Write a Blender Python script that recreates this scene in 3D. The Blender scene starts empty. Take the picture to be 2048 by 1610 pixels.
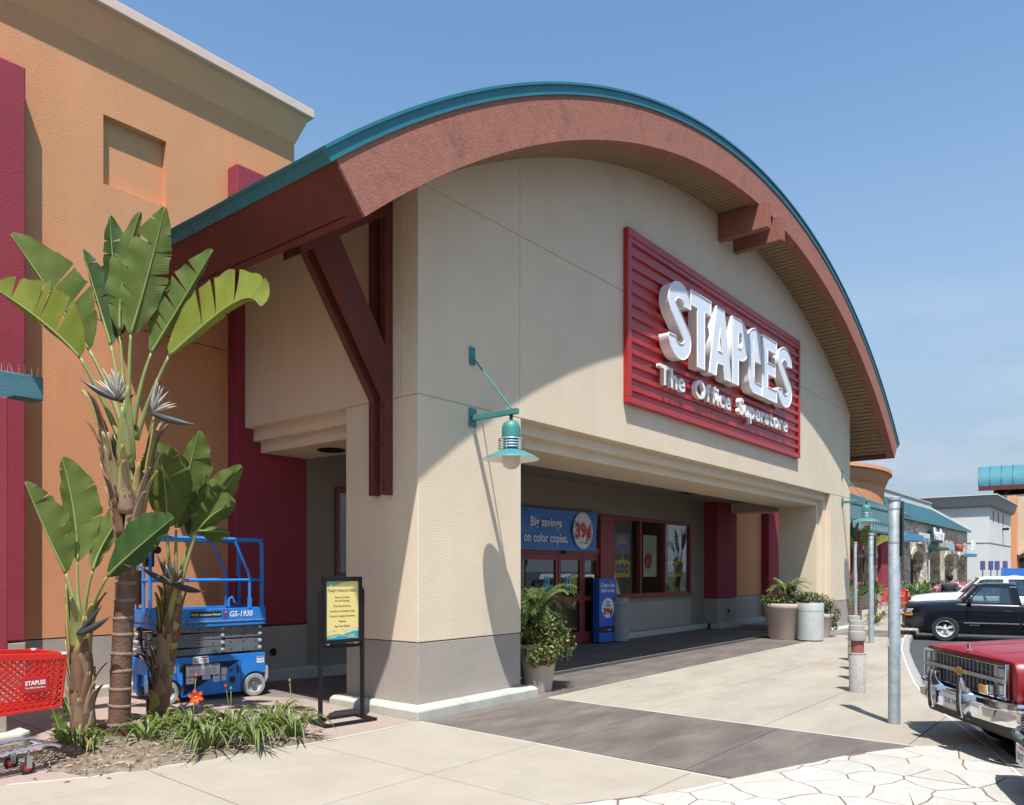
import bpy, bmesh, math, random
from math import sin, cos, pi, radians, sqrt, atan2, hypot
from mathutils import Vector, Matrix
random.seed(7)
SC = bpy.context.scene
COL = SC.collection

# ---------------------------------------------------------------- camera, sky, sun, exposure
cam = bpy.data.cameras.new('camera')
camo = bpy.data.objects.new('camera', cam); COL.objects.link(camo)
camo.location = (-6.4886, -6.6722, 1.75)
camo.rotation_euler = (radians(90), 0, radians(38.923 - 90))
cam.sensor_width = 36; cam.lens = 27.404; cam.shift_y = 0.1636
cam.clip_start = 0.05; cam.clip_end = 2000
SC.camera = camo

SUN_DIR = Vector((1.0, 0.87, -2.85)).normalized()      # the way the light travels
world = bpy.data.worlds.new('World'); SC.world = world; world.use_nodes = True
wn = world.node_tree; wn.nodes.clear()
def wnode(t, **k):
    n = wn.nodes.new(t)
    for a, b in k.items(): setattr(n, a, b)
    return n
sky = wnode('ShaderNodeTexSky', sky_type='NISHITA', sun_disc=False)
sky.sun_elevation = radians(65.1); sky.sun_rotation = radians(229)
sky.altitude = 0; sky.air_density = 1.0; sky.dust_density = 0.7; sky.ozone_density = 1.6
bgn = wnode('ShaderNodeBackground'); bgn.inputs[1].default_value = 0.115
outw = wnode('ShaderNodeOutputWorld')
# thin high cloud low over the far end of the street
tc = wnode('ShaderNodeTexCoord')
mp = wnode('ShaderNodeMapping'); mp.inputs['Scale'].default_value = (2.2, 2.2, 9.0); mp.inputs['Location'].default_value = (3.1, 0.4, 0.2)
nz = wnode('ShaderNodeTexNoise'); nz.inputs['Scale'].default_value = 1.6; nz.inputs['Detail'].default_value = 7; nz.inputs['Roughness'].default_value = 0.62
rp = wnode('ShaderNodeValToRGB'); rp.color_ramp.elements[0].position = 0.46; rp.color_ramp.elements[1].position = 0.80
sx = wnode('ShaderNodeSeparateXYZ')
mr = wnode('ShaderNodeMapRange'); mr.inputs['From Min'].default_value = 0.36; mr.inputs['From Max'].default_value = 0.06
mu = wnode('ShaderNodeMath', operation='MULTIPLY'); mu2 = wnode('ShaderNodeMath', operation='MULTIPLY'); mu2.inputs[1].default_value = 0.9
mx = wnode('ShaderNodeMix', data_type='RGBA'); mx.inputs[7].default_value = (4.3, 4.6, 5.0, 1)
L = wn.links.new
L(tc.outputs['Generated'], mp.inputs[0]); L(mp.outputs[0], nz.inputs[0]); L(nz.outputs[0], rp.inputs[0])
L(tc.outputs['Generated'], sx.inputs[0]); L(sx.outputs[2], mr.inputs[0])
L(rp.outputs[0], mu.inputs[0]); L(mr.outputs[0], mu.inputs[1]); L(mu.outputs[0], mu2.inputs[0])
L(mu2.outputs[0], mx.inputs[0]); 
vm = wnode('ShaderNodeVectorMath', operation='MULTIPLY'); vm.inputs[1].default_value = (1.0, 1.19, 1.22)
hz = wnode('ShaderNodeMapRange', interpolation_type='SMOOTHSTEP'); hz.inputs['From Min'].default_value = 0.62; hz.inputs['From Max'].default_value = -0.02
hm = wnode('ShaderNodeMix', data_type='RGBA'); hm.inputs[7].default_value = (2.40, 2.98, 3.75, 1)
L(sx.outputs[2], hz.inputs[0]); L(sky.outputs[0], vm.inputs[0]); L(hz.outputs[0], hm.inputs[0]); L(vm.outputs[0], hm.inputs[6]); L(hm.outputs[2], mx.inputs[6]); L(mx.outputs[2], bgn.inputs[0]); L(bgn.outputs[0], outw.inputs[0])

sl = bpy.data.lights.new('sun', 'SUN'); sl.energy = 5.0; sl.angle = radians(0.53); sl.color = (1.0, 0.98, 0.945)
so = bpy.data.objects.new('sun', sl); COL.objects.link(so)
so.rotation_euler = SUN_DIR.to_track_quat('-Z', 'Y').to_euler(); so.location = (-20, -18, 55)
SC.view_settings.view_transform = 'Standard'; SC.view_settings.look = 'None'
SC.view_settings.exposure = 0.60; SC.view_settings.gamma = 1.0
SC.view_settings.use_curve_mapping = False
SC.cycles.max_bounces = 8; SC.cycles.transparent_max_bounces = 12
SC.cycles.caustics_reflective = False; SC.cycles.caustics_refractive = False

# ---------------------------------------------------------------- materials
def srgb(r, g, b):
    def f(c):
        c /= 255.0
        return c / 12.92 if c <= 0.04045 else ((c + 0.055) / 1.055) ** 2.4
    return (f(r), f(g), f(b))
MATS = {}
def mat(name, col, rough=0.6, metal=0.0, var=0.0, vscale=3.0, bump=0.0, bscale=60.0, coat=0.0, spec=0.5, dark=None, dscale=1.0,
        dlo=0.5, dhi=0.75, stretch=None, emit=0.0, trans=0.0, world=False, col2=None, bdist=0.01, dstretch=None, spots=None):
    """principled surface: base colour with slow colour variation, optional blotches of a second colour, fine relief"""
    if name in MATS: return MATS[name]
    m = bpy.data.materials.new(name); m.use_nodes = True; MATS[name] = m
    nt = m.node_tree; N = nt.nodes; K = nt.links.new
    b = N['Principled BSDF']
    b.inputs['Base Color'].default_value = (*col, 1); b.inputs['Roughness'].default_value = rough
    b.inputs['Metallic'].default_value = metal; b.inputs['Coat Weight'].default_value = coat
    b.inputs['Specular IOR Level'].default_value = spec
    if coat: b.inputs['Coat Roughness'].default_value = 0.04
    if emit:
        b.inputs['Emission Color'].default_value = (*col, 1); b.inputs['Emission Strength'].default_value = emit
    if var or bump or dark:
        co = N.new('ShaderNodeNewGeometry').outputs['Position'] if world else N.new('ShaderNodeTexCoord').outputs['Object']
        if stretch:
            s = N.new('ShaderNodeMapping'); s.inputs['Scale'].default_value = stretch; K(co, s.inputs[0]); co = s.outputs[0]
    c = None
    if var:
        n = N.new('ShaderNodeTexNoise'); n.inputs['Scale'].default_value = vscale; n.inputs['Detail'].default_value = 6; n.inputs['Roughness'].default_value = 0.65
        K(co, n.inputs['Vector'])
        r = N.new('ShaderNodeMapRange'); r.inputs['From Min'].default_value = 0.28; r.inputs['From Max'].default_value = 0.72
        K(n.outputs[0], r.inputs[0])
        x = N.new('ShaderNodeMix'); x.data_type = 'RGBA'
        c2 = col2 or tuple(min(1, v * (1 + var)) for v in col)
        x.inputs[6].default_value = (*(col if col2 else tuple(v * (1 - var) for v in col)), 1); x.inputs[7].default_value = (*c2, 1)
        K(r.outputs[0], x.inputs[0]); c = x.outputs[2]
    if dark:
        n = N.new('ShaderNodeTexNoise'); n.inputs['Scale'].default_value = dscale; n.inputs['Detail'].default_value = 8; n.inputs['Roughness'].default_value = 0.7
        cd = co
        if dstretch:
            s = N.new('ShaderNodeMapping'); s.inputs['Scale'].default_value = dstretch; K(co, s.inputs[0]); cd = s.outputs[0]
        K(cd, n.inputs['Vector'])
        r = N.new('ShaderNodeMapRange'); r.inputs['From Min'].default_value = dlo; r.inputs['From Max'].default_value = dhi
        K(n.outputs[0], r.inputs[0])
        x = N.new('ShaderNodeMix'); x.data_type = 'RGBA'
        if c: K(c, x.inputs[6])
        else: x.inputs[6].default_value = (*col, 1)
        x.inputs[7].default_value = (*dark, 1); K(r.outputs[0], x.inputs[0]); c = x.outputs[2]
    if spots and c:
        sc_, sz_, k_ = spots
        v = N.new('ShaderNodeTexVoronoi'); v.inputs['Scale'].default_value = sz_; K(co, v.inputs['Vector'])
        n = N.new('ShaderNodeTexNoise'); n.inputs['Scale'].default_value = sz_ * 0.35; K(co, n.inputs['Vector'])
        a = N.new('ShaderNodeMath'); a.operation = 'MULTIPLY_ADD'; a.inputs[1].default_value = 0.9; K(n.outputs[0], a.inputs[0]); K(v.outputs['Distance'], a.inputs[2])
        r = N.new('ShaderNodeMapRange'); r.inputs['From Min'].default_value = k_; r.inputs['From Max'].default_value = k_ - 0.05; r.inputs['To Max'].default_value = 0.75; K(a.outputs[0], r.inputs[0])
        x = N.new('ShaderNodeMix'); x.data_type = 'RGBA'; K(c, x.inputs[6]); x.inputs[7].default_value = (*sc_, 1); K(r.outputs[0], x.inputs[0]); c = x.outputs[2]
    if c: K(c, b.inputs['Base Color'])
    if bump:
        n = N.new('ShaderNodeTexNoise'); n.inputs['Scale'].default_value = bscale; n.inputs['Detail'].default_value = 4
        K(co, n.inputs['Vector'])
        u = N.new('ShaderNodeBump'); u.inputs['Strength'].default_value = bump; u.inputs['Distance'].default_value = bdist
        K(n.outputs[0], u.inputs['Height']); K(u.outputs[0], b.inputs['Normal'])
    if trans:
        t = N.new('ShaderNodeBsdfTranslucent'); ms = N.new('ShaderNodeMixShader'); ms.inputs[0].default_value = trans
        if c: K(c, t.inputs[0])
        else: t.inputs[0].default_value = (*col, 1)
        K(b.outputs[0], ms.inputs[1]); K(t.outputs[0], ms.inputs[2]); K(ms.outputs[0], N['Material Output'].inputs[0])
    return m
def glass(name, tint=(0.35, 0.38, 0.38), ior=1.6, boost=1.0):
    if name in MATS: return MATS[name]
    m = bpy.data.materials.new(name); m.use_nodes = True; MATS[name] = m
    nt = m.node_tree; N = nt.nodes; K = nt.links.new; N.remove(N['Principled BSDF'])
    t = N.new('ShaderNodeBsdfTransparent'); t.inputs[0].default_value = (*tint, 1)
    g = N.new('ShaderNodeBsdfGlossy'); g.inputs['Roughness'].default_value = 0.015; g.inputs[0].default_value = (boost, boost, boost, 1)
    # Schlick-style reflectance from the facing angle, the same from either side of the pane
    f = N.new('ShaderNodeLayerWeight'); f.inputs[0].default_value = 0.5
    p = N.new('ShaderNodeMath'); p.operation = 'POWER'; p.inputs[1].default_value = 4.0; K(f.outputs['Facing'], p.inputs[0])
    r0 = ((ior - 1) / (ior + 1)) ** 2
    q = N.new('ShaderNodeMath'); q.operation = 'MULTIPLY_ADD'; q.inputs[1].default_value = 0.95 - r0; q.inputs[2].default_value = r0; K(p.outputs[0], q.inputs[0])
    x = N.new('ShaderNodeMixShader'); K(q.outputs[0], x.inputs[0]); K(t.outputs[0], x.inputs[1]); K(g.outputs[0], x.inputs[2])
    K(x.outputs[0], N['Material Output'].inputs[0])
    return m

M = {}
M['cream'] = mat('cream stucco', (0.685, 0.565, 0.415), 0.9, var=0.05, vscale=1.3, bump=0.55, bscale=55, dark=(0.60, 0.48, 0.34), dscale=0.8, dlo=0.5, dhi=0.95, dstretch=(1.6, 1.6, 0.28), world=True, spec=0.2)
M['grey_stucco'] = mat('grey stucco', (0.365, 0.315, 0.272), 0.9, var=0.06, vscale=1.5, bump=0.4, bscale=55, world=True, spec=0.2)
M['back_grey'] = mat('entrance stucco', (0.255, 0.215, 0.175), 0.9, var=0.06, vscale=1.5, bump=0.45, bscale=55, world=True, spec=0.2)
M['orange'] = mat('orange stucco', (0.61, 0.278, 0.138), 0.9, var=0.06, vscale=1.1, bump=0.4, bscale=60, dark=(0.56, 0.25, 0.122), dscale=1.2, dstretch=(1.6, 1.6, 0.3), dlo=0.45, dhi=0.75, world=True, spec=0.2)
M['pale_orange'] = mat('pale orange stucco', (0.72, 0.33, 0.165), 0.9, var=0.05, vscale=1.2, bump=0.4, bscale=48, world=True, spec=0.2)
M['maroon'] = mat('maroon stucco', (0.27, 0.036, 0.052), 0.85, var=0.10, vscale=1.4, bump=0.5, bscale=50, world=True, spec=0.3)
M['concrete'] = mat('plinth concrete', (0.44, 0.43, 0.37), 0.85, var=0.10, vscale=4, bump=0.3, bscale=30, dark=(0.24, 0.25, 0.21), dscale=2.2, dlo=0.5, dhi=0.85, world=True)
M['coping'] = mat('cap metal', (0.66, 0.47, 0.37), 0.5, var=0.04)
M['teal'] = mat('teal metal', (0.022, 0.165, 0.20), 0.38, var=0.08, vscale=2, metal=0.0, spec=0.5)
M['teal_lamp'] = mat('teal lamp enamel', (0.045, 0.20, 0.19), 0.5, var=0.10, vscale=6, dark=(0.075, 0.23, 0.22), dscale=9, dlo=0.5, dhi=0.8)
M['fascia'] = mat('fascia wood', (0.33, 0.14, 0.10), 0.9, var=0.12, vscale=9, bump=0.45, bscale=38, dark=(0.14, 0.075, 0.06), dscale=2.4, dlo=0.55, dhi=0.84, spec=0.2, bdist=0.012)
M['brown'] = mat('brown painted timber', (0.125, 0.032, 0.023), 0.7, var=0.12, vscale=3, bump=0.3, bscale=30, spec=0.3)
M['soffit'] = mat('soffit boards', (0.27, 0.18, 0.095), 0.75, var=0.10, vscale=2, bump=0.2, bscale=30)
M['bolt'] = mat('bolt steel', (0.05, 0.02, 0.018), 0.5, metal=0.3)
M['red_frame'] = mat('red window frame', (0.20, 0.022, 0.022), 0.45, var=0.05)
M['sign_red'] = mat('sign red metal', (0.39, 0.016, 0.018), 0.35, var=0.08, vscale=2, spec=0.6)
M['white_face'] = mat('letter face acrylic', (0.69, 0.725, 0.775), 0.45, var=0.03)
M['white_return'] = mat('letter return', (0.80, 0.78, 0.74), 0.5, var=0.04)
M['black'] = mat('black powder coat', (0.008, 0.008, 0.009), 0.5, var=0.1, spec=0.3)
M['dark'] = mat('dark interior', (0.012, 0.012, 0.012), 0.8, var=0.2)
M['black_rubber'] = mat('tyre rubber', (0.022, 0.022, 0.023), 0.8, var=0.2, bump=0.2, bscale=80)
M['galv'] = mat('galvanised steel', (0.40, 0.45, 0.47), 0.5, metal=0.45, var=0.14, vscale=9, bump=0.1, bscale=40, dark=(0.24, 0.28, 0.30), dscale=7, dlo=0.45, dhi=0.75)
M['steel'] = mat('dull steel', (0.38, 0.38, 0.38), 0.45, metal=0.6, var=0.1)
M['chrome'] = mat('chrome', (0.82, 0.82, 0.84), 0.10, metal=1.0, var=0.04, vscale=12, bump=0.05, bscale=6)
M['glass'] = glass('store glass', (0.86, 0.89, 0.88), 1.62)
M['car_glass'] = glass('car glass', (0.72, 0.78, 0.78), 1.9)
M['lamp_glass'] = mat('lamp globe', (0.80, 0.77, 0.72), 0.25, trans=0.5)
M['white'] = mat('white paint', (0.80, 0.80, 0.79), 0.5, var=0.03)

# ---------------------------------------------------------------- mesh helpers
class MB:
    def __init__(s): s.v = []; s.f = []; s.uv = None
    def add(s, vs, fs):
        o = len(s.v); s.v += [tuple(p) for p in vs]; s.f += [tuple(i + o for i in q) for q in fs]; return s
    def box(s, x0, x1, y0, y1, z0, z1):
        if x0 > x1: x0, x1 = x1, x0
        if y0 > y1: y0, y1 = y1, y0
        if z0 > z1: z0, z1 = z1, z0
        return s.add([(x0, y0, z0), (x1, y0, z0), (x1, y1, z0), (x0, y1, z0), (x0, y0, z1), (x1, y0, z1), (x1, y1, z1), (x0, y1, z1)],
                     [(0, 3, 2, 1), (4, 5, 6, 7), (0, 1, 5, 4), (1, 2, 6, 5), (2, 3, 7, 6), (3, 0, 4, 7)])
    def obox(s, c, ax, ay, az, hx, hy, hz):
        c = Vector(c); ax = Vector(ax).normalized() * hx; ay = Vector(ay).normalized() * hy; az = Vector(az).normalized() * hz
        P = [c + a * ax + b * ay + d * az for d in (-1, 1) for a, b in ((-1, -1), (1, -1), (1, 1), (-1, 1))]
        return s.add(P, [(0, 3, 2, 1), (4, 5, 6, 7), (0, 1, 5, 4), (1, 2, 6, 5), (2, 3, 7, 6), (3, 0, 4, 7)])
    def bar(s, p0, p1, w, h, up=(0, 0, 1)):
        p0 = Vector(p0); p1 = Vector(p1); d = (p1 - p0); up = Vector(up)
        a = d.normalized(); side = a.cross(up)
        if side.length < 1e-4: side = a.cross(Vector((1, 0, 0)))
        side.normalize(); u = side.cross(a)
        return s.obox((p0 + p1) / 2, a, side, u, d.length / 2, w / 2, h / 2)
    def prism(s, poly, fn0, fn1):
        """poly: 2-D outline; fn0/fn1 map a 2-D point to the two end faces"""
        n = len(poly); V = [fn0(*p) for p in poly] + [fn1(*p) for p in poly]
        F = [tuple(range(n))[::-1], tuple(range(n, 2 * n))] + [(i, (i + 1) % n, n + (i + 1) % n, n + i) for i in range(n)]
        return s.add(V, F)
    def tube(s, pts, r, n=8, cap=True, radii=None):
        pts = [Vector(p) for p in pts]; k = len(pts); V = []; prev = None
        for i, p in enumerate(pts):
            d = (pts[min(i + 1, k - 1)] - pts[max(i - 1, 0)]).normalized()
            if prev is None:
                a = Vector((0, 0, 1)) if abs(d.z) < 0.9 else Vector((1, 0, 0))
                u = d.cross(a).normalized()
            else:
                u = (prev - d * prev.dot(d))
                u = u.normalized() if u.length > 1e-6 else d.orthogonal().normalized()
            prev = u; w = d.cross(u); rr = radii[i] if radii else r
            V += [p + (u * cos(2 * pi * j / n) + w * sin(2 * pi * j / n)) * rr for j in range(n)]
        F = [(i * n + j, i * n + (j + 1) % n, (i + 1) * n + (j + 1) % n, (i + 1) * n + j) for i in range(k - 1) for j in range(n)]
        if cap: F += [tuple(range(n))[::-1], tuple(range((k - 1) * n, k * n))]
        return s.add(V, F)
    def cyl(s, p0, p1, r, r1=None, n=16): return s.tube([p0, p1], r, n, radii=[r, r if r1 is None else r1])
    def lathe(s, prof, n=24, c=(0, 0, 0), axis='z', cap=True):
        V = []
        for r, z in prof:
            for j in range(n):
                a = 2 * pi * j / n; x, y = r * cos(a), r * sin(a)
                p = {'z': (x, y, z), 'x': (z, x, y), 'y': (x, z, y)}[axis]
                V.append((p[0] + c[0], p[1] + c[1], p[2] + c[2]))
        k = len(prof)
        F = [(i * n + j, i * n + (j + 1) % n, (i + 1) * n + (j + 1) % n, (i + 1) * n + j) for i in range(k - 1) for j in range(n)]
        if cap: F += [tuple(range(n))[::-1], tuple(range((k - 1) * n, k * n))]
        return s.add(V, F)
    def ball(s, c, r, n=12, m=8, sc=(1, 1, 1)):
        prof = [(max(1e-4, r * sin(pi * i / m)), -r * cos(pi * i / m)) for i in range(m + 1)]
        t = MB().lathe(prof, n)
        return s.add([(c[0] + x * sc[0], c[1] + y * sc[1], c[2] + z * sc[2]) for x, y, z in t.v], t.f)
    def xf(s, m): s.v = [tuple(m @ Vector(p)) for p in s.v]; return s
    def mesh(s, name, m=None, smooth=False, recalc=True):
        me = bpy.data.meshes.new(name); me.from_pydata(s.v, [], s.f)
        if recalc:
            b = bmesh.new(); b.from_mesh(me); bmesh.ops.recalc_face_normals(b, faces=b.faces); b.to_mesh(me); b.free()
        if s.uv:
            ul = me.uv_layers.new(name='UVMap')
            for lp in me.loops: ul.data[lp.index].uv = s.uv[lp.vertex_index]
        if smooth:
            me.polygons.foreach_set('use_smooth', [True] * len(me.polygons)); me.set_sharp_from_angle(angle=radians(smooth if smooth > 1 else 38))
        if m: me.materials.append(m)
        me.update(); return me
    def build(s, name, m, parent=None, smooth=False, bevel=0, loc=None, recalc=True):
        o = bpy.data.objects.new(name, s.mesh(name, m, smooth, recalc)); COL.objects.link(o)
        if parent: o.parent = parent
        if loc: o.location = loc
        if bevel:
            b = o.modifiers.new('bevel', 'BEVEL'); b.width = bevel; b.segments = 2; b.limit_method = 'ANGLE'; b.angle_limit = radians(40)
            b.harden_normals = False
        return o
def inst(name, me, parent=None, loc=(0, 0, 0), rot=(0, 0, 0), sc=None):
    o = bpy.data.objects.new(name, me); COL.objects.link(o); o.location = loc; o.rotation_euler = rot
    if sc: o.scale = sc
    if parent: o.parent = parent
    return o
def tag(o, label=None, cat=None, group=None, kind=None):
    if label: o['label'] = label
    if cat: o['category'] = cat
    if group: o['group'] = group
    if kind: o['kind'] = kind
    return o
def thing(name, label, cat, loc=(0, 0, 0), rz=0, group=None):
    o = bpy.data.objects.new(name, None); COL.objects.link(o); o.location = loc; o.rotation_euler = (0, 0, rz)
    o.empty_display_size = 0.2
    return tag(o, label, cat, group)
def copy_tree(o, parent=None):
    c = o.copy(); COL.objects.link(c); c.parent = parent
    for ch in list(o.children): copy_tree(ch, c)
    return c
def clip(subj, conv):
    """Sutherland-Hodgman: subject polygon clipped by a counter-clockwise convex polygon"""
    out = list(subj)
    for i in range(len(conv)):
        a, b = conv[i], conv[(i + 1) % len(conv)]; inp = out; out = []
        if not inp: return []
        side = lambda p: (b[0] - a[0]) * (p[1] - a[1]) - (b[1] - a[1]) * (p[0] - a[0])
        for j in range(len(inp)):
            p, q = inp[j - 1], inp[j]; sp, sq = side(p), side(q)
            if (sp >= 0) != (sq >= 0):
                t = sp / (sp - sq); out.append((p[0] + t * (q[0] - p[0]), p[1] + t * (q[1] - p[1])))
            if sq >= 0: out.append(q)
    res = []
    for p in out:
        if not res or hypot(p[0] - res[-1][0], p[1] - res[-1][1]) > 1e-4: res.append(p)
    if len(res) > 1 and hypot(res[0][0] - res[-1][0], res[0][1] - res[-1][1]) < 1e-4: res.pop()
    return res if len(res) > 2 else []
def area(P): return 0.5 * sum(P[i - 1][0] * P[i][1] - P[i][0] * P[i - 1][1] for i in range(len(P)))
def inset(P, d):
    """shrink a roughly convex polygon about its edges"""
    n = len(P); out = []
    if area(P) < 0: P = P[::-1]
    for i in range(n):
        p0, p1, p2 = Vector(P[i - 1]), Vector(P[i]), Vector(P[(i + 1) % n])
        e1 = (p1 - p0).normalized(); e2 = (p2 - p1).normalized()
        n1 = Vector((-e1.y, e1.x)); n2 = Vector((-e2.y, e2.x)); k = n1 + n2
        k = k / max(0.3, k.dot(n1)) if k.length > 1e-6 else n1
        q = p1 + k * d; out.append((q.x, q.y))
    return out
TXT = {}
def text_mesh(body, h=None, w=None, bold=0.0, depth=0.002, shear=0.0, sp=1.0, res=3):
    """flat or extruded lettering: centred on x, baseline at y=0, scaled to height h of its capitals and width w"""
    cu = bpy.data.curves.new('lettering', 'FONT'); cu.body = body; cu.size = 1; cu.offset = bold; cu.extrude = 0.5; cu.shear = shear
    cu.space_character = sp; cu.resolution_u = res; cu.align_x = 'CENTER'
    o = bpy.data.objects.new('lettering', cu); me = bpy.data.meshes.new_from_object(o)
    bpy.data.objects.remove(o); bpy.data.curves.remove(cu)
    xs = [v.co.x for v in me.vertices]; x0, x1 = min(xs), max(xs)
    k = (h or 0.1) / 0.73; kx = (w / (x1 - x0)) if w else k
    for v in me.vertices: v.co = ((v.co.x - (x0 + x1) / 2) * kx, v.co.y * k, (v.co.z + 0.5) * depth)
    return me
def put_text(body, m, parent, org, xdir, ydir, h, w=None, bold=0.0, depth=0.002, name='lettering', shear=0.0, sp=1.0, center=True, res=3):
    me = text_mesh(body, h, w, bold, depth, shear, sp, res); me.name = name
    X = Vector(xdir).normalized(); Y = Vector(ydir).normalized(); Z = X.cross(Y)
    mm = Matrix(((X.x, Y.x, Z.x, org[0]), (X.y, Y.y, Z.y, org[1]), (X.z, Y.z, Z.z, org[2]), (0, 0, 0, 1)))
    me.transform(mm); me.materials.append(m)
    o = bpy.data.objects.new(name, me); COL.objects.link(o)
    if parent: o.parent = parent
    return o
def flat_poly(P, m, parent, org, xdir, ydir, t=0.0015, name='print'):
    X = Vector(xdir).normalized(); Y = Vector(ydir).normalized(); Z = X.cross(Y); O = Vector(org)
    return MB().prism(P, lambda a, b: O + X * a + Y * b, lambda a, b: O + X * a + Y * b + Z * t).build(name, m, parent)
def disc(r, n=40, cx=0, cy=0, sx=1, sy=1): return [(cx + r * sx * cos(2 * pi * i / n), cy + r * sy * sin(2 * pi * i / n)) for i in range(n)]
# ---------------------------------------------------------------- ground
def gz(x, y): return 0.03 * max(0, y) * min(1, max(0, (3 - x) / 4))
M['tan'] = mat('tan concrete', (0.325, 0.281, 0.222), 0.85, var=0.10, vscale=1.3, bump=0.35, bscale=90, dark=(0.376, 0.344, 0.301), dscale=0.9, dlo=0.52, dhi=0.80, world=True, spots=((.10, .085, .07), 3.4, .40))
M['tan2'] = mat('buff concrete', (0.312, 0.272, 0.218), 0.85, var=0.14, vscale=0.9, bump=0.3, bscale=90, dark=(0.221, 0.184, 0.146), dscale=1.1, dlo=0.5, dhi=0.8, world=True, stretch=(0.6, 1.6, 1), spots=((.10, .085, .07), 3.2, .40))
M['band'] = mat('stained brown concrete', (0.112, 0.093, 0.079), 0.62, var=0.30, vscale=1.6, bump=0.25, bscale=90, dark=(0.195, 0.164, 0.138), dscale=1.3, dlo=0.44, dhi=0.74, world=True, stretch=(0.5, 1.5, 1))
M['pink'] = mat('pinkish concrete', (0.301, 0.231, 0.193), 0.85, var=0.08, vscale=1.0, bump=0.3, bscale=90, world=True)
M['flag'] = mat('pale flagstone', (0.385, 0.362, 0.318), 0.85, var=0.10, vscale=3.5, bump=0.6, bscale=22, dark=(0.310, 0.254, 0.207), dscale=6.0, dlo=0.58, dhi=0.85, world=True, stretch=(1, 2.2, 1))
M['flag2'] = mat('pale flagstone warm', (0.425, 0.395, 0.346), 0.85, var=0.12, vscale=4, bump=0.7, bscale=24, dark=(0.29, 0.235, 0.185), dscale=7.0, dlo=0.55, dhi=0.82, world=True, stretch=(1, 2.2, 1))
M['flag3'] = mat('pale flagstone grey', (0.412, 0.393, 0.359), 0.85, var=0.12, vscale=4, bump=0.7, bscale=24, dark=(0.26, 0.22, 0.19), dscale=7.0, dlo=0.55, dhi=0.82, world=True, stretch=(1.6, 1.2, 1))
M['mortar'] = mat('brown mortar joint', (0.160, 0.105, 0.076), 0.9, var=0.15, world=True)
M['joint'] = mat('joint filler', (0.16, 0.13, 0.11), 0.9, var=0.1, world=True)
M['kerb'] = mat('kerb concrete', (0.277, 0.265, 0.248), 0.85, var=0.12, vscale=2.5, bump=0.3, bscale=50, world=True)
M['asphalt'] = mat('asphalt', (0.046, 0.047, 0.049), 0.85, var=0.2, vscale=0.7, bump=0.5, bscale=120, dark=(0.076, 0.076, 0.074), dscale=0.5, dlo=0.5, dhi=0.8, world=True)
M['line_white'] = mat('white road paint', (0.72, 0.72, 0.70), 0.7, var=0.1, vscale=8)
M['line_blue'] = mat('blue road paint', (0.05, 0.20, 0.50), 0.7, var=0.15, vscale=8)
M['light_joint'] = mat('pale joint sealant', (0.62, 0.58, 0.52), 0.8, var=0.1, world=True)

tag(MB().add([(-400, -500, -.13), (700, -500, -.13), (700, 500, -.13), (-400, 500, -.13)], [(0, 1, 2, 3)]).build('parking_lot', M['asphalt']), kind='structure')
KERB = [(-14, -11.2), (-9, -9.6), (-4, -7.9), (-1.5, -6.95), (1.394, -5.867), (2.067, -5.625), (2.775, -5.371), (4.213, -4.794), (4.953, -4.515), (6.708, -3.967), (9.249, -3.304),
        (12.3, -2.55), (15.447, -1.905), (19, -1.35), (24, -0.9), (40, -0.6), (80, -0.6)]
FLAG = [(-14, -3.0), (-9, -3.0), (-5, -3.02), (-2.6, -3.06), (-1.725, -3.332), (-0.975, -3.763), (-0.29, -3.985), (1.206, -4.496), (2.05, -4.944), (2.60, -5.42)]
def off(P, d):
    o = []
    for i, p in enumerate(P):
        a = Vector(P[max(0, i - 1)]); b = Vector(P[min(len(P) - 1, i + 1)]); t = (b - a).normalized(); o.append((p[0] + t.y * d, p[1] - t.x * d))
    return o
K1 = off(KERB, 0.15)
kb = MB(); n = len(KERB)
kb.add([(x, y, .001) for x, y in KERB] + [(x, y, .001) for x, y in off(KERB, .125)] + [(x, y, -.02) for x, y in K1] + [(x, y, -.16) for x, y in off(KERB, .165)] + [(x, y, -.16) for x, y in KERB],
       [(i + a * n, i + 1 + a * n, i + 1 + (a + 1) * n, i + (a + 1) * n) for a in range(4) for i in range(n - 1)])
tag(kb.build('kerb', M['kerb'], smooth=30), kind='structure')
kg = MB(); g = off(KERB, .012)
kg.add([(x, y, .0035) for x, y in off(KERB, -.010)] + [(x, y, .0035) for x, y in g], [(i, i + 1, n + i + 1, n + i) for i in range(n - 1)])
tag(kg.build('kerb_joint', M['light_joint']), kind='structure')
# bed under the slabs
sub = MB()
sub.add([(x, y, -.012 + gz(x, y)) for x, y in [(-14, 4.2), (-1, 4.2), (3, 4.2), (80, 4.2), (80, 0), (3, 0), (-1, 0), (-14, 0)]], [(0, 7, 6, 1), (1, 6, 5, 2), (2, 5, 4, 3)])
base = [p for p in KERB]
sub.add([(x, 0.0, -.012) for x, y in base] + [(x, y, -.012) for x, y in base], [(i, i + 1, n + i + 1, n + i) for i in range(n - 1)])
PAV = tag(sub.build('pavement', M['joint']), kind='structure')
def slab(name, P, m, parent, t=0.03, ch=0.004, lift=0.0, rnd=0.0):
    if area(P) < 0: P = P[::-1]
    Q = inset(P, ch); n = len(P)
    dz = random.uniform(-rnd, rnd)
    V = [(x, y, gz(x, y) + lift + dz) for x, y in Q] + [(x, y, gz(x, y) + lift + dz - ch * .8) for x, y in P] + [(x, y, gz(x, y) - t) for x, y in P]
    F = [tuple(range(n))] + [(i, (i + 1) % n, n + (i + 1) % n, n + i) for i in range(n)] + [(n + i, n + (i + 1) % n, 2 * n + (i + 1) % n, 2 * n + i) for i in range(n)]
    return MB().add(V, F).build(name, m, parent, recalc=False)
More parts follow.
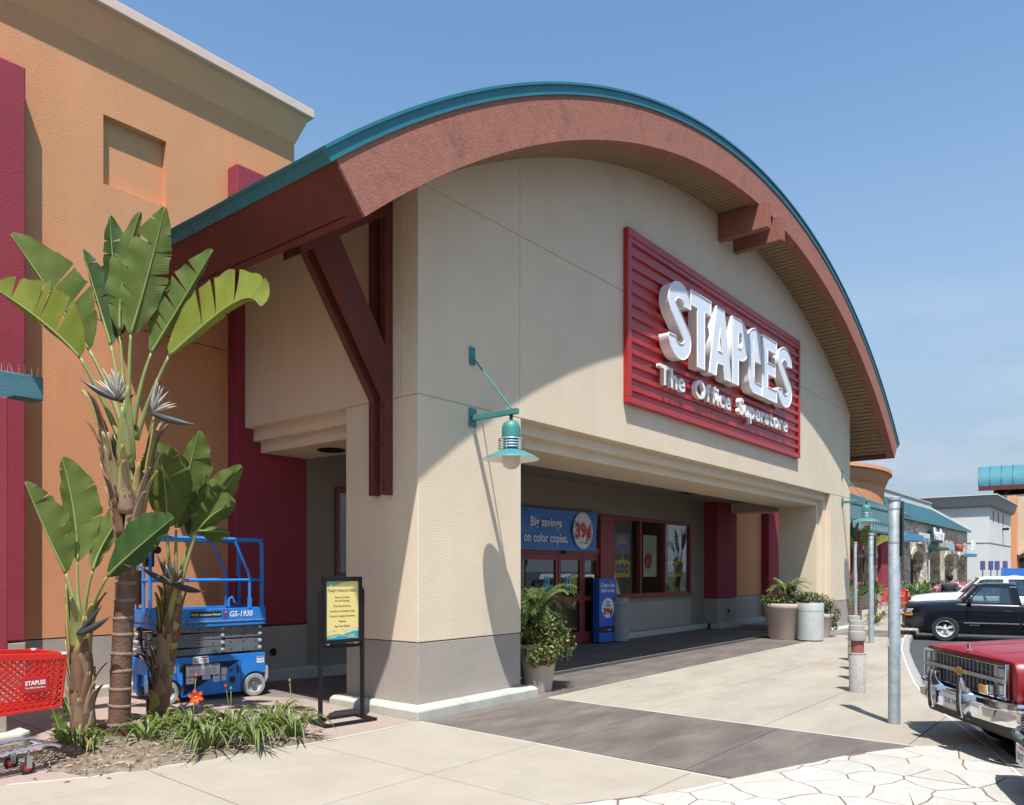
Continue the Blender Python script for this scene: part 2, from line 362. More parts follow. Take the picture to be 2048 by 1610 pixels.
def slabs(zone, x0, y0, wx, wy, nx, ny, m, shear=0.0, gap=0.006):
    for i in range(nx):
        for j in range(ny):
            a, b = x0 + i * wx + gap, x0 + (i + 1) * wx - gap; c, d = y0 + j * wy + gap, y0 + (j + 1) * wy - gap
            cell = [(a + shear * c, c), (b + shear * c, c), (b + shear * d, d), (a + shear * d, d)]
            P = clip(zone, cell)
            if P and abs(area(P)) > 0.01: slab('slab', P, m, PAV)
fl = FLAG
def clip_half(P, o, nrm):
    out = []
    sd = lambda p: (p[0] - o[0]) * nrm[0] + (p[1] - o[1]) * nrm[1]
    for j in range(len(P)):
        p, q = P[j - 1], P[j]; sp, sq = sd(p), sd(q)
        if (sp >= 0) != (sq >= 0):
            t = sp / (sp - sq); out.append((p[0] + t * (q[0] - p[0]), p[1] + t * (q[1] - p[1])))
        if sq >= 0: out.append(q)
    return out
# sunlit tan plaza left of the brown band
BD = [(-14, 1.1), (-6, .80), (-4.15, .46), (-3.6, .21), (-3.0, .085), (-2.3, -.04), (-1.65, -.147), (-.145, -.2)]
slabs(BD + [(-.295, -3.98)] + fl[5::-1], -.13 - 1.53 * 7, -.2 - 1.72 * 3, 1.53, 1.72, 7, 4, M['tan'], 0.04)
# brown band in front of the corner pillar and across the entrance
slabs([(-.137, -.2), (2.13, -.2), (2.045, -4.93), (1.206, -4.49), (-.287, -3.975)], -.2, -5.1, 2.5, 1.55, 1, 4, M['band'])
slabs([(-.17, -.19), (2.13, -.19), (2.14, -.345), (15.45, -.345), (15.45, .92), (-.17, .92)], -.2, -.35, 2.25, 1.29, 8, 2, M['band'])
slabs([(-.17, 1.16), (17.75, 1.16), (17.75, 4.1), (-.17, 4.1)], -.17, 1.16, 2.24, 1.47, 8, 2, M['band'])
tag(MB().box(-.1, 17.6, .925, 1.138, -.03, .002).build('dark_floor_strip', M['black_rubber'], PAV))  # near-black strip laid across the portico floor
tag(MB().box(-.1, 17.6, 1.140, 1.154, -.03, .003).build('grey_floor_line', M['kerb'], PAV))  # thin grey line along the inner side of the dark strip
# buff slabs towards the parking, up to the kerb
zc = [(2.145, -.355), (2.055, -4.95), (2.60, -5.42)] + KERB[6:13] + [(15.45, -.355)]
slabs(zc, 2.12, -.355 - 1.5 * 4, 1.52, 1.5, 9, 4, M['tan2'], 0.018)
slabs([(15.46, -.2), (15.46, -1.9), (17.8, -1.54), (17.8, -.2)], 15.4, -2, 2.5, 1.9, 1, 1, M['band'])
slabs([(17.81, -1.52), (19, -1.34), (24, -.9), (40, -.6), (60, -.6), (60, 3.4), (17.81, 3.4)], 17.8, -1.6, 1.55, 1.6, 28, 4, M['tan2'])
# pinkish walk under the store wall
slabs([(x, y + .006) for x, y in BD] + [(-.175, 4.1), (-14, 4.1)], -.17 - 1.53 * 9, -.2, 1.53, 1.44, 9, 3, M['pink'])
# light sealant where the different pavings meet
for a, b in zip(BD[2:], BD[3:]): MB().bar((a[0], a[1] + .003, gz(*a) + .001), (b[0], b[1] + .003, gz(*b) + .001), .012, .004).build('paving_edge', M['light_joint'], PAV)
tag(MB().bar((2.137, -.35, .0005), (2.05, -4.94, .0005), .014, .004).build('paving_edge', M['light_joint'], PAV))
tag(MB().bar((2.137, -.35, .0005), (15.45, -.35, .0005), .014, .004).build('paving_edge', M['light_joint'], PAV))
tag(MB().bar((-.141, -.2, .0005), (-.291, -3.98, .0005), .012, .004).build('paving_edge', M['light_joint'], PAV))

# crazy paving: every stone its own piece, mortar recessed
zf = fl + KERB[6::-1]
tag(MB().prism(zf, lambda a, b: (a, b, -.03), lambda a, b: (a, b, .0028)).build('mortar_bed', M['mortar'], PAV))
rs = random.Random(11); pts = []
tries = 0
while tries < 9000:
    tries += 1
    p = (rs.uniform(-8, 3.0), rs.uniform(-9.4, -2.9))
    if p[0] < -3.2 and p[1] > -3.2: continue
    if all(hypot((p[0] - q[0]) * .85, (p[1] - q[1]) * 1.1) > (0.21 + .20 * ((q[0] * 7.3 + q[1] * 3.1) % 1)) for q in pts): pts.append(p)
nst = 0
for p in pts:
    c = [(p[0] - 1.2, p[1] - 1.2), (p[0] + 1.2, p[1] - 1.2), (p[0] + 1.2, p[1] + 1.2), (p[0] - 1.2, p[1] + 1.2)]
    for q in pts:
        d = hypot(q[0] - p[0], q[1] - p[1])
        if q is p or d > 2.2: continue
        mx_, my_ = (p[0] + q[0]) / 2, (p[1] + q[1]) / 2; nx_, ny_ = (p[0] - q[0]) / d, (p[1] - q[1]) / d
        c = clip_half(c, (mx_, my_), (nx_, ny_))
        if not c: break
    if not c: continue
    P = clip(zf, c if area(c) > 0 else c[::-1])
    if not P or abs(area(P)) < 0.02: continue
    if area(P) < 0: P = P[::-1]
    # break the straight edges a little
    Q = []
    for i in range(len(P)):
        a, b = P[i], P[(i + 1) % len(P)]; Q.append(a)
        l = hypot(b[0] - a[0], b[1] - a[1])
        if l > .22:
            k = random.Random(int((a[0] + b[0]) * 5000) ^ int((a[1] + b[1]) * 7000)); t = .5 + k.uniform(-.12, .12); s = k.uniform(-.034, .034) * (1 if (a[0], a[1]) < (b[0], b[1]) else -1)
            t = t if (a[0], a[1]) < (b[0], b[1]) else 1 - t
            Q.append((a[0] + (b[0] - a[0]) * t - (b[1] - a[1]) / l * s, a[1] + (b[1] - a[1]) * t + (b[0] - a[0]) / l * s))
    Q = inset(Q, .0042 + rs.uniform(0, .0045))
    if abs(area(Q)) > .01 and nst < 300:
        slab('stone', Q, rs.choice((M['flag'], M['flag'], M['flag2'], M['flag3'])), PAV, ch=.002, lift=.005, rnd=.002); nst += 1
# stall markings on the asphalt
def stripe(p, q, w, m): 
    return tag(MB().bar((p[0], p[1], -.1262), (q[0], q[1], -.1262), w, .002).build('stall_line', m), kind='structure')
for i in range(4):
    b0 = (9.3 + i * .75, -4.0 + i * .18); stripe(b0, (b0[0] + 1.5, b0[1] - 4.6), .10, M['line_blue'])
for b0 in ((14.7, -2.9), (18.4, -2.15), (21.4, -1.7), (8.2, -4.2)): stripe(b0, (b0[0] + 1.25, b0[1] - 5.2), .10, M['line_white'])
# ---------------------------------------------------------------- the store
ST = thing('store_building', 'cream stucco store with arched teal edged roof and orange and maroon walls', 'store')
CX0, CZ0, RS = 8.8, -7.17, 16.11
def arc(x, R=RS): return CZ0 + sqrt(R * R - (x - CX0) ** 2)
def bx(name, m, *a, bevel=0, parent=ST): return MB().box(*a).build(name, m, parent, bevel=bevel)
W = 17.6
cr, gr = M['cream'], M['grey_stucco']
# portico piers: core, grey skirt, cream stucco panels with recessed joints between them
def xzprism(poly, y0, y1): return MB().prism(poly, lambda x, z: (x, y0, z), lambda x, z: (x, y1, z))
for (a, b) in ((0, 1.97), (15.75, 17.6)):
    bx('pier_core', M['cream'], a + .013, b - .013, .013, 1.31, .1, 3.86)
    s = MB().box(a + .004, b - .004, .004, 1.32, .15, .878)
    s.build('skirt', gr, ST, bevel=.006)
    bx('skirt_reveal', M['brown'], a + .009, b - .009, .009, 1.315, .878, .889)
    MB().box(a, b, 0, 1.325, .889, 3.841).build('stucco_panel', cr, ST, bevel=.008)
def plinth(x0, x1, y0, y1, name='plinth'):
    o = MB(); p = .17
    P = [(x0 - p, y0 - p), (x1 + p, y0 - p), (x1 + p, y1), (x0 - p, y1)]
    V = []; prof = [(0, -.03), (0, .105), (.035, .142), (.075, .150)]
    for d, z in prof:
        for (x, y), (sx_, sy_) in zip(P, ((1, 1), (-1, 1), (-1, -1), (1, -1))): V.append((x + sx_ * d, y + sy_ * d, z))
    F = [(i * 4 + j, i * 4 + (j + 1) % 4, (i + 1) * 4 + (j + 1) % 4, (i + 1) * 4 + j) for i in range(3) for j in range(4)] + [(0, 1, 2, 3), (12, 13, 14, 15)]
    return o.add(V, F).build(name, M['concrete'], ST, bevel=.008)
plinth(0, 1.97, 0, 1.45); plinth(15.75, 17.6, 0, 1.45)
for (a, b, s) in ((1.97, 1.97, 1), (15.75, 15.75, -1)):      # stepped reveals inside the opening
    for k in (1, 2):
        x0, x1 = a + s * .19 * (k - 1), a + s * (.19 if s < 0 else .15) * k
        zt = (3.67, 3.51)[k - 1]; y0 = (.14, .26)[k - 1]
        bx('reveal', cr, x0 + s * .001, x1, y0, 1.315 - .005 * k, .889, zt, bevel=.006)
        bx('reveal_skirt', gr, x0 + s * .001, x1 - s * .002, y0 + .003, 1.31 - .005 * k, .1, .887)
# upper wall: cream panels cut by joints at 3.85 and 6.36, the top edge following the vault
out = [(0, 3.852), (W, 3.852)] + [(W * (1 - i / 60), arc(W * (1 - i / 60)) + .02) for i in range(61)]
for cx0, cx1 in ((0, 1.944), (1.954, 15.70), (15.71, W)):
    for cz0, cz1 in ((3.852, 6.36), (6.37, 9.3)):
        P = clip(out, [(cx0, cz0), (cx1, cz0), (cx1, cz1), (cx0, cz1)])
        if P and abs(area(P)) > .001: xzprism(P, 0, .30).build('stucco_panel', cr, ST, bevel=.006)
xzprism([(.01, 3.875), (W - .01, 3.875)] + [(W * (1 - i / 60) * .998 + .015, arc(W * (1 - i / 60)) - .03) for i in range(61)], .012, .296).build('wall_core', M['cream'], ST)
# stepped lintel along the front, and over the side openings
pf = [(.013, 3.846), (.14, 3.846), (.14, 3.67), (.26, 3.67), (.26, 3.51), (1.32, 3.51), (1.32, 4.1), (.013, 4.1)]
MB().prism(pf, lambda y, z: (1.975, y, z), lambda y, z: (15.745, y, z)).build('lintel', cr, ST, bevel=.006)
pl = [(.013, 3.846), (.14, 3.846), (.14, 3.67), (.26, 3.67), (.26, 3.51), (1.11, 3.51), (1.11, 4.1), (.013, 4.1)]
MB().prism(pl, lambda x, z: (x, 1.33, z), lambda x, z: (x, 3.64, z)).build('side_lintel', cr, ST, bevel=.006)
MB().prism(pl, lambda x, z: (W - x, 1.33, z), lambda x, z: (W - x, 3.2, z)).build('side_lintel', cr, ST, bevel=.006)
for sgn, xo in ((1, 0), (-1, W)):
    MB().box(xo, xo + sgn * .3, .302, 3.64, 3.852, 6.23).build('side_panel', cr, ST)
    MB().box(xo, xo + sgn * 1.9, .302, 3.64, 6.24, 6.26).build('wall_head', cr, ST)
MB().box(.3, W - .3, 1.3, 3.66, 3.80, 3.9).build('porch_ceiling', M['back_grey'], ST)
lk = MB().lathe([(.17, 0), (.20, -.012), (.20, -.02), (.15, -.02), (.14, .02)], 28).build('recessed_light', M['black'], ST, smooth=1, loc=(.70, 2.52, 3.505))
MB().box(-.3, .3, -.3, .3, -.012, 0).build('ceiling_hatch', M['dark'], ST, loc=(12.6, 2.6, 3.799))
# --- store front wall at the back of the porch
YB = 3.65
wl = MB()
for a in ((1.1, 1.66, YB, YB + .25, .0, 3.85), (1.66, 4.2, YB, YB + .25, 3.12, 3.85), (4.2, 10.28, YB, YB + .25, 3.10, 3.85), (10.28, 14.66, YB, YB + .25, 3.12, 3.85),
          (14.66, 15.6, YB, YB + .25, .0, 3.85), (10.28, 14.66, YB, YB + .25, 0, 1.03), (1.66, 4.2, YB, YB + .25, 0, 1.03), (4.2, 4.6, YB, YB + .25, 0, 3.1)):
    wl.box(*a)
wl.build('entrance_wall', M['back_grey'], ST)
MB().box(10.3, 14.66, YB - .012, YB, .16, .90).build('entrance_skirt', M['grey_stucco'], ST)
MB().box(10.1, 15.56, YB - .14, YB - .001, -.02, .14).build('plinth', M['concrete'], ST, bevel=.02)
MB().box(1.1, 4.3, YB - .14, YB - .001, -.02, .20).build('plinth', M['concrete'], ST, bevel=.02)
def window(x0, x1, z0, z1, mull, name='window', y=YB, fw=.075):
    f = MB()
    f.box(x0, x1, y - .04, y + .08, z1 - fw, z1); f.box(x0, x1, y - .04, y + .08, z0, z0 + fw)
    f.box(x0 - .05, x1 + .05, y - .07, y - .04, z0 - .03, z0 + .03)
    xs = [x0] + mull + [x1]
    for k, xm in enumerate(xs):
        a = xm if k == 0 else xm - fw if k == len(xs) - 1 else xm - fw / 2
        f.box(a, a + fw, y - .038, y + .078, z0 + fw, z1 - fw)
    w = f.build(name, M['red_frame'], ST)
    for k in range(len(xs) - 1):
        MB().box(xs[k] + .03, xs[k + 1] - .03, y + .02, y + .028, z0 + .05, z1 - .05).build('pane', M['glass'], w)
    return w
window(10.281, 14.62, 1.06, 3.11, [11.67, 13.03])
window(1.66, 4.2, 1.06, 3.11, [2.9])
window(4.62, 10.0, 2.22, 3.09, [6.4, 8.2], 'transom')
MB().box(9.62, 10.27, YB - .09, YB + .1, 0, 3.10).build('frame_post', M['red_frame'], ST, bevel=.01)
MB().box(4.6, 9.62, YB - .05, YB + .1, 2.10, 2.23).build('door_header', M['red_frame'], ST, bevel=.01)
for x0, x1 in ((5.05, 6.48), (6.50, 7.92), (7.94, 8.90), (8.92, 9.62)):
    f = MB(); y0, y1 = YB - .03, YB + .04; sw = .09
    f.box(x0, x0 + sw, y0, y1, .03, 2.1); f.box(x1 - sw, x1, y0, y1, .03, 2.1); f.box(x0 + sw, x1 - sw, y0 + .002, y1 - .002, .03, .28); f.box(x0 + sw, x1 - sw, y0 + .002, y1 - .002, 1.98, 2.098)
    f.box(x0 + sw, x1 - sw, y0 + .002, y1 - .002, 1.02, 1.13)
    d = f.build('door', M['red_frame'], ST)
    MB().box(x0 + .07, x1 - .07, YB, YB + .008, .26, 1.04).build('pane', M['glass'], d); MB().box(x0 + .07, x1 - .07, YB, YB + .008, 1.11, 2.0).build('pane', M['glass'], d)
MB().box(8.03, 8.13, YB - .12, YB - .05, 2.12, 2.24).build('door_sensor', M['black'], ST, bevel=.01)
# shop interior seen through the glass
si = MB(); si.box(1.0, 17.0, 12, 12.1, 0, 3.8); si.box(1, 1.1, 3.95, 12, 0, 3.8); si.box(17, 17.1, 3.95, 12, 0, 3.8); si.box(1, 17, 3.95, 12, -.15, -.02); si.box(1, 17, 3.95, 12, 3.5, 3.6)
si.build('shop_interior', M['dark'], ST)
for sx0 in range(2, 17, 2):
    MB().box(sx0, sx0 + .5, 5.6, 11, 0, 1.7).build('shelf_unit', mat('shelf', (.035, .032, .03), .8, var=.5, vscale=4), ST)
tube_m = mat('fluorescent tube', (1.0, .93, .75), emit=2.6)
for tx, ty in ((2.6, 6.0), (2.6, 8.2), (2.6, 10.4), (6.0, 6.2), (6.0, 8.6), (9.4, 6.2), (9.4, 8.6), (12.6, 6.4), (12.6, 9)):
    MB().box(tx, tx + 1.3, ty, ty + .10, 3.40, 3.46).build('fluorescent_tube', tube_m, ST)
# --- maroon pilasters and orange walls
def pilaster(x0, x1, yf, yb, zt=7.72, z0=.905, ov=.17):
    p = MB().box(x0, x1, yf, yb, z0, zt).build('pilaster', M['maroon'], ST, bevel=.02)
    MB().box(x0 + .003, x1 - .003, yf + .004, yb, .14, z0 - .015).build('skirt', gr, p, bevel=.008)
    return p
pilaster(-.135, 1.10, 3.64, 3.90); pilaster(-5.2, -2.91, 3.64, 3.90)
pilaster(15.57, 17.02, 3.22, 3.70); pilaster(19.8, 21.0, 3.25, 3.56)
YO = 3.88
def orange_wall(x0, x1, y, zs, m=M['orange'], sq=None, yb=.3):
    for z0, z1 in zs:
        b = MB()
        if sq and z0 < sq[2] < z1:
            a, c, d, e = sq
            b.box(x0, a, y, y + yb, z0, z1); b.box(c, x1, y, y + yb, z0, z1); b.box(a, c, y, y + yb, z0, d); b.box(a, c, y, y + yb, e, z1); b.box(a, c, y + .105, y + yb, d, e)
        else: b.box(x0, x1, y, y + yb, z0, z1)
        b.build('stucco_wall', m, ST)
orange_wall(-16, 1.03, YO, ((.905, 5.0), (5.012, 8.6)), sq=(-1.92, -1.075, 6.80, 7.71))
MB().box(-16, 1.0, YO + .15, YO + .25, .1, 8.5).build('wall_core', M['brown'], ST)
MB().box(-16, -.1, YO + .005, YO + .25, .12, .89).build('wall_skirt', gr, ST)
MB().box(1.03 - .3, 1.03, YO + .302, 13, 3.9, 8.6).build('return_wall', M['orange'], ST)
orange_wall(17.0, 19.82, 3.52, ((.905, 5.0), (5.012, 8.6)))
MB().box(17.0, 19.82, 3.525, 3.7, .14, .89).build('wall_skirt', gr, ST)
orange_wall(21.0, 24.2, 3.52, ((.905, 5.0),))
# concrete base along the store wall
for x0, x1, y0, y1 in ((-16, -.145, YO - .13, YO + .1), (-.26, 1.2, 3.52, 3.70)):
    MB().box(x0, x1, y0, y1, -.02, .245 if x0 < -1 else .235).build('plinth', M['concrete'], ST, bevel=.02)
MB().box(15.45, 17.1, 3.08, 3.4, -.02, .15).build('plinth', M['concrete'], ST, bevel=.02)
MB().box(17.1, 21.2, 3.38, 3.6, -.02, .15).build('plinth', M['concrete'], ST, bevel=.02)
for vx, vy in ((.47, 3.63), (16.35, 3.21)):
    MB().lathe([(.055, 0), (.06, -.01), (.045, -.012), (.04, .05)], 20, axis='y').build('vent_pipe', M['dark'], ST, smooth=1, loc=(vx, vy + .002, .50))
# cornice with its metal cap
CP = [(0, 8.56), (.012, 8.575), (.145, 8.93), (.165, 8.99), (.165, 9.02)]
cv = MB(); n = len(CP); V = []
for xx, ey in ((-16, 0), (1.03, 1)):
    V += [(xx + (p if ey else 0), YO - p, z) for p, z in CP]
V += [(1.03 + p, 13, z) for p, z in CP]
cv.add(V, [(a * n + i, a * n + i + 1, (a + 1) * n + i + 1, (a + 1) * n + i) for a in (0, 1) for i in range(n - 1)])
cv.build('cornice', M['pale_orange'], ST)
kp = .225
MB().prism([(-16, YO - kp), (1.03 + kp, YO - kp), (1.03 + kp, 13), (-16, 13)], lambda a, b: (a, b, 8.995), lambda a, b: (a, b, 9.13)).build('parapet_cap', M['coping'], ST, bevel=.01)
# --- the vaulted roof: barrel with boarded soffit, timber fascia and teal edge metal
ROOF = xzprism([(CX0 + R * sin(t), CZ0 + R * cos(t)) for R, ts in ((16.70, [i / 60 for i in range(61)]), (16.16, [1 - i / 60 for i in range(61)])) for t in [(-.692 + 1.384 * u) for u in ts]], -.62, 3.86).build('roof', M['teal'], ST)
T0 = math.atan2(10.36, 12.31)
def ring(R0, R1, t0, t1, n, y0, y1):
    ts = [t0 + (t1 - t0) * i / n for i in range(n + 1)]
    return xzprism([(CX0 + R1 * sin(t), CZ0 + R1 * cos(t)) for t in ts] + [(CX0 + R0 * sin(t), CZ0 + R0 * cos(t)) for t in ts[::-1]], y0, y1)
fc_ = [-T0 + .0014, -.31, .06, .40, T0 - .0014]
for a, b in zip(fc_, fc_[1:]): ring(16.085, 16.63, a + .0002, b - .0002, 26, -.855, -.645).build('fascia', M['fascia'], ROOF)
# side fascias run back from the front one, square to the vault
for s in (-1, 1):
    P = [(16.085, 0), (16.63, 0), (16.63, .16), (16.085, .16)]
    V = []
    for R, d in P:
        t = s * T0; V.append((CX0 + R * sin(t) - s * d * cos(t) , CZ0 + R * cos(t) + d * sin(T0)))
    xzprism(V, -.853, 3.86).build('side_fascia', M['brown'], ROOF)
nb = 150
for i in range(nb):
    a0 = -T0 + 2 * T0 * i / nb; a1 = -T0 + 2 * T0 * (i + 1) / nb; g_ = .0008
    c_ = (a0 + a1) / 2
    o_y1 = 0.0 if abs(CX0 + 16.1 * sin(c_) - 8.8) < 8.75 else 3.85
    ring(16.122, 16.155, a0 + g_, a1 - g_, 1, -.645, o_y1).build('soffit_board', M['soffit'], ROOF)
ring(16.150, 16.165, -T0, T0, 48, -.64, 3.85).build('soffit_backing', M['brown'], ROOF)
# teal edge metal in lengths
cuts = [-T0 - .004, -.565, -.37, -.16, .05, .26, .47, T0 + .004]
for a, b in zip(cuts, cuts[1:]):
    m_ = ring(16.625, 16.735, a + .0002, b - .0002, 16, -.872, -.84)
    t_ = ring(16.735, 16.765, a + .0002, b - .0002, 16, -.895, -.6); m_.add(t_.v, t_.f)
    m_.build('edge_flashing', M['teal'], ROOF)
for s in (-1, 1):
    t = s * T0; ux, uz = sin(t), cos(t); wx, wz = s * cos(t), -sin(T0)
    ys = [-.872, -.1, .75, 1.6, 2.4, 3.1, 3.86]
    for k, (y0, y1) in enumerate(zip(ys, ys[1:])):
        def pt(R, d): return (CX0 + R * ux + wx * d, CZ0 + R * uz + wz * d)
        r_ = .004 * (k % 2)
        m_ = xzprism([pt(16.62, .0), pt(16.62, .02), pt(16.74 + r_, .02), pt(16.74 + r_, .045), pt(16.765 + r_, .045), pt(16.765 + r_, -.4), pt(16.74, -.4), pt(16.74, 0)], y0 + .003, y1 - .003)
        m_.build('edge_flashing', M['teal'], ROOF)
# ridge beams poking out under the front fascia
for x in (8.40, 9.17):
    MB().box(x, x + .17, -1.03, .05, 8.42, 8.93).build('beam_end', mat('beam timber', (0.27, 0.10, 0.07), 0.8, var=.14, vscale=5, bump=.5, bscale=26), ROOF, bevel=.008)
# knee braces on the left wall
for s, xo in ((1, 0), (-1, W)):
    for yc in (.70, .478):
        br = MB().box(xo - s * .002, xo - s * .12, yc - .045, yc + .045, 2.665, arc(0) + .03).build('brace_post', M['brown'], ST, bevel=.006)
        P = [(-.12, 3.80), (-.12, 4.42), (-1.02, 5.62), (-1.23, 5.40)]
        P = [(-.12, 3.84), (-.12, 4.46), (-.90, 5.68), (-1.19, 5.44)]
        xzprism([(xo + s * a, b) for a, b in P], yc - .05, yc + .05).build('strut', M['brown'], br, bevel=.006)
        Q = [(0, arc(0) - .20), (-1.35, arc(-1.35) - .16), (-1.35, arc(-1.35)), (0, arc(0) + .02)]
        xzprism([(xo + s * a, b) for a, b in Q], yc - .047, yc + .047).build('rafter', M['brown'], br, bevel=.006)
        for zb in (2.80, 3.27, 3.74):
            MB().lathe([(.016, 0), (.016, -.012), (.008, -.016)], 8, axis='x').build('bolt', M['bolt'], br, loc=(xo - s * .122, yc, zb)) if s > 0 else None
for u_ in ((.58, .5), (.42, .5)): pass
# ---------------------------------------------------------------- the big wall sign
SG = thing('wall_sign', 'red corrugated wall sign with big white block letters under the arch', 'sign', (4.70, 0, 4.515))
SW, SH = 8.33, 2.90
prof = []; zz = .12; pitch = .2046
while zz < SH - .13:
    prof += [(zz, -.045), (zz + pitch * .42, -.045), (zz + pitch * .52, -.085), (zz + pitch * .90, -.085)]; zz += pitch
prof.append((SH - .12, -.045))
mb = MB(); n = len(prof)
mb.add([(x, y, z) for x in (.10, SW - .10) for z, y in prof], [(i, i + 1, n + i + 1, n + i) for i in range(n - 1)])
mb.build('corrugated_panel', M['sign_red'], SG, recalc=False)
MB().box(.05, SW - .05, -.03, -.002, .05, SH - .05).build('backing', M['sign_red'], SG)
for a in ((0, SW, SH - .135, SH), (0, SW, 0, .10)): MB().box(a[0], a[1], -.100, -.005, a[2], a[3]).build('frame_rail', M['sign_red'], SG, bevel=.008)
for a in ((0, .115), (SW - .115, SW)): MB().box(a[0], a[1], -.098, -.004, .101, SH - .136).build('frame_rail', M['sign_red'], SG, bevel=.008)
def curve_mesh(loops, depth):
    cu = bpy.data.curves.new('letter', 'CURVE'); cu.dimensions = '2D'; cu.fill_mode = 'BOTH'; cu.extrude = .5
    for P in loops:
        s = cu.splines.new('POLY'); s.points.add(len(P) - 1)
        for q, (x, y) in zip(s.points, P): q.co = (x, y, 0, 1)
        s.use_cyclic_u = True
    o = bpy.data.objects.new('letter', cu); me = bpy.data.meshes.new_from_object(o)
    bpy.data.objects.remove(o); bpy.data.curves.remove(cu)
    for v in me.vertices: v.co.z = (v.co.z + .5) * depth
    return me
def stroke(pts, t):
    Lf, Rt = [], []
    for i, p in enumerate(pts):
        a = Vector(pts[max(0, i - 1)]); b = Vector(pts[min(len(pts) - 1, i + 1)]); d = (b - a).normalized()
        Lf.append((p[0] - d.y * t / 2, p[1] + d.x * t / 2)); Rt.append((p[0] + d.y * t / 2, p[1] - d.x * t / 2))
    return Lf + Rt[::-1]
def s_path():
    c = []
    for i in range(25):
        a = radians(-4 + 214 * i / 24); c.append((.335 + .225 * cos(a), .735 + .165 * sin(a)))
    for i in range(25):
        a = radians(34 - 218 * i / 24); c.append((.335 + .225 * cos(a), .265 + .165 * sin(a)))
    return c
LET = {
 'S': [stroke(s_path(), .205)],
 'T': [[(0, .80), (0, 1), (.62, 1), (.62, .80), (.42, .80), (.42, 0), (.20, 0), (.20, .80)]],
 'A': [[(0, 0), (.235, 1), (.475, 1), (.71, 0), (.495, 0), (.455, .19), (.255, .19), (.215, 0)], [(.292, .37), (.418, .37), (.355, .70)]],
 'P': [[(0, 0), (0, 1), (.30, 1), (.40, .98), (.50, .92), (.55, .82), (.56, .70), (.55, .57), (.50, .47), (.40, .41), (.30, .39), (.215, .39), (.215, 0)],
       [(.215, .57), (.28, .57), (.33, .60), (.345, .69), (.33, .78), (.28, .81), (.215, .81)]],
 'L': [[(.02, .17), (.05, .06), (.12, .01), (.18, 0), (.50, 0), (.50, .17), (.30, .17), (.235, .19), (.215, .24), (.215, .76), (.225, .82), (.25, .83), (.27, .82), (.275, .76), (.275, .50), (.47, .50), (.47, .80), (.44, .92), (.37, .985), (.25, 1.02), (.13, .985), (.05, .92), (.02, .80)]],
 'E': [[(0, 0), (0, 1), (.60, 1), (.60, .80), (.22, .80), (.22, .60), (.54, .60), (.54, .41), (.22, .41), (.22, .20), (.61, .20), (.61, 0)]],
}
def sign_letter(ch, x0, x1, z0, h, yf, yb, parent):
    me = curve_mesh(LET[ch], 1.0)
    xs = [v.co.x for v in me.vertices]; a, b = min(xs), max(xs)
    for v in me.vertices:
        x, y, z = v.co
        v.co = (x0 + (x - a) / (b - a) * (x1 - x0), yb + (yf - yb) * z, z0 + y * h)
    b_ = bmesh.new(); b_.from_mesh(me); bmesh.ops.recalc_face_normals(b_, faces=b_.faces); b_.to_mesh(me); b_.free()
    me.materials.append(M['white_return']); me.materials.append(M['white_face'])
    for p in me.polygons: p.material_index = 1 if abs(p.normal.y) > .9 else 0
    o = bpy.data.objects.new('letter', me); COL.objects.link(o); o.parent = parent
    e = MB(); xr = max(p[0] for p in LET[ch][0]); xl = min(p[0] for p in LET[ch][0])
    for lp in LET[ch]:
        P = [(x0 + (x - xl) / (xr - xl) * (x1 - x0), yf, z0 + z * h) for x, z in lp]
        e.tube(P + P[:2], .014, 6, cap=False)
    e.build('trim_edge', M['white_return'], o)
    return o
z0_ = 5.40 - 4.515; ox = 4.70
for ch, a, b in (('S', 5.41, 6.24), ('T', 6.24, 7.07), ('A', 6.99, 7.98), ('P', 8.055, 8.81), ('L', 8.87, 9.55), ('E', 9.60, 10.42), ('S', 10.50, 11.35)):
    fs = lambda q: (q + 6.4885) * 1.0289 - 6.4885 - ox
    sign_letter(ch, fs(a), fs(b), 1.75 + (5.40 - 1.75) * 1.0289 - 4.515, 1.353, -.28, -.09, SG)
xc = 5.66 - ox; body = 'The Office Superstore'
ws = []
for ch in body:
    if ch == ' ': ws.append(.75); continue
    me = text_mesh(ch, .3, None, .02); xs = [v.co.x for v in me.vertices]; ws.append((max(xs) - min(xs)) / .3); bpy.data.meshes.remove(me)
tot = sum(ws) + .10 * (len(body) - 1); k = 6.26 / tot
for ch, w_ in zip(body, ws):
    if ch != ' ': put_text(ch, M['white_return'], SG, (xc + w_ * k / 2, -.09, 5.005 - 4.515), (1, 0, 0), (0, 0, 1), .35, w_ * k, .02, .08, 'letter', res=4)
    xc += (w_ + .10) * k

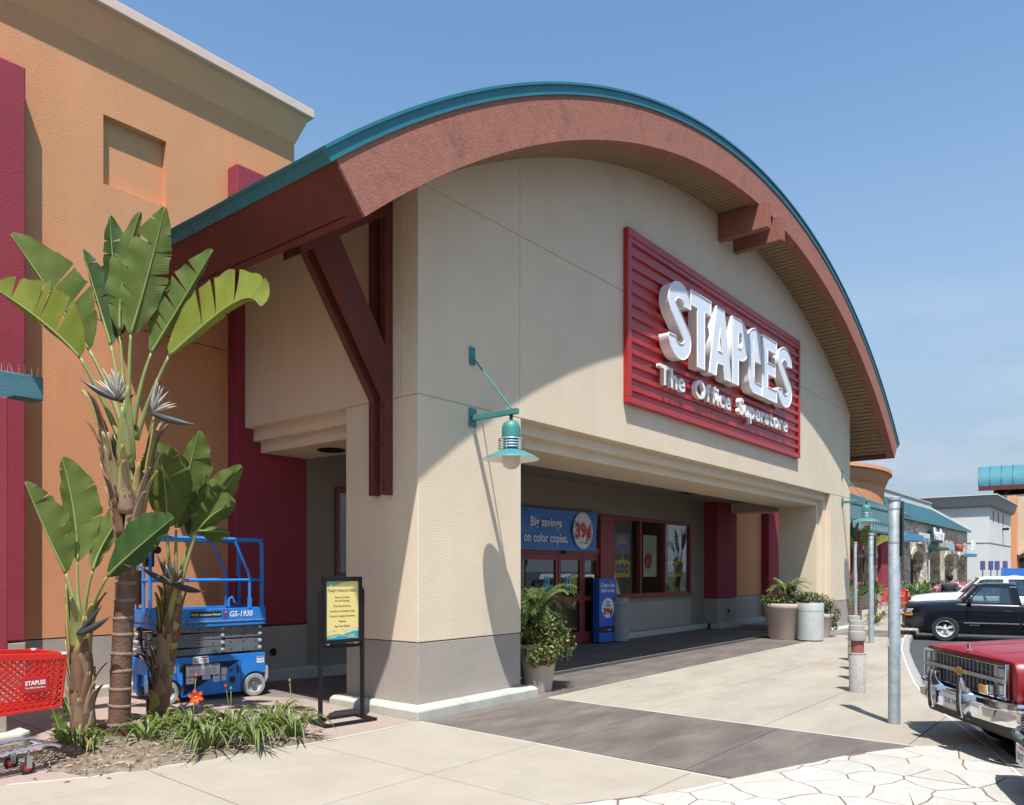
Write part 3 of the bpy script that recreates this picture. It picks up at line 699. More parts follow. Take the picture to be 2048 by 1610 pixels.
# ---------------------------------------------------------------- gooseneck wall lamps
def wall_lamp(x, label):
    t = thing('wall_lamp', label, 'lamp', (x, 0, 3.15), 0, 'teal wall lamps on the piers')
    tm = M['teal_lamp']; zo = -3.15
    MB().box(-.055, .075, -.022, -.001, 3.58 + zo, 3.82 + zo).build('wall_plate', tm, t, bevel=.004)
    MB().box(-.045, .055, -.022, -.001, 4.375 + zo, 4.60 + zo).build('wall_plate', tm, t, bevel=.004)
    MB().box(-.03, .03, -.76, -.023, 3.655 + zo, 3.725 + zo).build('arm', tm, t, bevel=.006)
    MB().tube([(0, -.02, 4.47 + zo), (0, -.66, 3.73 + zo)], .012, 8).build('tie_rod', tm, t, smooth=1)
    MB().cyl((0, -.655, 3.66 + zo), (0, -.655, 3.56 + zo), .022).build('stem', M['dark'], t, smooth=1)
    c = (0, -.655, zo)
    MB().lathe([(.02, 3.585), (.06, 3.578), (.09, 3.555), (.108, 3.52), (.115, 3.48), (.115, 3.37), (.108, 3.365)], 28, c).build('hood', tm, t, smooth=1)
    MB().lathe([(.098, 3.37), (.098, 3.21), (.02, 3.20)], 24, c).build('neck', M['teal'], t, smooth=1)
    for k, z in enumerate((3.352, 3.318, 3.284, 3.25)):
        r = .150; P = [(r * cos(2 * pi * i / 28), -.655 + r * sin(2 * pi * i / 28), z + zo) for i in range(29)]
        MB().tube(P, .0065 if k else .009, 6, cap=False).build('cage_ring', M['galv'], t, smooth=1)
    for k in range(6):
        a = 2 * pi * k / 6 + .3; p = (.150 * cos(a), -.655 + .150 * sin(a))
        MB().cyl((p[0], p[1], 3.36 + zo), (p[0] * 1.0, p[1], 3.20 + zo), .006, n=6).build('cage_bar', M['galv'], t)
    sh = MB().lathe([(.105, 3.235), (.13, 3.222), (.20, 3.19), (.29, 3.148), (.345, 3.115), (.348, 3.108)], 40, c, cap=False).build('shade', tm, t, smooth=1)
    MB().lathe([(.345, 3.108), (.335, 3.112), (.28, 3.138), (.19, 3.178), (.12, 3.205), (.02, 3.21)], 40, c, cap=False).build('reflector', M['white'], sh, smooth=1)
    MB().lathe([(.105, 3.20), (.112, 3.14), (.112, 3.08), (.10, 3.035), (.07, 3.003), (.03, 2.988), (.001, 2.985)], 28, c).build('globe', M['lamp_glass'], t, smooth=1)
    return t
wall_lamp(.945, 'teal wall lamp on the near pier with white globe and wire cage')
wall_lamp(16.80, 'teal wall lamp on the far pier past the entrance')

# ---------------------------------------------------------------- banner, posters and stickers at the entrance
M['banner_blue'] = mat('banner vinyl', (0.035, 0.16, 0.47), 0.45, var=.10, vscale=2.2)
M['blue2'] = mat('display blue', (0.025, 0.11, 0.45), 0.5, var=.10, vscale=2)
M['print_white'] = mat('white print', (.72, .72, .72), .6)
M['print_red'] = mat('red print', (.55, .02, .025), .6)
M['print_navy'] = mat('navy print', (.015, .03, .10), .6)
M['print_black'] = mat('black print', (.012, .012, .012), .6)
M['print_yellow'] = mat('yellow print', (.75, .42, .03), .6, var=.08)
M['print_orange'] = mat('orange print', (.70, .23, .03), .6)
M['print_lime'] = mat('lime print', (.42, .55, .08), .6)
M['print_teal'] = mat('aqua print', (.10, .45, .50), .6)
M['print_grey'] = mat('grey print', (.30, .30, .32), .6)
bn = thing('sale_banner', 'wide blue vinyl banner over the entrance doors with red price in white circle', 'banner', (4.9, 3.53, 2.2))
b = MB(); nx, nz_ = 44, 8; V = []
for i in range(nx + 1):
    for j in range(nz_ + 1):
        u, v = i / nx, j / nz_
        V.append((u * 4.47, .012 * sin(9 * u + 3 * v) + .012 * sin(23 * u - 6 * v) - .01 * v, v * (.90 + .02 * u) - .012 * sin(pi * u)))
b.add(V, [(i * (nz_ + 1) + j, (i + 1) * (nz_ + 1) + j, (i + 1) * (nz_ + 1) + j + 1, i * (nz_ + 1) + j + 1) for i in range(nx) for j in range(nz_)])
b.build('vinyl_sheet', M['banner_blue'], bn, smooth=180)
Xd, Zd = (1, 0, 0), (0, 0, 1)
put_text('Big savings', M['print_white'], bn, (2.39, -.045, .51), Xd, Zd, .205, 1.15, .018)
put_text('on color copies.', M['print_white'], bn, (2.40, -.045, .17), Xd, Zd, .205, 1.62, .018)
flat_poly(disc(.42, 48, 3.84, .47, .98, 1.02), M['print_white'], bn, (0, -.040, 0), Xd, Zd)
for i in range(36):
    a = 2 * pi * i / 36
    if i % 2: flat_poly(disc(.014, 8, 3.84 + .385 * cos(a), .47 + .40 * sin(a)), M['print_navy'], bn, (0, -.043, 0), Xd, Zd)
put_text('39¢', M['print_navy'], bn, (3.84, -.0445, .30), Xd, Zd, .36, .72, .075)
put_text('39¢', M['print_white'], bn, (3.84, -.0475, .305), Xd, Zd, .35, .69, .055)
put_text('39¢', M['print_red'], bn, (3.84, -.0505, .31), Xd, Zd, .34, .66, .03)
put_text('color copies', M['print_navy'], bn, (3.86, -.0445, .175), Xd, Zd, .045, .36, .0)
def poster(name, label, x0, x1, z0, z1, m, group=None, y=3.690):
    t = thing(name, label, 'poster', ((x0 + x1) / 2, y, z0), 0, group)
    MB().box(-(x1 - x0) / 2, (x1 - x0) / 2, 0, .006, 0, z1 - z0).build('sheet', m, t)
    return t, x1 - x0, z1 - z0
def tenpct(x0, x1, label):
    t, w, h = poster('window_poster', label, x0, x1, 1.565, 2.69, M['print_black'], 'posters in the shop window')
    flat_poly([(-w / 2, h - .50), (-w * .25, h - .535), (0, h - .545), (w * .25, h - .535), (w / 2, h - .50), (w / 2, h), (-w / 2, h)], M['blue2'], t, (0, -.001, 0), Xd, Zd)
    put_text('10%', M['print_yellow'], t, (0, -.004, h - .27), Xd, Zd, .19, .44, .02)
    put_text('off back to school', M['print_orange'], t, (0, -.004, h - .36), Xd, Zd, .04, .6, .0)
    put_text('today', M['print_white'], t, (0, -.004, h - .45), Xd, Zd, .035, .18, .0)
    flat_poly(disc(.05, 16, 0, h - .60), M['print_orange'], t, (0, -.001, 0), Xd, Zd); put_text('oasis', M['print_white'], t, (0, -.004, h - .70), Xd, Zd, .04, .16)
    flat_poly([(-w / 2, .0), (w / 2, .0), (w / 2, .40), (w * .25, .445), (0, .46), (-w * .25, .445), (-w / 2, .40)], M['print_yellow'], t, (0, -.001, 0), Xd, Zd)
    for k, cx_ in enumerate((-w * .30, 0, w * .30)):
        flat_poly([(cx_ - .10, .13), (cx_ - .03, .09), (cx_ + .06, .12), (cx_ + .11, .22), (cx_ + .05, .34), (cx_ - .04, .37), (cx_ - .11, .28)], M['print_navy'], t, (0, -.004, 0), Xd, Zd)
        flat_poly(disc(.045, 10, cx_, .22), M['print_grey'], t, (0, -.007, 0), Xd, Zd)
tenpct(10.50, 11.22, 'black window poster with blue ten percent panel beside the red post')
tenpct(13.30, 14.10, 'black window poster with blue ten percent panel in the farthest window pane')
t, w, h = poster('window_poster', 'pale green poster with a red round badge in the middle pane', 11.93, 12.66, 1.57, 2.69, mat('pale green print', (.50, .60, .42), .6, var=.3, vscale=4, col2=(.70, .74, .70)), 'posters in the shop window')
for k in range(6):
    a = radians(60 + k * 14); p = (.02, .35); q = (p[0] + .62 * cos(a), p[1] + .62 * sin(a))
    flat_poly([(p[0] - .03, p[1]), (p[0] + .03, p[1]), (q[0] + .02, q[1]), q], M['print_lime'], t, (0, -.001 - .0005 * k, 0), Xd, Zd)
flat_poly(disc(.21, 32, -.12, .42), M['print_red'], t, (0, -.007, 0), Xd, Zd)
put_text('a', M['print_orange'], t, (-.17, -.010, .50), Xd, Zd, .06); put_text('8 new', M['print_white'], t, (-.10, -.010, .40), Xd, Zd, .05, .22); put_text('flavors', M['print_white'], t, (-.12, -.010, .31), Xd, Zd, .05, .24)
def sticker(label, x, z, w, h, m, inner=None, y=3.645):
    t = thing('door_sticker', label, 'sticker', (x, y, z))
    MB().box(-w / 2, w / 2, 0, .004, 0, h).build('sheet', m, t)
    return t
t = sticker('aqua sticker with dark diamond on the left sliding door', 7.53, 1.33, .17, .27, M['print_teal']); flat_poly([(-.04, .15), (0, .08), (.04, .15), (0, .24)], M['print_navy'], t, (0, -.001, 0), Xd, Zd)
t = sticker('aqua sticker with dark diamond on the right sliding door', 8.36, 1.33, .17, .27, M['print_teal']); flat_poly([(-.04, .15), (0, .08), (.04, .15), (0, .24)], M['print_navy'], t, (0, -.001, 0), Xd, Zd)
t = sticker('lime green opening hours sheet on the door glass', 8.57, 1.22, .26, .40, M['print_lime'])
for k in range(7): flat_poly([(-.10, .03 + k * .045), (-.01, .03 + k * .045), (-.01, .055 + k * .045), (-.10, .055 + k * .045)], M['print_black'], t, (0, -.001, 0), Xd, Zd); flat_poly([(.02, .03 + k * .045), (.10, .03 + k * .045), (.10, .055 + k * .045), (.02, .055 + k * .045)], M['print_black'], t, (0, -.001, 0), Xd, Zd)
sticker('small white notice below the aqua sticker on the left sliding door', 7.72, 1.17, .12, .20, M['print_grey'])
sticker('small white notice on the lower glass of the right sliding door', 8.62, .92, .12, .14, M['print_grey'])

# blue floor display
sd = thing('floor_display', 'tall blue floor display advertising copies beside the entrance doors', 'display', (9.54, 3.40, 0), radians(-6))
MB().box(-.33, .33, -.10, .10, .03, 1.545).build('panel', M['blue2'], sd, bevel=.006)
MB().box(-.30, .30, -.13, .16, 0, .029).build('base', M['black'], sd)
F_ = -.101
put_text('Copy a lot.', M['print_white'], sd, (0, F_, 1.345), Xd, Zd, .10, .54, .02); put_text('Save a lot.', M['print_white'], sd, (0, F_, 1.22), Xd, Zd, .10, .54, .02)
flat_poly(disc(.235, 44, 0, .84), M['print_white'], sd, (0, F_, 0), Xd, Zd)
for i in range(40):
    a = 2 * pi * i / 40; flat_poly(disc(.008, 6, .245 * cos(a), .84 + .245 * sin(a)), M['print_white'], sd, (0, F_ - .001, 0), Xd, Zd)
put_text('Color', M['print_black'], sd, (-.01, F_ - .003, .955), Xd, Zd, .06, .16, .02); put_text('Copies', M['print_black'], sd, (-.01, F_ - .003, .885), Xd, Zd, .06, .20, .02)
put_text('39¢', M['print_navy'], sd, (0, F_ - .003, .695), Xd, Zd, .15, .37, .06); put_text('39¢', M['print_red'], sd, (0, F_ - .006, .70), Xd, Zd, .145, .355, .03)
flat_poly([(-.33, .25), (.33, .25), (.33, .40), (-.33, .40)], M['print_black'], sd, (0, F_, 0), Xd, Zd)
put_text('STAPLES', M['print_red'], sd, (-.13, F_ - .003, .305), Xd, Zd, .035, .14, .03); put_text('copycenter', M['print_white'], sd, (.07, F_ - .003, .305), Xd, Zd, .03, .20, .02)

# ---------------------------------------------------------------- directory sign on its stand
ds = thing('directory_stand', 'black freestanding directory sign with yellow poster in front of the near pier', 'sign', (-.762, .462, .014), radians(-7))
bk = M['black']
for s in (-1, 1): MB().box(s * .275 - .02, s * .275 + .02, -.02, .02, .03, 1.50).build('post', bk, ds, bevel=.003)
rr = MB(); 
for a in ((-.34, .34, -.215, -.155), (-.34, .34, .155, .215)): rr.box(a[0], a[1], a[2], a[3], 0, .03)
for s in (-1, 1): rr.box(s * .305 - .035, s * .305 + .035, -.154, .154, .001, .031)
rr.build('base_frame', bk, ds, bevel=.004)
MB().box(-.255, .255, -.012, .012, .845, .885).build('crossbar', bk, ds, bevel=.003)
fr = MB()
fr.box(-.255, .255, -.035, .02, 1.61, 1.66); fr.box(-.255, .255, -.035, .02, .905, .945); fr.box(-.255, -.215, -.034, .019, .945, 1.61); fr.box(.215, .255, -.034, .019, .945, 1.61)
fr.build('sign_frame', bk, ds, bevel=.003)
for s in (-1, 1):
    MB().box(s * .18 - .012, s * .18 + .012, -.014, .01, .885, .905).build('clip', M['white'], ds)
    MB().add([(s * .255, .01, 1.56), (s * .296, .01, 1.50), (s * .255, .01, 1.44), (s * .255, -.02, 1.56), (s * .296, -.02, 1.50), (s * .255, -.02, 1.44)], [(0, 1, 2), (3, 4, 5), (0, 1, 4, 3), (1, 2, 5, 4), (0, 2, 5, 3)]).build('bracket', bk, ds)
ps = MB().box(-.215, .215, -.012, .0, .945, 1.61).build('poster', mat('yellow poster', (.84, .68, .25), .4, var=.03), ds)
M['aqua'] = mat('aqua poster ink', (.02, .36, .52), .4); M['sea'] = mat('sea green poster ink', (.30, .42, .28), .4); M['txt'] = mat('brown text ink', (.07, .055, .03), .5)
Y_ = -.0125
def pp(P, m, dy=0): flat_poly(P, m, ps, (0, Y_ - dy, 0), Xd, Zd, .0008)
pp([(-.214, 1.609), (.10, 1.609), (-.02, 1.585), (-.10, 1.555), (-.214, 1.545)], M['sea'])
pp([(-.214, .946), (.214, .946), (.214, 1.035)] + [(.214 - .428 * i / 16, 1.0 + .035 * cos(3.4 * i / 16)) for i in range(17)], M['aqua'])
pp([(-.214 + .428 * i / 16, .985 + .02 * sin(5 * i / 16)) for i in range(17)] + [(.214 - .428 * i / 16, .968 + .02 * sin(5 * (16 - i) / 16)) for i in range(17)], M['sea'], .001)
rq = random.Random(3)
for i in range(26):
    px_ = rq.uniform(-.205, .205); pp(disc(rq.uniform(.004, .010), 8, px_, 1.035 + .03 * (px_ + .2) / .4 + rq.uniform(-.012, .025)), M['print_white'], .002)
pp([(-.150, 1.578), (-.135, 1.560), (-.150, 1.542), (-.165, 1.560)], M['print_white'], .002)
put_text("Today's Home & Office", M['txt'], ps, (-.005, Y_, 1.487), Xd, Zd, .036, .37, .0, .001, shear=.35)
for z, s_, w_ in ((1.415, 'Aaron Brothers', .20), (1.375, 'Art & Framing', .19), (1.315, 'Flooring America', .225), (1.258, 'Jonathons Coastal Living', .32), (1.20, 'Orchard Supply Hardware', .335), (1.142, 'Staples', .09), (1.084, 'Star Real Estate', .20)):
    put_text(s_, M['txt'], ps, (0, Y_, z), Xd, Zd, .024, w_, .004, .001)
pp([(.08, .952), (.165, .952), (.165, .99), (.08, .99)], M['sea'], .003)
put_text('SEACLIFF', M['print_white'], ps, (.12, Y_ - .002, .985), Xd, Zd, .014, .075, .004, .001)
MB().add([(-.216, -.02, .944), (.216, -.02, .944), (.216, -.02, 1.612), (-.216, -.02, 1.612)], [(0, 1, 2, 3)]).build('cover_sheet', glass('clear cover', (.99, .99, .99), 1.22), ds)

# ---------------------------------------------------------------- bollards and posts
M['aggregate'] = mat('exposed aggregate', (.45, .43, .40), .9, var=.25, vscale=90, bump=1.0, bscale=95, dark=(.17, .16, .15), dscale=75, dlo=.50, dhi=.62)
M['bollard_cap'] = mat('weathered cap concrete', (.28, .265, .235), .85, var=.12, vscale=6, bump=.3, bscale=50)
def bollard():
    t = thing('bollard', '', 'bollard', (0, 0, 0), 0, 'bollards along the walk')
    R = .112
    MB().lathe([(R, -.01), (R, .545), (R - .003, .55), (.02, .552)], 32).build('shaft', M['aggregate'], t, smooth=1)
    MB().lathe([(R + .002, .545), (R + .003, .556), (R - .004, .566), (.02, .568)], 32).build('collar', M['bollard_cap'], t, smooth=1)
    MB().lathe([(.086, .565), (.086, .745), (.02, .746)], 28).build('neck', mat('bollard red band', (.30, .09, .085), .5, var=.1), t, smooth=1)
    MB().lathe([(.02, .738), (.110, .74), (.116, .746), (.116, .855), (.110, .868), (.09, .874), (.02, .874)], 32).build('cap', M['bollard_cap'], t, smooth=1)
    return t
b0 = bollard()
for i, (x, y, lb) in enumerate(((5.33, -3.50, 'concrete bollard with red neck, nearest to the red truck'), (6.62, -3.14, 'concrete bollard second in line behind the nearest one'),
                              (7.90, -2.79, 'concrete bollard third in line, mostly hidden by the nearer two'), (9.35, -2.36, 'farthest concrete bollard of the line, only its cap showing'))):
    o = b0 if i == 0 else copy_tree(b0); o.location = (x, y, 0); o['label'] = lb
def sign_post(x, y, r, h, label, sw=.30, sh=.62, rot=0, scratch=False, z=0):
    t = thing('sign_post', label, 'post', (x, y, z), rot, 'steel sign posts along the kerb')
    MB().lathe([(r, 0), (r, h - .03), (r * .98, h - .028)], 24).build('pipe', M['galv'], t, smooth=1)
    MB().lathe([(r * 1.12, h - .045), (r * 1.12, h - .012), (r * .9, h), (.01, h + .004)], 24).build('cap', M['galv'], t, smooth=1)
    MB().box(r - .004, r + .004, -sw / 2, sw / 2, h - .06 - sh, h - .06).build('sign_plate', mat('sign back', (.06, .065, .065), .5, metal=.3, var=.2), t)
    MB().box(r + .0045, r + .006, -sw / 2 + .01, sw / 2 - .01, h - .05 - sh, h - .07).build('sign_face', M['print_white'], t)
    for zb in (h - .15, h - .53): MB().lathe([(r * 1.04, zb), (r * 1.04, zb + .02)], 20).build('band', M['galv'], t, smooth=1)
    if scratch:
        P = [(-.028, .86), (-.02, 1.02), (-.012, .93), (-.006, 1.00), (.0, .90), (.008, .97), (.02, .88)]
        MB().tube([(-sqrt(max(0, (r + .001) ** 2 - a * a)), -a, z_) for a, z_ in P], .0028, 5).build('paint_scrawl', M['white'], t)
    return t
vang = radians(38.9)
sign_post(3.16, -4.48, .064, 2.585, 'thick galvanised steel sign post beside the red truck, tallest in view', .26, .62, radians(-62), True)
sign_post(13.46, -1.63, .062, 2.63, 'galvanised steel sign post standing beyond the bollards', .26, .70, radians(-55))
sign_post(18.6, .12, .055, 2.6, 'thin steel sign post past the far pier, farthest of the posts', .26, .7, radians(-60))
# ---------------------------------------------------------------- planting: leaves, palms, pots
EX, EY = Vector((.6283, -.7780, 0)), Vector((.7780, .6283, 0))       # across the walk, and away along it
def leafmat(name, col, col2, rough=.55, tr=.42, ribs=150.0):
    m = mat(name, col, rough, var=.3, vscale=5, col2=col2, trans=tr, spec=.22)
    nt = m.node_tree; N = nt.nodes; K = nt.links.new
    if ribs:
        uv = N.new('ShaderNodeTexCoord'); w = N.new('ShaderNodeTexWave'); w.wave_type = 'BANDS'; w.bands_direction = 'X'; w.inputs['Scale'].default_value = ribs / 6.28; w.inputs['Distortion'].default_value = 1.2; w.inputs['Detail'].default_value = 2
        u = N.new('ShaderNodeBump'); u.inputs['Strength'].default_value = .45; u.inputs['Distance'].default_value = .004
        K(uv.outputs['UV'], w.inputs[0]); K(w.outputs[0], u.inputs['Height']); K(u.outputs[0], N['Principled BSDF'].inputs['Normal'])
    return m
M['leaf'] = leafmat('broad leaf green', (.095, .155, .030), (.175, .225, .055))
M['leaf_dark'] = leafmat('deep leaf green', (.035, .085, .022), (.075, .14, .04))
M['leaf_lime'] = leafmat('sunlit lime leaf', (.20, .25, .03), (.28, .31, .05))
M['rib'] = mat('leaf rib', (.24, .29, .09), .45, var=.12, trans=.1)
M['petiole'] = mat('leaf stalk', (.17, .20, .06), .45, var=.25, vscale=4, col2=(.27, .28, .10))
M['dry'] = mat('dry leaf edge', (.20, .12, .07), .9, var=.3)
M['sheath_tan'] = mat('dry leaf sheath', (.20, .125, .07), .85, var=.4, vscale=9, bump=.5, bscale=60, stretch=(1, 1, .25), col2=(.34, .235, .15))
M['sheath_brown'] = mat('brown leaf sheath', (.10, .05, .03), .85, var=.4, vscale=9, bump=.5, bscale=60, stretch=(1, 1, .25), col2=(.24, .13, .07))
M['sheath_gold'] = mat('yellowing leaf sheath', (.30, .21, .045), .7, var=.3, vscale=7, bump=.3, bscale=60, stretch=(1, 1, .25), col2=(.36, .32, .10))
M['sheath_green'] = mat('green leaf sheath', (.17, .19, .05), .55, var=.3, vscale=6, bump=.2, bscale=60, stretch=(1, 1, .25), col2=(.28, .28, .10))
M['trunk'] = mat('ringed palm trunk', (.070, .036, .026), .7, var=.45, vscale=7, bump=.8, bscale=40, col2=(.19, .095, .055), dark=(.26, .18, .13), dscale=11, dlo=.58, dhi=.8)
M['ring'] = mat('trunk ring scar', (.23, .155, .105), .9, var=.3, vscale=14, bump=.6, bscale=70)
M['spathe'] = mat('dark flower bract', (.028, .034, .042), .4, var=.5, vscale=4, col2=(.06, .075, .075))
M['sepal'] = mat('white flower sepal', (.50, .46, .42), .6, var=.12, trans=.2)
def bez(P, n):
    P = [Vector(p) for p in P]; out = []
    for i in range(n + 1):
        t = i / n; Q = P[:]
        while len(Q) > 1: Q = [a.lerp(b, t) for a, b in zip(Q, Q[1:])]
        out.append(Q[0])
    return out
def broad_leaf(plant, mid, wL, wR, aL=15, aR=15, m='leaf', splitL=(), splitR=(), seed=0, droop=0.0, ripple=.012, shape=.85, dry=True):
    """blade on a bent midrib; mid = control points (across, height, away) in the plant's frame; each half has its own width and fold angle"""
    rl = random.Random(seed); n = 26
    C = bez([EX * a + EY * c + Vector((0, 0, b)) for a, b, c in mid], n)
    base = C; mb = MB(); mb.uv = []
    dryb = MB()
    full = set(splitL) | set(splitR)
    ph = rl.uniform(0, 6)
    def half(s, w, ang, splits):
        part = [rl.uniform(.15, .92) for _ in range(rl.randrange(2, 5))]
        cuts = [0] + sorted(list(splits) + [q for q in part if all(abs(q - z) > .06 for z in splits)]) + [1]
        for k in range(len(cuts) - 1):
            t0, t1 = cuts[k], cuts[k + 1]; m_ = max(2, int((t1 - t0) * n)); tilt = rl.uniform(-.10, .10) if len(cuts) > 2 else 0
            fa = 0 if t0 in full else .5; fb = 0 if t1 in full else .5
            rows = []
            for i in range(m_ + 1):
                u = i / m_; t = t0 + (t1 - t0) * u
                f = t * n; j = min(n - 1, int(f)); p = C[j].lerp(C[j + 1], f - j); tg = (C[j + 1] - C[j]).normalized()
                side = EY.cross(tg); side = (side - tg * side.dot(tg)).normalized() * s        # in the view plane, square to the rib
                deep = tg.cross(side).normalized(); deep = deep if deep.dot(EY) > 0 else -deep
                ww = w * (sin(pi * min(1, max(0, t * .97 + .015)) ** shape) ** .74) * (1 + .035 * sin(t * 23 + ph) + .025 * sin(t * 57 + ph * 2))
                gap = 0.0
                for r in range(5):
                    q = r / 4; a = radians(ang + tilt * 60) * (1 - .25 * q)
                    tt = 0
                    d_ = side * cos(a) + deep * sin(a)
                    pos = p + d_ * (ww * q) + tg * (ww * q * .38)
                    if k > 0 and u < .001 + 0: pos += tg * (.018 * max(0, q - fa))
                    if k < len(cuts) - 2 and u > .999: pos -= tg * (.022 * max(0, q - fb))
                    pos += deep * (ripple * sin(t * 31 + s + seed) * q * q) - Vector((0, 0, droop * q * q * ww))
                    rows.append((pos, (t * 1.0, .5 + s * q * .5)))
            o = len(mb.v)
            for pos, uv in rows: mb.v.append(tuple(pos)); mb.uv.append(uv)
            for i in range(m_):
                for r in range(4): mb.f.append((o + i * 5 + r, o + i * 5 + r + 1, o + (i + 1) * 5 + r + 1, o + (i + 1) * 5 + r))
            if dry:
                for i in range(m_):
                    a, b = rows[i * 5 + 4][0], rows[(i + 1) * 5 + 4][0]; c, d = rows[i * 5 + 3][0], rows[(i + 1) * 5 + 3][0]
                    g = .06 * rl.random()
                    z = (a - c).cross(b - a); z = z.normalized() * .0015 if z.length > 1e-9 else Vector((0, 0, .001))
                    dryb.add([a + z, b + z, b + (d - b) * g + z, a + (c - a) * g + z], [(0, 1, 2, 3)]); dryb.add([a - z, b - z, b + (d - b) * g - z, a + (c - a) * g - z], [(0, 1, 2, 3)])
    half(1, wR, aR, splitR); half(-1, wL, aL, splitL)
    lf = mb.build('leaf', M[m], plant, smooth=180, recalc=False)
    MB().tube([c - EY * .004 for c in C], .01, 6, radii=[.013 * (1 - i / n) + .002 for i in range(n + 1)]).build('midrib', M['rib'], lf, smooth=180)
    if dry and dryb.v: tag(dryb.build('dry_edge', M['dry'], lf, recalc=False), kind='stuff')
    return lf
def stalk(plant, pts, r0=.028, r1=.013, m='petiole'):
    C = bez([EX * a + EY * c + Vector((0, 0, b)) for a, b, c in pts], 12)
    return MB().tube(C, r0, 8, radii=[r0 + (r1 - r0) * (i / 12) for i in range(13)]).build('leaf_stalk', M[m], plant, smooth=180)
def sheath(plant, z0, z1, r0, r1, ang, w, m, curl=.0, lean=(0, 0), tipw=.15):
    mb = MB(); n = 9
    for i in range(n + 1):
        t = i / n; z = z0 + (z1 - z0) * t; r = r0 + (r1 - r0) * t + curl * t ** 4
        ww = w * (1 - (1 - tipw) * t ** 1.6)
        for j in range(5):
            u = j / 4 - .5; a = ang + u * ww / max(.05, r)
            mb.v.append((r * cos(a) * (1 + .1 * (abs(u) > .4)) + lean[0] * t, r * sin(a) + lean[1] * t, z + .03 * abs(u)))
    mb.f = [(i * 5 + j, i * 5 + j + 1, (i + 1) * 5 + j + 1, (i + 1) * 5 + j) for i in range(n) for j in range(4)]
    o = mb.build('leaf_sheath', M[m], plant, smooth=180, recalc=False)
    s = o.modifiers.new('thick', 'SOLIDIFY'); s.thickness = .008; s.offset = 1
    return o
def flower(plant, base, bracts, spikes, seed=0):
    """bracts and white sepals of one flower head, frame (across, height, away)"""
    V3 = lambda a, b, c: EX * a + EY * c + Vector((0, 0, b))
    b0 = V3(*base)
    f = None
    for tip, r in bracts:
        t = V3(*tip); C = bez([b0, (b0 + t) / 2 + Vector((0, 0, -.035)), t], 10); mb = MB()
        mb.tube(C, r, 8, radii=[r * (.45 + 1.3 * (i / 10) * (1 - i / 10) * 2) * (1 - (i / 10) ** 3) + .002 for i in range(11)])
        o = mb.build('flower_bract', M['spathe'], plant, smooth=180)
    mb = MB(); rl = random.Random(seed)
    for tip in spikes:
        t = V3(*tip)
        for k in range(3):
            q = t + Vector((rl.uniform(-.05, .05), rl.uniform(-.05, .05), rl.uniform(-.05, .03))); C = bez([b0, (b0 + q) / 2 + Vector((rl.uniform(-.02, .02), rl.uniform(-.02, .02), .02)), q], 5)
            mb.tube(C, .008, 5, radii=[.006, .013, .016, .013, .008, .001])
    mb.build('flower_sepals', M['sepal'], plant, smooth=180)
def bop(base, label, seed):
    return thing('bird_of_paradise', label, 'plant', base, 0, 'giant bird of paradise plants in the bed')
# --- tall middle plant
PM = bop((-2.865, 1.323, .03), 'tallest bird of paradise with ringed brown trunk between the two shorter ones', 1)
TR = bez([EX * a + EY * 0 + Vector((0, 0, b)) for a, b in [(-0.010, -0.020), (-0.000, 0.915), (0.090, 1.770), (0.080, 2.625)]], 40)
mb = MB(); rr_ = []; tp = []
rl = random.Random(5)
for i in range(40 * 3 + 1):
    f = i / 3; j = min(39, int(f)); tp.append(TR[j].lerp(TR[j + 1], f - j)); z = f / 40 * 15.0
    rr_.append((.104 - .022 * f / 40) * (1 + .05 * ((z % 1.0) ** 2.5) + (.07 if z % 1.0 > .9 else 0) + rl.uniform(-.004, .004)))
mb.tube(tp, .1, 18, radii=rr_).build('trunk', M['trunk'], PM, smooth=60)
for k in range(1, 14):
    f = k / 15.0 * 40 + rl.uniform(-.3, .1); j = min(39, int(f)); p = TR[j].lerp(TR[j + 1], f - j); r = (.104 - .022 * f / 40) * 1.09
    MB().lathe([(r * .93, -.018), (r, -.008), (r * 1.01, .008), (r * .9, .022)], 18, cap=False).build('ring_scar', M['ring'], PM, smooth=180, loc=tuple(p)).rotation_euler = (rl.uniform(-.1, .1), rl.uniform(-.1, .1), 0)
cr_ = Vector(TR[-1]) - Vector((0, 0, .45))
for k in range(64):
    s_ = (k % 2) * 2 - 1; lvl = k * 13 // 64
    a = atan2(EX.y, EX.x) + (0 if s_ > 0 else pi) + rl.uniform(-1.25, 1.25)
    o = sheath(PM, -.28 + lvl * .075, .20 + lvl * .075 + rl.uniform(0, .22), .095 + .009 * lvl, .135 + .011 * lvl + rl.uniform(0, .03), a, .13, ('sheath_tan', 'sheath_brown', 'sheath_gold', 'sheath_green')[(0, 1, 0, 0, 2, 0, 2, 2, 3, 0, 2, 3, 3)[lvl % 13] if rl.random() > .35 else rl.randrange(2)], rl.choice((0, .03, .09, .0)), (0, 0)); o.location = cr_
for P in ([(-0.000, 3.028, 0.00), (-0.176, 3.481, 0.00), (-0.347, 3.831, -0.10)], [(0.025, 3.087, 0.05), (-0.127, 3.554, 0.10), (-0.366, 3.962, 0.10)], [(0.031, 3.096, 0.10), (-0.086, 3.617, 0.15), (-0.194, 4.041, 0.20)],
          [(0.100, 3.175, -0.02), (0.095, 3.624, -0.03), (0.135, 4.094, -0.05)], [(0.131, 3.128, 0.00), (0.176, 3.531, 0.00), (0.317, 3.908, 0.00)], [(0.185, 3.020, -0.05), (0.314, 3.413, -0.08), (0.537, 3.846, -0.10)], [(0.001, 3.201, 0.12), (-0.030, 3.563, 0.14), (-0.101, 4.145, 0.20)]):
    stalk(PM, P, .032, .014)
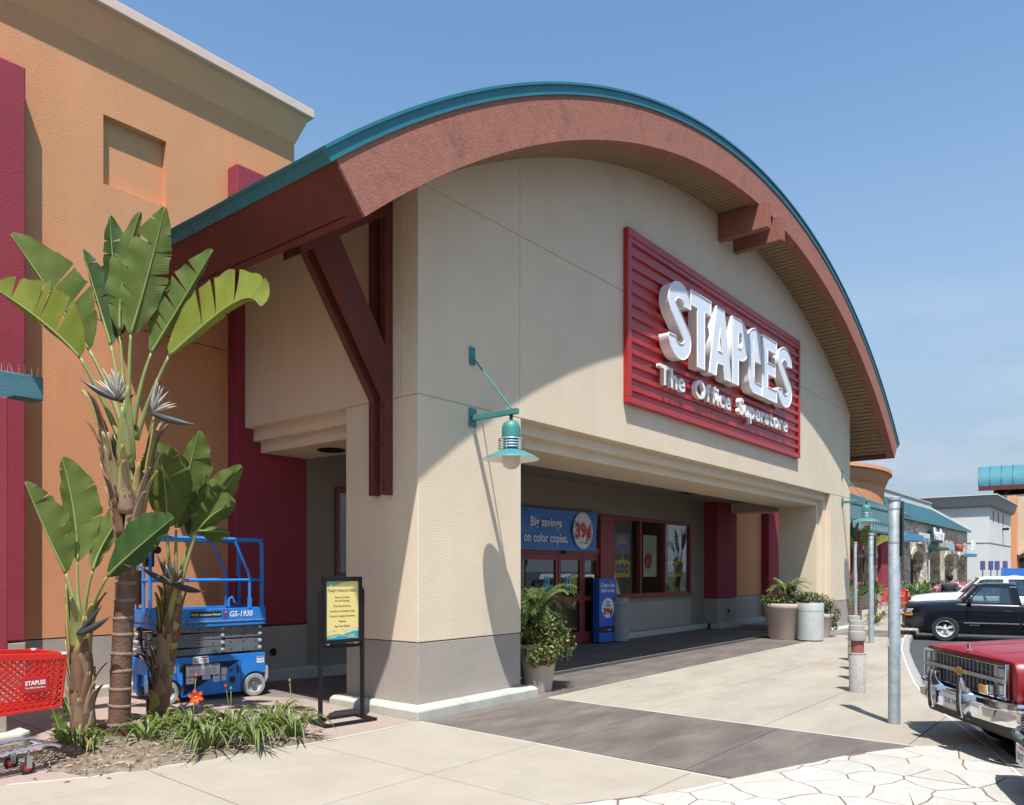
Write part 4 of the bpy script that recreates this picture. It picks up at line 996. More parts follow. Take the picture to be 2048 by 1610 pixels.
broad_leaf(PM, [(-0.347, 3.831, -0.10), (-0.581, 4.155, -0.25), (-1.064, 4.450, -0.35)], 0.105, 0.357, 80, 20, 'leaf_lime', (), (.34, .60, .82), 1)
broad_leaf(PM, [(-0.366, 3.962, 0.10), (-0.608, 4.352, 0.05), (-1.097, 5.100, 0.00)], 0.063, 0.357, 75, 12, 'leaf', (), (.40, .58), 2)
broad_leaf(PM, [(-0.194, 4.041, 0.20), (-0.360, 4.523, 0.25), (-0.515, 5.042, 0.25)], 0.052, 0.210, 60, 55, 'leaf_dark', (), (), 3)
broad_leaf(PM, [(-0.101, 4.145, 0.20), (-0.214, 4.749, 0.30), (-0.256, 5.418, 0.30)], 0.168, 0.210, 30, 40, 'leaf_dark', (), (.8,), 4)
broad_leaf(PM, [(-0.076, 4.181, 0.15), (-0.121, 4.712, 0.20), (0.111, 5.414, 0.20)], 0.178, 0.105, 10, 50, 'leaf', (), (), 14)
broad_leaf(PM, [(0.135, 4.079, -0.05), (0.328, 4.600, -0.10), (0.497, 5.316, -0.10)], 0.325, 0.178, 18, 25, 'leaf', (.72,), (.5,), 5)
broad_leaf(PM, [(0.317, 3.908, 0.00), (0.600, 4.319, -0.05), (0.955, 4.919, -0.05)], 0.273, 0.052, 15, 75, 'leaf', (.22, .45, .62, .78), (), 6)
broad_leaf(PM, [(0.537, 3.846, -0.10), (0.983, 4.171, -0.20), (1.408, 4.526, -0.30), (1.517, 4.257, -0.35)], 0.378, 0.063, 22, 70, 'leaf_lime', (.28, .40, .58, .80), (), 7, shape=.75)
flower(PM, (0.030, 3.409, -0.10), ((((-0.292, 3.597, -0.20)), .03), (((0.262, 3.434, -0.25)), .032)), ((-0.122, 3.585, -0.15), (-0.048, 3.684, -0.15), (0.075, 3.704, -0.15), (0.042, 3.534, -0.20), (0.125, 3.595, -0.15)), 1)
flower(PM, (0.363, 3.279, -0.10), ((((0.845, 3.146, -0.20)), .034), (((0.348, 3.458, -0.10)), .02)), ((0.421, 3.634, -0.15), (0.519, 3.496, -0.15), (0.649, 3.357, -0.20), (0.472, 3.582, -0.10), (0.522, 3.210, -0.10)), 2)
# --- short left plant
PL = bop((-3.16, 1.475, .034), 'short bird of paradise on the left beside the red shopping cart', 2)
TL = bez([EX * a + Vector((0, 0, b)) for a, b in [(0.015, -0.015), (-0.025, 0.332), (-0.025, 0.777), (-0.010, 1.172)]], 10)
MB().tube(TL, .09, 14, radii=[.115 - .0035 * i for i in range(11)]).build('trunk', M['sheath_brown'], PL, smooth=180)
rl = random.Random(9)
def sheaths(P, T, nlev, r, seq, wd=.13, seed=0, step=None, ln=.36):
    rl = random.Random(seed)
    for k in range(nlev):
        f = k / nlev * (len(T) - 1); j = min(len(T) - 2, int(f)); p = T[j].lerp(T[j + 1], f - j)
        for s_ in (-1, 1):
            a = atan2(EX.y, EX.x) + (0 if s_ > 0 else pi) + rl.uniform(-.9, .9) - .5
            m = seq[min(len(seq) - 1, int(k / nlev * len(seq)))] if rl.random() > .3 else rl.choice(('sheath_tan', 'sheath_gold', 'sheath_brown'))
            o = sheath(P, -.06, ln + rl.uniform(-.1, .12), r, r * 1.22 + .02 * k / nlev, a, wd, m if rl.random() > .25 else 'sheath_brown', rl.choice((0, 0, .04, .10))); o.location = p
sheaths(PL, TL, 20, .088, ['sheath_tan', 'sheath_tan', 'sheath_brown', 'sheath_tan', 'sheath_gold', 'sheath_green'], .15, 3)
for P in ([(-0.025, 1.098, 0.00), (-0.074, 1.419, 0.00), (-0.168, 1.686, 0.00)], [(-0.010, 1.123, 0.00), (-0.081, 1.468, 0.03), (-0.082, 1.816, 0.05)], [(0.015, 1.073, 0.00), (-0.000, 1.419, 0.00), (0.104, 1.716, 0.00)], [(0.052, 1.077, -0.05), (0.091, 1.372, -0.05), (0.304, 1.657, -0.10)]):
    stalk(PL, P, .03, .013)
broad_leaf(PL, [(-0.168, 1.686, 0.00), (-0.272, 2.009, -0.10), (-0.475, 2.569, -0.15)], 0.052, 0.242, 70, 25, 'leaf', (), (), 21)
broad_leaf(PL, [(-0.072, 1.806, 0.05), (-0.105, 2.317, 0.10), (-0.261, 2.838, 0.10)], 0.137, 0.262, 20, 15, 'leaf', (), (), 22)
broad_leaf(PL, [(0.104, 1.716, 0.00), (0.171, 2.064, 0.05), (0.521, 2.477, 0.10)], 0.210, 0.073, 35, 45, 'leaf', (), (), 23)
broad_leaf(PL, [(0.304, 1.657, -0.10), (0.568, 1.860, -0.25), (1.052, 2.207, -0.35)], 0.315, 0.126, 30, 20, 'leaf_dark', (), (), 24)
broad_leaf(PL, [(-0.058, -0.042, -0.20), (-0.083, 0.127, -0.20), (-0.172, 0.390, -0.22)], 0.073, 0.084, 15, 15, 'leaf', (), (), 25)
broad_leaf(PL, [(-0.158, 0.153, 0.15), (-0.237, 0.296, 0.20), (-0.298, 0.422, 0.20)], 0.073, 0.073, 15, 15, 'leaf_dark', (), (), 26)
flower(PL, (0.017, 1.093, -0.12), ((((0.385, 1.273, -0.20)), .034), (((0.303, 1.389, -0.20)), .026)), (), 3)
# --- right plant, in front of the lift
PR = bop((-2.151, 1.948, .05), 'bird of paradise on the right with white flower in front of the blue lift', 3)
TQ = bez([EX * a + Vector((0, 0, b)) for a, b in [(-0.022, 0.008), (0.040, 0.403), (0.113, 0.967), (0.181, 1.418)]], 10)
MB().tube(TQ, .09, 14, radii=[.115 - .004 * i for i in range(11)]).build('trunk', M['sheath_brown'], PR, smooth=180)
sheaths(PR, TQ, 21, .09, ['sheath_tan', 'sheath_brown', 'sheath_tan', 'sheath_tan', 'sheath_gold', 'sheath_green'], .16, 5)
for P in ([(0.141, 1.418, 0.00), (0.113, 1.756, 0.00), (0.085, 2.179, 0.00)], [(0.181, 1.418, 0.00), (0.171, 1.813, 0.05), (0.171, 2.154, 0.05)], [(0.209, 1.418, 0.00), (0.236, 1.813, 0.03), (0.397, 2.125, 0.05)], [(0.242, 1.420, -0.05), (0.315, 1.756, -0.05), (0.455, 2.149, -0.05)]):
    stalk(PR, P, .03, .013)
broad_leaf(PR, [(0.091, 2.174, 0.00), (0.140, 2.703, -0.10), (0.023, 3.105, -0.10)], 0.317, 0.293, 15, 18, 'leaf', (), (.55,), 31)
broad_leaf(PR, [(0.149, 2.179, 0.10), (0.259, 2.790, 0.15), (0.391, 3.294, 0.15)], 0.171, 0.244, 30, 30, 'leaf', (), (), 32)
broad_leaf(PR, [(0.363, 2.097, 0.05), (0.604, 2.433, 0.00), (0.938, 2.870, -0.02)], 0.244, 0.146, 20, 40, 'leaf', (.55,), (), 33)
broad_leaf(PR, [(0.309, 2.071, 0.10), (0.374, 2.331, 0.15), (0.440, 2.796, 0.20)], 0.195, 0.171, 35, 35, 'leaf_dark', (), (), 34)
broad_leaf(PR, [(0.438, 2.115, -0.05), (0.670, 2.397, -0.10), (0.911, 2.420, -0.15)], 0.220, 0.122, 25, 45, 'leaf', (), (), 36)
broad_leaf(PR, [(0.455, 2.137, -0.05), (0.614, 2.146, -0.10), (0.855, 2.110, -0.15)], 0.061, 0.134, 40, 30, 'leaf', (), (), 35)
flower(PR, (0.205, 1.544, -0.12), ((((-0.129, 1.744, -0.20)), .034), (((0.623, 1.464, -0.25)), .036), (((0.035, 1.888, -0.15)), .022)), ((0.163, 1.755, -0.15), (0.218, 1.811, -0.15), (0.312, 1.689, -0.15), (0.401, 1.617, -0.15), (0.135, 1.672, -0.20)), 4)
# --- soil, litter and day lilies
BED = [(-3.78, .70), (-3.62, .215), (-3.0, .085), (-2.2, -.05), (-1.50, -.155), (-1.32, .06), (-1.75, .6), (-1.95, 2.05), (-2.5, 2.25), (-3.3, 1.85), (-3.7, 1.2)]
M['soil'] = mat('dry garden soil', (.19, .15, .105), .95, var=.35, vscale=9, bump=1.0, bscale=45, dark=(.10, .07, .05), dscale=8, dlo=.5, dhi=.72)
bm_ = MB(); cxb, cyb = -2.7, .9
rings = [1.0, .97, .9, .7, .4, .1]; hs = [.002, .018, .035, .05, .055, .055]; fine = []
for i in range(len(BED)):
    a, b = BED[i], BED[(i + 1) % len(BED)]
    for k in range(6): fine.append((a[0] + (b[0] - a[0]) * k / 6, a[1] + (b[1] - a[1]) * k / 6))
rl = random.Random(2); nf = len(fine)
for r_, h_ in zip(rings, hs):
    for x, y in fine:
        px_, py_ = cxb + (x - cxb) * r_, cyb + (y - cyb) * r_
        if r_ == 1.0: px_ += rl.uniform(-.03, .03); py_ += rl.uniform(-.015, .015)
        bm_.v.append((px_, py_, gz(px_, py_) + h_ + (rl.uniform(-.012, .012) if r_ < 1 else 0)))
bm_.f = [(a * nf + i, a * nf + (i + 1) % nf, (a + 1) * nf + (i + 1) % nf, (a + 1) * nf + i) for a in range(len(rings) - 1) for i in range(nf)] + [tuple(range((len(rings) - 1) * nf, len(rings) * nf))]
tag(bm_.build('planting_bed', M['soil'], smooth=180), kind='structure')
def inside(P, x, y):
    c = False
    for i in range(len(P)):
        (x0, y0), (x1, y1) = P[i - 1], P[i]
        if (y0 > y) != (y1 > y) and x < (x1 - x0) * (y - y0) / (y1 - y0) + x0: c = not c
    return c
lit = MB(); rl = random.Random(4); k = 0
while k < 1300:
    x, y = rl.uniform(-3.95, -1.3), rl.uniform(-.2, 2.3)
    if not inside(BED, x, y) and rl.random() > .04: continue
    k += 1; a = rl.uniform(0, 6.28); l = rl.uniform(.008, .04) * (1 if rl.random() > .1 else 2.2); w = rl.uniform(.002, .006); z = gz(x, y) + .045 + rl.uniform(0, .02); tl = rl.uniform(-.4, .4)
    if not inside(BED, x, y): z = gz(x, y) + .006
    dx, dy = cos(a), sin(a)
    lit.add([(x - dx * l - dy * w, y - dy * l + dx * w, z - tl * l * .5), (x - dx * l + dy * w, y - dy * l - dx * w, z - tl * l * .5), (x + dx * l + dy * w, y + dy * l - dx * w, z + tl * l * .5), (x + dx * l - dy * w, y + dy * l + dx * w, z + tl * l * .5), (x, y, z + .012)], [(0, 1, 4), (1, 2, 4), (2, 3, 4), (3, 0, 4)])
lo = lit.build('leaf_litter', M['dry'], recalc=False); tag(lo, kind='stuff')
lo.data.materials.append(mat('pale litter', (.42, .33, .25), .9, var=.2)); lo.data.materials.append(mat('red brown litter', (.16, .08, .055), .9, var=.2))
for i, p in enumerate(lo.data.polygons): p.material_index = (i // 4 * 7919) % 3
M['lily'] = mat('lily leaf', (.075, .13, .025), .45, var=.35, vscale=6, col2=(.16, .21, .045), trans=.25)
M['lily_dry'] = mat('dry lily leaf', (.30, .21, .09), .8, trans=.2)
M['lily_orange'] = mat('orange lily petal', (.72, .09, .02), .5, trans=.25); M['lily_yellow'] = mat('lily throat', (.80, .45, .03), .5, trans=.2)
def strap_clump(t, n, lmin, lmax, w, seed, m='lily', spread=.10, bend=1.0):
    rl = random.Random(seed); mb = MB(); idx = []
    for k in range(n):
        a = rl.uniform(0, 2 * pi); l = rl.uniform(lmin, lmax); out = rl.uniform(.45, 1.05); r0 = rl.uniform(0, spread)
        p0 = Vector((r0 * cos(a), r0 * sin(a), 0)); a2 = a + rl.uniform(-.5, .5); d = Vector((cos(a2), sin(a2), 0))
        C = bez([p0, p0 + d * l * .18 + Vector((0, 0, l * .55)), p0 + d * l * out * .62 + Vector((0, 0, l * (.95 - .35 * out * bend))), p0 + d * l * out + Vector((0, 0, l * (.95 - 1.0 * out * bend) if out > .35 else l * .9))], 7)
        sd = Vector((-d.y, d.x, 0)); o = len(mb.v)
        for i, c in enumerate(C):
            ww = w * (.7 + .5 * sin(pi * min(.9, i / 7 + .1))) * (1 - (i / 7) ** 4) + .0008
            c = Vector((c.x, c.y, max(.012, c.z)))
            mb.v += [tuple(c - sd * ww + Vector((0, 0, ww * .5))), tuple(c), tuple(c + sd * ww + Vector((0, 0, ww * .5)))]
        for i in range(7):
            for j in range(2): mb.f.append((o + i * 3 + j, o + i * 3 + j + 1, o + (i + 1) * 3 + j + 1, o + (i + 1) * 3 + j))
            idx += [1 if rl.random() < .0 else 0] * 2
    o = mb.build('foliage', M[m], t, smooth=180, recalc=False)
    return o
def lily(x, y, label, n=46, lmin=.35, lmax=.65, seed=0, z=None):
    t = thing('day_lily', label, 'plant', (x, y, gz(x, y) + .04), 0, 'day lilies edging the planting bed')
    lmin *= .84; lmax *= .84; strap_clump(t, n, lmin, lmax, .0095, seed); strap_clump(t, max(2, n // 12), lmin, lmax * .9, .008, seed + 50, 'lily_dry')
    return t
def scape(t, tip, kind):
    C = bez([(0, 0, 0), (tip[0] * .3, tip[1] * .3, tip[2] * .7), tip], 8); MB().tube(C, .004, 6).build('flower_stalk', M['petiole'], t, smooth=180)
    tp_ = Vector(tip)
    if kind == 'open':
        fm = MB()
        d = (Vector((-6.5, -6.7, 1.2)) - (t.location + tp_)).normalized(); u = d.orthogonal().normalized(); v = d.cross(u)
        for k in range(6):
            a = k * pi / 3; e = u * cos(a) + v * sin(a); s_ = d.cross(e)
            C = [tp_, tp_ + e * .025 + d * .022, tp_ + e * .055 + d * .03, tp_ + e * .078 + d * .02]; ww = (.005, .017, .02, .002)
            o = len(fm.v)
            for c, q in zip(C, ww): fm.v += [tuple(c - s_ * q), tuple(c + d * -.003), tuple(c + s_ * q)]
            fm.f += [(o + i * 3 + j, o + i * 3 + j + 1, o + (i + 1) * 3 + j + 1, o + (i + 1) * 3 + j) for i in range(3) for j in range(2)]
        fm.build('flower', M['lily_orange'], t, smooth=180, recalc=False)
        MB().ball(tuple(tp_ + d * .014), .013, 8, 6).build('flower_throat', M['lily_yellow'], t, smooth=180)
    else:
        mb = MB()
        for dx, dy, dz in ((0, 0, .04), (.02, .01, .02), (-.015, -.01, .025)):
            mb.tube([tp_, tp_ + Vector((dx, dy, dz)) * .5, tp_ + Vector((dx, dy, dz))], .008, 6, radii=[.004, .010, .002])
        mb.build('flower_bud', M['lily_orange'] if kind == 'bud' else M['petiole'], t, smooth=180)
LL = [((-3.330, 1.225), 'small tuft of strap leaves at the foot of the left plant', 22, .25, .42), ((-3.275, 1.008), 'small leaning tuft right of the left plant foot', 18, .25, .40), ((-2.785, 0.947), 'day lily tuft between the ringed trunk and the right plant', 30, .30, .48),
      ((-2.483, 1.246), 'day lily clump at the foot of the right plant', 30, .3, .5), ((-2.455, 0.668), 'day lily clump with open orange flower', 50, .4, .66), ((-2.526, 0.237), 'day lily clump spilling over the front edge of the bed', 52, .35, .62), ((-2.105, 0.551), 'day lily clump right of the orange flower one', 50, .4, .66), ((-2.134, 0.111), 'day lily clump in the middle of the row of lilies', 50, .35, .66),
      ((-1.678, 0.433), 'day lily clump second from the directory stand', 50, .4, .66), ((-1.697, 0.075), 'day lily clump nearest the directory stand', 50, .35, .62)]
for i, ((x, y), lb, n_, l0, l1) in enumerate(LL):
    t = lily(x, y, lb, n_, l0, l1, 100 + i)
    if i == 4: scape(t, (-.02, -.10, .44), 'open'); scape(t, (.05, .02, .62), 'bud'); scape(t, (-.14, .02, .40), 'bud')
    if i == 6: scape(t, (-.06, .0, .50), 'bud'); scape(t, (.03, .05, .46), 'green')
    if i == 9: scape(t, (.03, .1, .55), 'green')
# --- potted plants by the entrance
def leaf_cloud(n, cells, size, seed, mats_, parent, name='foliage', flat=.5):
    """many small leaves spread through a few ellipsoids (centre, radii)"""
    rl = random.Random(seed); mb = MB()
    for k in range(n):
        c, r = rl.choices(cells, [a[1][0] * a[1][1] * a[1][2] for a in cells])[0]
        d = Vector((rl.gauss(0, 1), rl.gauss(0, 1), rl.gauss(0, 1))).normalized() * (rl.random() ** .28)
        p = Vector((c[0] + d.x * r[0], c[1] + d.y * r[1], c[2] + d.z * r[2]))
        nrm = (d * .7 + Vector((rl.gauss(0, .6), rl.gauss(0, .6), rl.gauss(.5, .5)))).normalized(); u = nrm.orthogonal().normalized(); u = (Matrix.Rotation(rl.uniform(0, 6.28), 3, nrm) @ u); v = nrm.cross(u)
        s = size * rl.uniform(.6, 1.3)
        mb.add([p - u * s, p - v * s * flat + nrm * s * .12, p + u * s, p + v * s * flat + nrm * s * .12], [(0, 1, 2), (0, 2, 3)])
    o = mb.build(name, mats_[0], parent, recalc=False)
    for m in mats_[1:]: o.data.materials.append(m)
    for i, p in enumerate(o.data.polygons): p.material_index = random.Random(i // 2 + seed).randrange(len(mats_))
    return o
M['bush_a'] = mat('bush leaf green', (.055, .11, .018), .4, trans=.25); M['bush_b'] = mat('bush leaf yellow green', (.17, .21, .035), .4, trans=.3); M['bush_c'] = mat('bush leaf pale', (.34, .33, .10), .45, trans=.25); M['bush_d'] = mat('bush leaf deep green', (.022, .055, .012), .4, trans=.2)
M['bush_r'] = mat('bush leaf reddish', (.22, .11, .05), .45, trans=.2)
M['pink'+'_petal'] = mat('pink petal', (.62, .13, .27), .6, trans=.25); M['pink_pale'] = mat('pale pink petal', (.75, .32, .42), .6, trans=.25)
M['palm_leaf'] = mat('palm leaflet', (.10, .16, .045), .4, var=.3, vscale=5, col2=(.19, .24, .08), trans=.25)
def frond_mesh(L_, arch, nl, ll, seed):
    rl = random.Random(seed); C = bez([(0, 0, 0), (L_ * .12, 0, L_ * .55), (L_ * .5, 0, L_ * (.95 - .3 * arch)), (L_ * .95, 0, L_ * (.75 - .75 * arch))], 20); mb = MB()
    mb.tube(C, .006, 5, radii=[.007 * (1 - i / 21) + .0012 for i in range(21)])
    for k in range(nl):
        t = .22 + .78 * k / nl; f = t * 20; j = min(19, int(f)); p = C[j].lerp(C[j + 1], f - j); tg = (C[j + 1] - C[j]).normalized()
        for s in (-1, 1):
            l = ll * (sin(pi * (.12 + .80 * t)) ** .6) * rl.uniform(.85, 1.1); d = (tg * .75 + Vector((0, s, 0)) * .75 + Vector((0, 0, .25 * rl.uniform(.3, 1.2)))).normalized(); sd = d.cross(Vector((0, 0, 1))).normalized() * .0065
            q = p + d * l * .55; e = p + d * l + Vector((0, 0, -l * .22))
            mb.add([p - sd * .5, p + sd * .5, q + sd, e, q - sd], [(0, 1, 2, 4), (4, 2, 3)])
    return mb.mesh('frond', M['palm_leaf'], recalc=False)
def palm(parent, z0, n, L_, seed, ox=0, oy=0, ll=.26):
    rl = random.Random(seed); ms = [frond_mesh(L_ * k, a, 30, ll, seed + i) for i, (k, a) in enumerate(((1, .05), (.95, .45), (.85, .95)))]
    for k in range(n):
        m = ms[0 if k < n * .3 else 1 if k < n * .7 else 2]
        inst('frond', m, parent, (ox + rl.uniform(-.02, .02), oy + rl.uniform(-.02, .02), z0), (0, rl.uniform(-.15, .15), rl.uniform(0, 6.28)), (1, 1, 1))
M['pot'] = mat('pinkish planter', (.48, .385, .315), .8, var=.08, vscale=5, bump=.2, bscale=40)
def pot(t, rb, rt, h, lip=.05):
    MB().lathe([(rb * .97, 0), (rb, .02), (rb + (rt - rb) * .86, h - lip * 1.7), (rt * .99, h - lip * 1.5), (rt * 1.03, h - lip), (rt * 1.03, h - .012), (rt * 1.01, h), (rt * .92, h), (rt * .9, h - .06), (.02, h - .06)], 44).build('pot', M['pot'], t, smooth=50)
    MB().lathe([(rt * .90, h - .07), (rt * .5, h - .04), (.02, h - .03)], 24, cap=False).build('potting_soil', M['soil'], t, smooth=180)
t = thing('potted_plant', 'tall tapered planter with palm over trailing yellow green bush beside the near pier', 'planter', (2.55, .15, .003), 0, 'planters at the entrance')
pot(t, .205, .30, .68)
leaf_cloud(5200, [((0, 0, .86), (.37, .37, .20)), ((.16, -.16, .72), (.24, .24, .22)), ((-.10, -.26, .62), (.20, .14, .24)), ((-.22, -.12, .58), (.14, .16, .22)), ((.24, .0, .95), (.16, .16, .14)), ((.30, -.18, .80), (.14, .14, .14))], .034, 1, [M['bush_a'], M['bush_b'], M['bush_b'], M['bush_c'], M['bush_a'], M['bush_r']], t)
leaf_cloud(18, [((.2, -.25, .55), (.2, .1, .12)), ((-.15, -.3, .9), (.2, .1, .12))], .02, 5, [M['pink_petal'], M['pink_pale']], t, 'blossoms')
palm(t, .98, 26, .62, 3, ll=.24)
leaf_cloud(1500, [((.05, .02, 1.0), (.42, .42, .22)), ((.30, -.22, .66), (.22, .22, .26)), ((-.02, -.30, .60), (.2, .14, .2))], .030, 77, [M['bush_a'], M['bush_b'], M['bush_d']], t)
t = thing('potted_plant', 'wide round planter with pink geraniums and a palm by the far pier', 'planter', (13.25, .40, 0), 0, 'planters at the entrance')
pot(t, .345, .49, .91, .09)
GE = [((0, 0, .98), (.50, .50, .17)), ((.22, -.42, 1.02), (.28, .25, .20)), ((.55, -.52, .98), (.34, .28, .22)), ((.88, -.55, .72), (.14, .20, .32)), ((.95, -.58, .45), (.10, .16, .25)), ((-.32, .28, 1.0), (.26, .22, .16))]
leaf_cloud(2600, GE, .036, 8, [M['bush_a'], M['bush_d'], M['bush_a'], M['bush_b']], t)
rlb = random.Random(6)
leaf_cloud(330, [(c, (r[0] * 1.05, r[1] * 1.05, r[2] * 1.05)) for c, r in GE], .022, 9, [M['pink_petal'], M['pink_pale']], t, 'blossoms', .9)
palm(t, 1.0, 18, .62, 13, .05, -.05, .22)
t = thing('potted_plant', 'planter of trailing pink geraniums squeezed between the grey bin and the far pier', 'planter', (14.36, -.12, 0), 0, 'planters at the entrance')
pot(t, .26, .36, .62, .07)
GE = [((0, 0, .88), (.40, .40, .26)), ((.12, -.25, .62), (.30, .26, .30)), ((.18, -.30, .36), (.18, .16, .22))]
leaf_cloud(1500, GE, .036, 38, [M['bush_a'], M['bush_d'], M['bush_a'], M['bush_b']], t)
leaf_cloud(170, [(c, (r[0] * 1.05, r[1] * 1.05, r[2] * 1.05)) for c, r in GE], .024, 39, [M['pink_petal'], M['pink_pale']], t, 'blossoms', .9)
def litter_bin(x, y, r, h, label, m):
    t = thing('litter_bin', label, 'bin', (x, y, 0), 0, 'round concrete litter bins')
    MB().lathe([(r * .90, 0), (r * .90, .035), (.02, .035)], 40).build('base', mat('bin base', (.10, .10, .10), .8), t, smooth=1)
    MB().lathe([(r, .03), (r, h - .20), (r * .985, h - .197)], 44).build('shell', m, t, smooth=40)
    MB().lathe([(r * .985, h - .19), (r * 1.005, h - .187), (r * 1.005, h - .01), (r * .99, h), (r * .80, h), (r * .74, h - .12), (.02, h - .14)], 44).build('lid', m, t, smooth=40)
    return t
M['bin'] = mat('bin concrete', (.40, .42, .40), .8, var=.12, vscale=3, bump=.3, bscale=60, dark=(.52, .54, .52), dscale=2.5, dlo=.55, dhi=.7)
litter_bin(13.20, -.28, .315, .93, 'round grey concrete litter bin in front of the flower planter', M['bin'])
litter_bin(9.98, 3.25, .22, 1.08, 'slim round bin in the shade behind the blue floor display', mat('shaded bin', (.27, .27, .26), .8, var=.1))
# ---------------------------------------------------------------- scissor lift
M['lift_blue'] = mat('lift blue paint', (.018, .19, .58), .42, var=.16, vscale=5, spec=.45, dark=(.05, .13, .30), dscale=14, dlo=.62, dhi=.75)
M['lift_grey'] = mat('scissor arm grey', (.13, .145, .155), .55, var=.12, vscale=5, metal=.2)
M['lift_pale'] = mat('pale grey casting', (.34, .36, .37), .55, var=.1)
M['tyre_grey'] = mat('grey non marking tyre', (.30, .29, .275), .8, var=.12, vscale=8, bump=.2, bscale=60)
M['label_white'] = mat('white decal', (.68, .68, .66), .5, var=.06)
LB = M['lift_blue']
SL = thing('scissor_lift', 'blue scissor lift parked against the orange wall behind the plants', 'lift', (-.547, 2.537, .068), radians(-8.25))
P_ = [(-1.29, .34), (-1.29, .585), (.141, .575), (.141, .30), (.155, .20), (.15, .10), (-.19, .085), (-.20, .20), (-.17, .30), (-.95, .31), (-.95, .08), (-1.0, .08)]
body = MB()
def xz(poly, y0, y1): return MB().prism(poly, lambda a, b: (a, y0, b), lambda a, b: (a, y1, b))
arch = lambda cx, r, a0, a1, n=10: [(cx + r * cos(radians(a0 + (a1 - a0) * i / n)), .15 + r * sin(radians(a0 + (a1 - a0) * i / n))) for i in range(n + 1)]
side = [(-.955, .085), (-.955, .15)] + arch(-1.136, .185, 0, 95) + [(-1.30, .335), (-1.30, .585), (.141, .573), (.141, .31)] + arch(0, .185, 60, 178) + [(-.19, .085)]
xz(side, 0, .055).build('chassis_side', LB, SL, bevel=.006); xz(side, .705, .76).build('chassis_side', LB, SL, bevel=.006)
MB().box(-1.28, .12, .056, .704, .20, .56).build('chassis', LB, SL, bevel=.01)
MB().box(-1.32, -1.285, .02, .74, .36, .56).build('end_plate', LB, SL, bevel=.01)
for y0 in (.06, .50): MB().prism([(y0, .37), (y0 + .2, .37), (y0 + .16, .12), (y0 + .04, .12)], lambda a, b: (-1.33, a, b), lambda a, b: (-1.29, a, b)).build('end_bracket', LB, SL, bevel=.01)
MB().prism([(.142, .34), (.175, .40), (.19, .38), (.19, .24), (.15, .17)], lambda a, b: (a, .01, b), lambda a, b: (a, .06, b)).build('pothole_guard', M['lift_pale'], SL)
for wx in (0, -1.136):
    for wy in (.005, .655):
        w = MB().lathe([(.10, .0), (.142, .0), (.152, .012), (.152, .088), (.142, .10), (.10, .10)], 36, axis='y', cap=False).build('wheel', M['tyre_grey'], SL, smooth=50, loc=(wx, wy, .152))
        MB().lathe([(.02, .035), (.08, .04), (.105, .018), (.118, .0)], 36, axis='y', cap=False).build('rim', M['lift_pale'], w, smooth=1)
        MB().lathe([(.001, .01), (.035, .012), (.04, .03)], 20, axis='y').build('hub', M['lift_grey'], w, smooth=1)
        for k in range(5):
            a = 2 * pi * k / 5; MB().lathe([(.006, 0), (.006, -.008)], 6, axis='y').build('wheel_bolt', M['steel'], w, loc=(.026 * cos(a), .003, .026 * sin(a)))
for sy in (.05, .655):
    for k in range(4):
        z = .60 + k * .0935; tl = (.012 if k % 2 else -.012)
        a = xz([(-1.28, z + tl), (.115, z - tl), (.115, z - tl + .085), (-1.28, z + tl + .085)], sy, sy + .045).build('scissor_arm', M['lift_grey'], SL, bevel=.004)
        if sy < .1:
            for px_ in (-.72, -.54, -.31, -.14, .03): MB().lathe([(.009, 0), (.009, -.004)], 8, axis='y').build('arm_hole', M['black'], a, loc=(px_, sy, z + .045))
            for px_ in (-1.17, -.42, .09): MB().lathe([(.012, -.02), (.022, -.016), (.026, 0)], 14, axis='y').build('pivot_pin', M['lift_pale'], a, loc=(px_, sy - .001, z + .043), smooth=1)
for k in range(3):
    z = .615 + k * .1
    for y0 in (.11, .27): MB().box(-1.31, -1.27, y0, y0 + .10, z, z + .085).build('link_tube', M['lift_pale'], SL, bevel=.006)
    MB().cyl((-1.30, .38, z + .04), (-1.30, .70, z + .04), .035, n=14).build('cross_tube', M['lift_pale'], SL, smooth=40)
dk = MB(); dk.box(-1.342, .155, .002, .758, .955, 1.02); dk.build('deck_frame', LB, SL, bevel=.006)
for y0, y1 in ((-.004, .02), (.74, .764)): MB().box(-1.345, .15, y0, y1, 1.022, 1.185).build('toe_board', LB, SL, bevel=.005)
MB().box(.128, .158, .021, .739, 1.022, 1.185).build('toe_board', LB, SL, bevel=.005); MB().box(-1.35, -1.33, .021, .739, 1.022, 1.185).build('toe_board', LB, SL, bevel=.005)
MB().box(-1.33, .13, .02, .74, 1.021, 1.03).build('deck_plate', M['lift_grey'], SL)
MB().box(-1.30, .148, -.010, -.004, 1.018, 1.026).build('deck_edge', M['lift_pale'], SL)
r_ = .021
for y in (.012, .748):
    arc_ = [(.10 - .09 + .09 * sin(radians(a)), y, 2.085 - .09 + .09 * cos(radians(a))) for a in range(0, 91, 15)]
    MB().tube([(-1.33, y, 2.085)] + arc_ + [(.10, y, 1.19)], r_ * 1.2, 10).build('top_rail', LB, SL, smooth=40)
    MB().tube([(-1.33, y, 1.55), (.10, y, 1.55)], r_ * .9, 8).build('mid_rail', LB, SL, smooth=40)
    MB().tube([(-.28, y, 2.08), (-.09, y, 1.66), (-.07, y, 1.58), (-.07, y, 1.30)], r_ * .95, 8).build('rail_brace', LB, SL, smooth=40)
    MB().box(-.09, -.05, y - .022, y + .022, 1.18, 1.32).build('rail_socket', LB, SL)
    MB().tube([(-1.33, y, 2.085), (-1.33, y, 1.18)], r_ * 1.1, 8).build('rail_post', LB, SL, smooth=40)
    MB().box(.082, .118, y - .025, y + .025, 1.185, 1.90).build('end_post', LB, SL, bevel=.005)
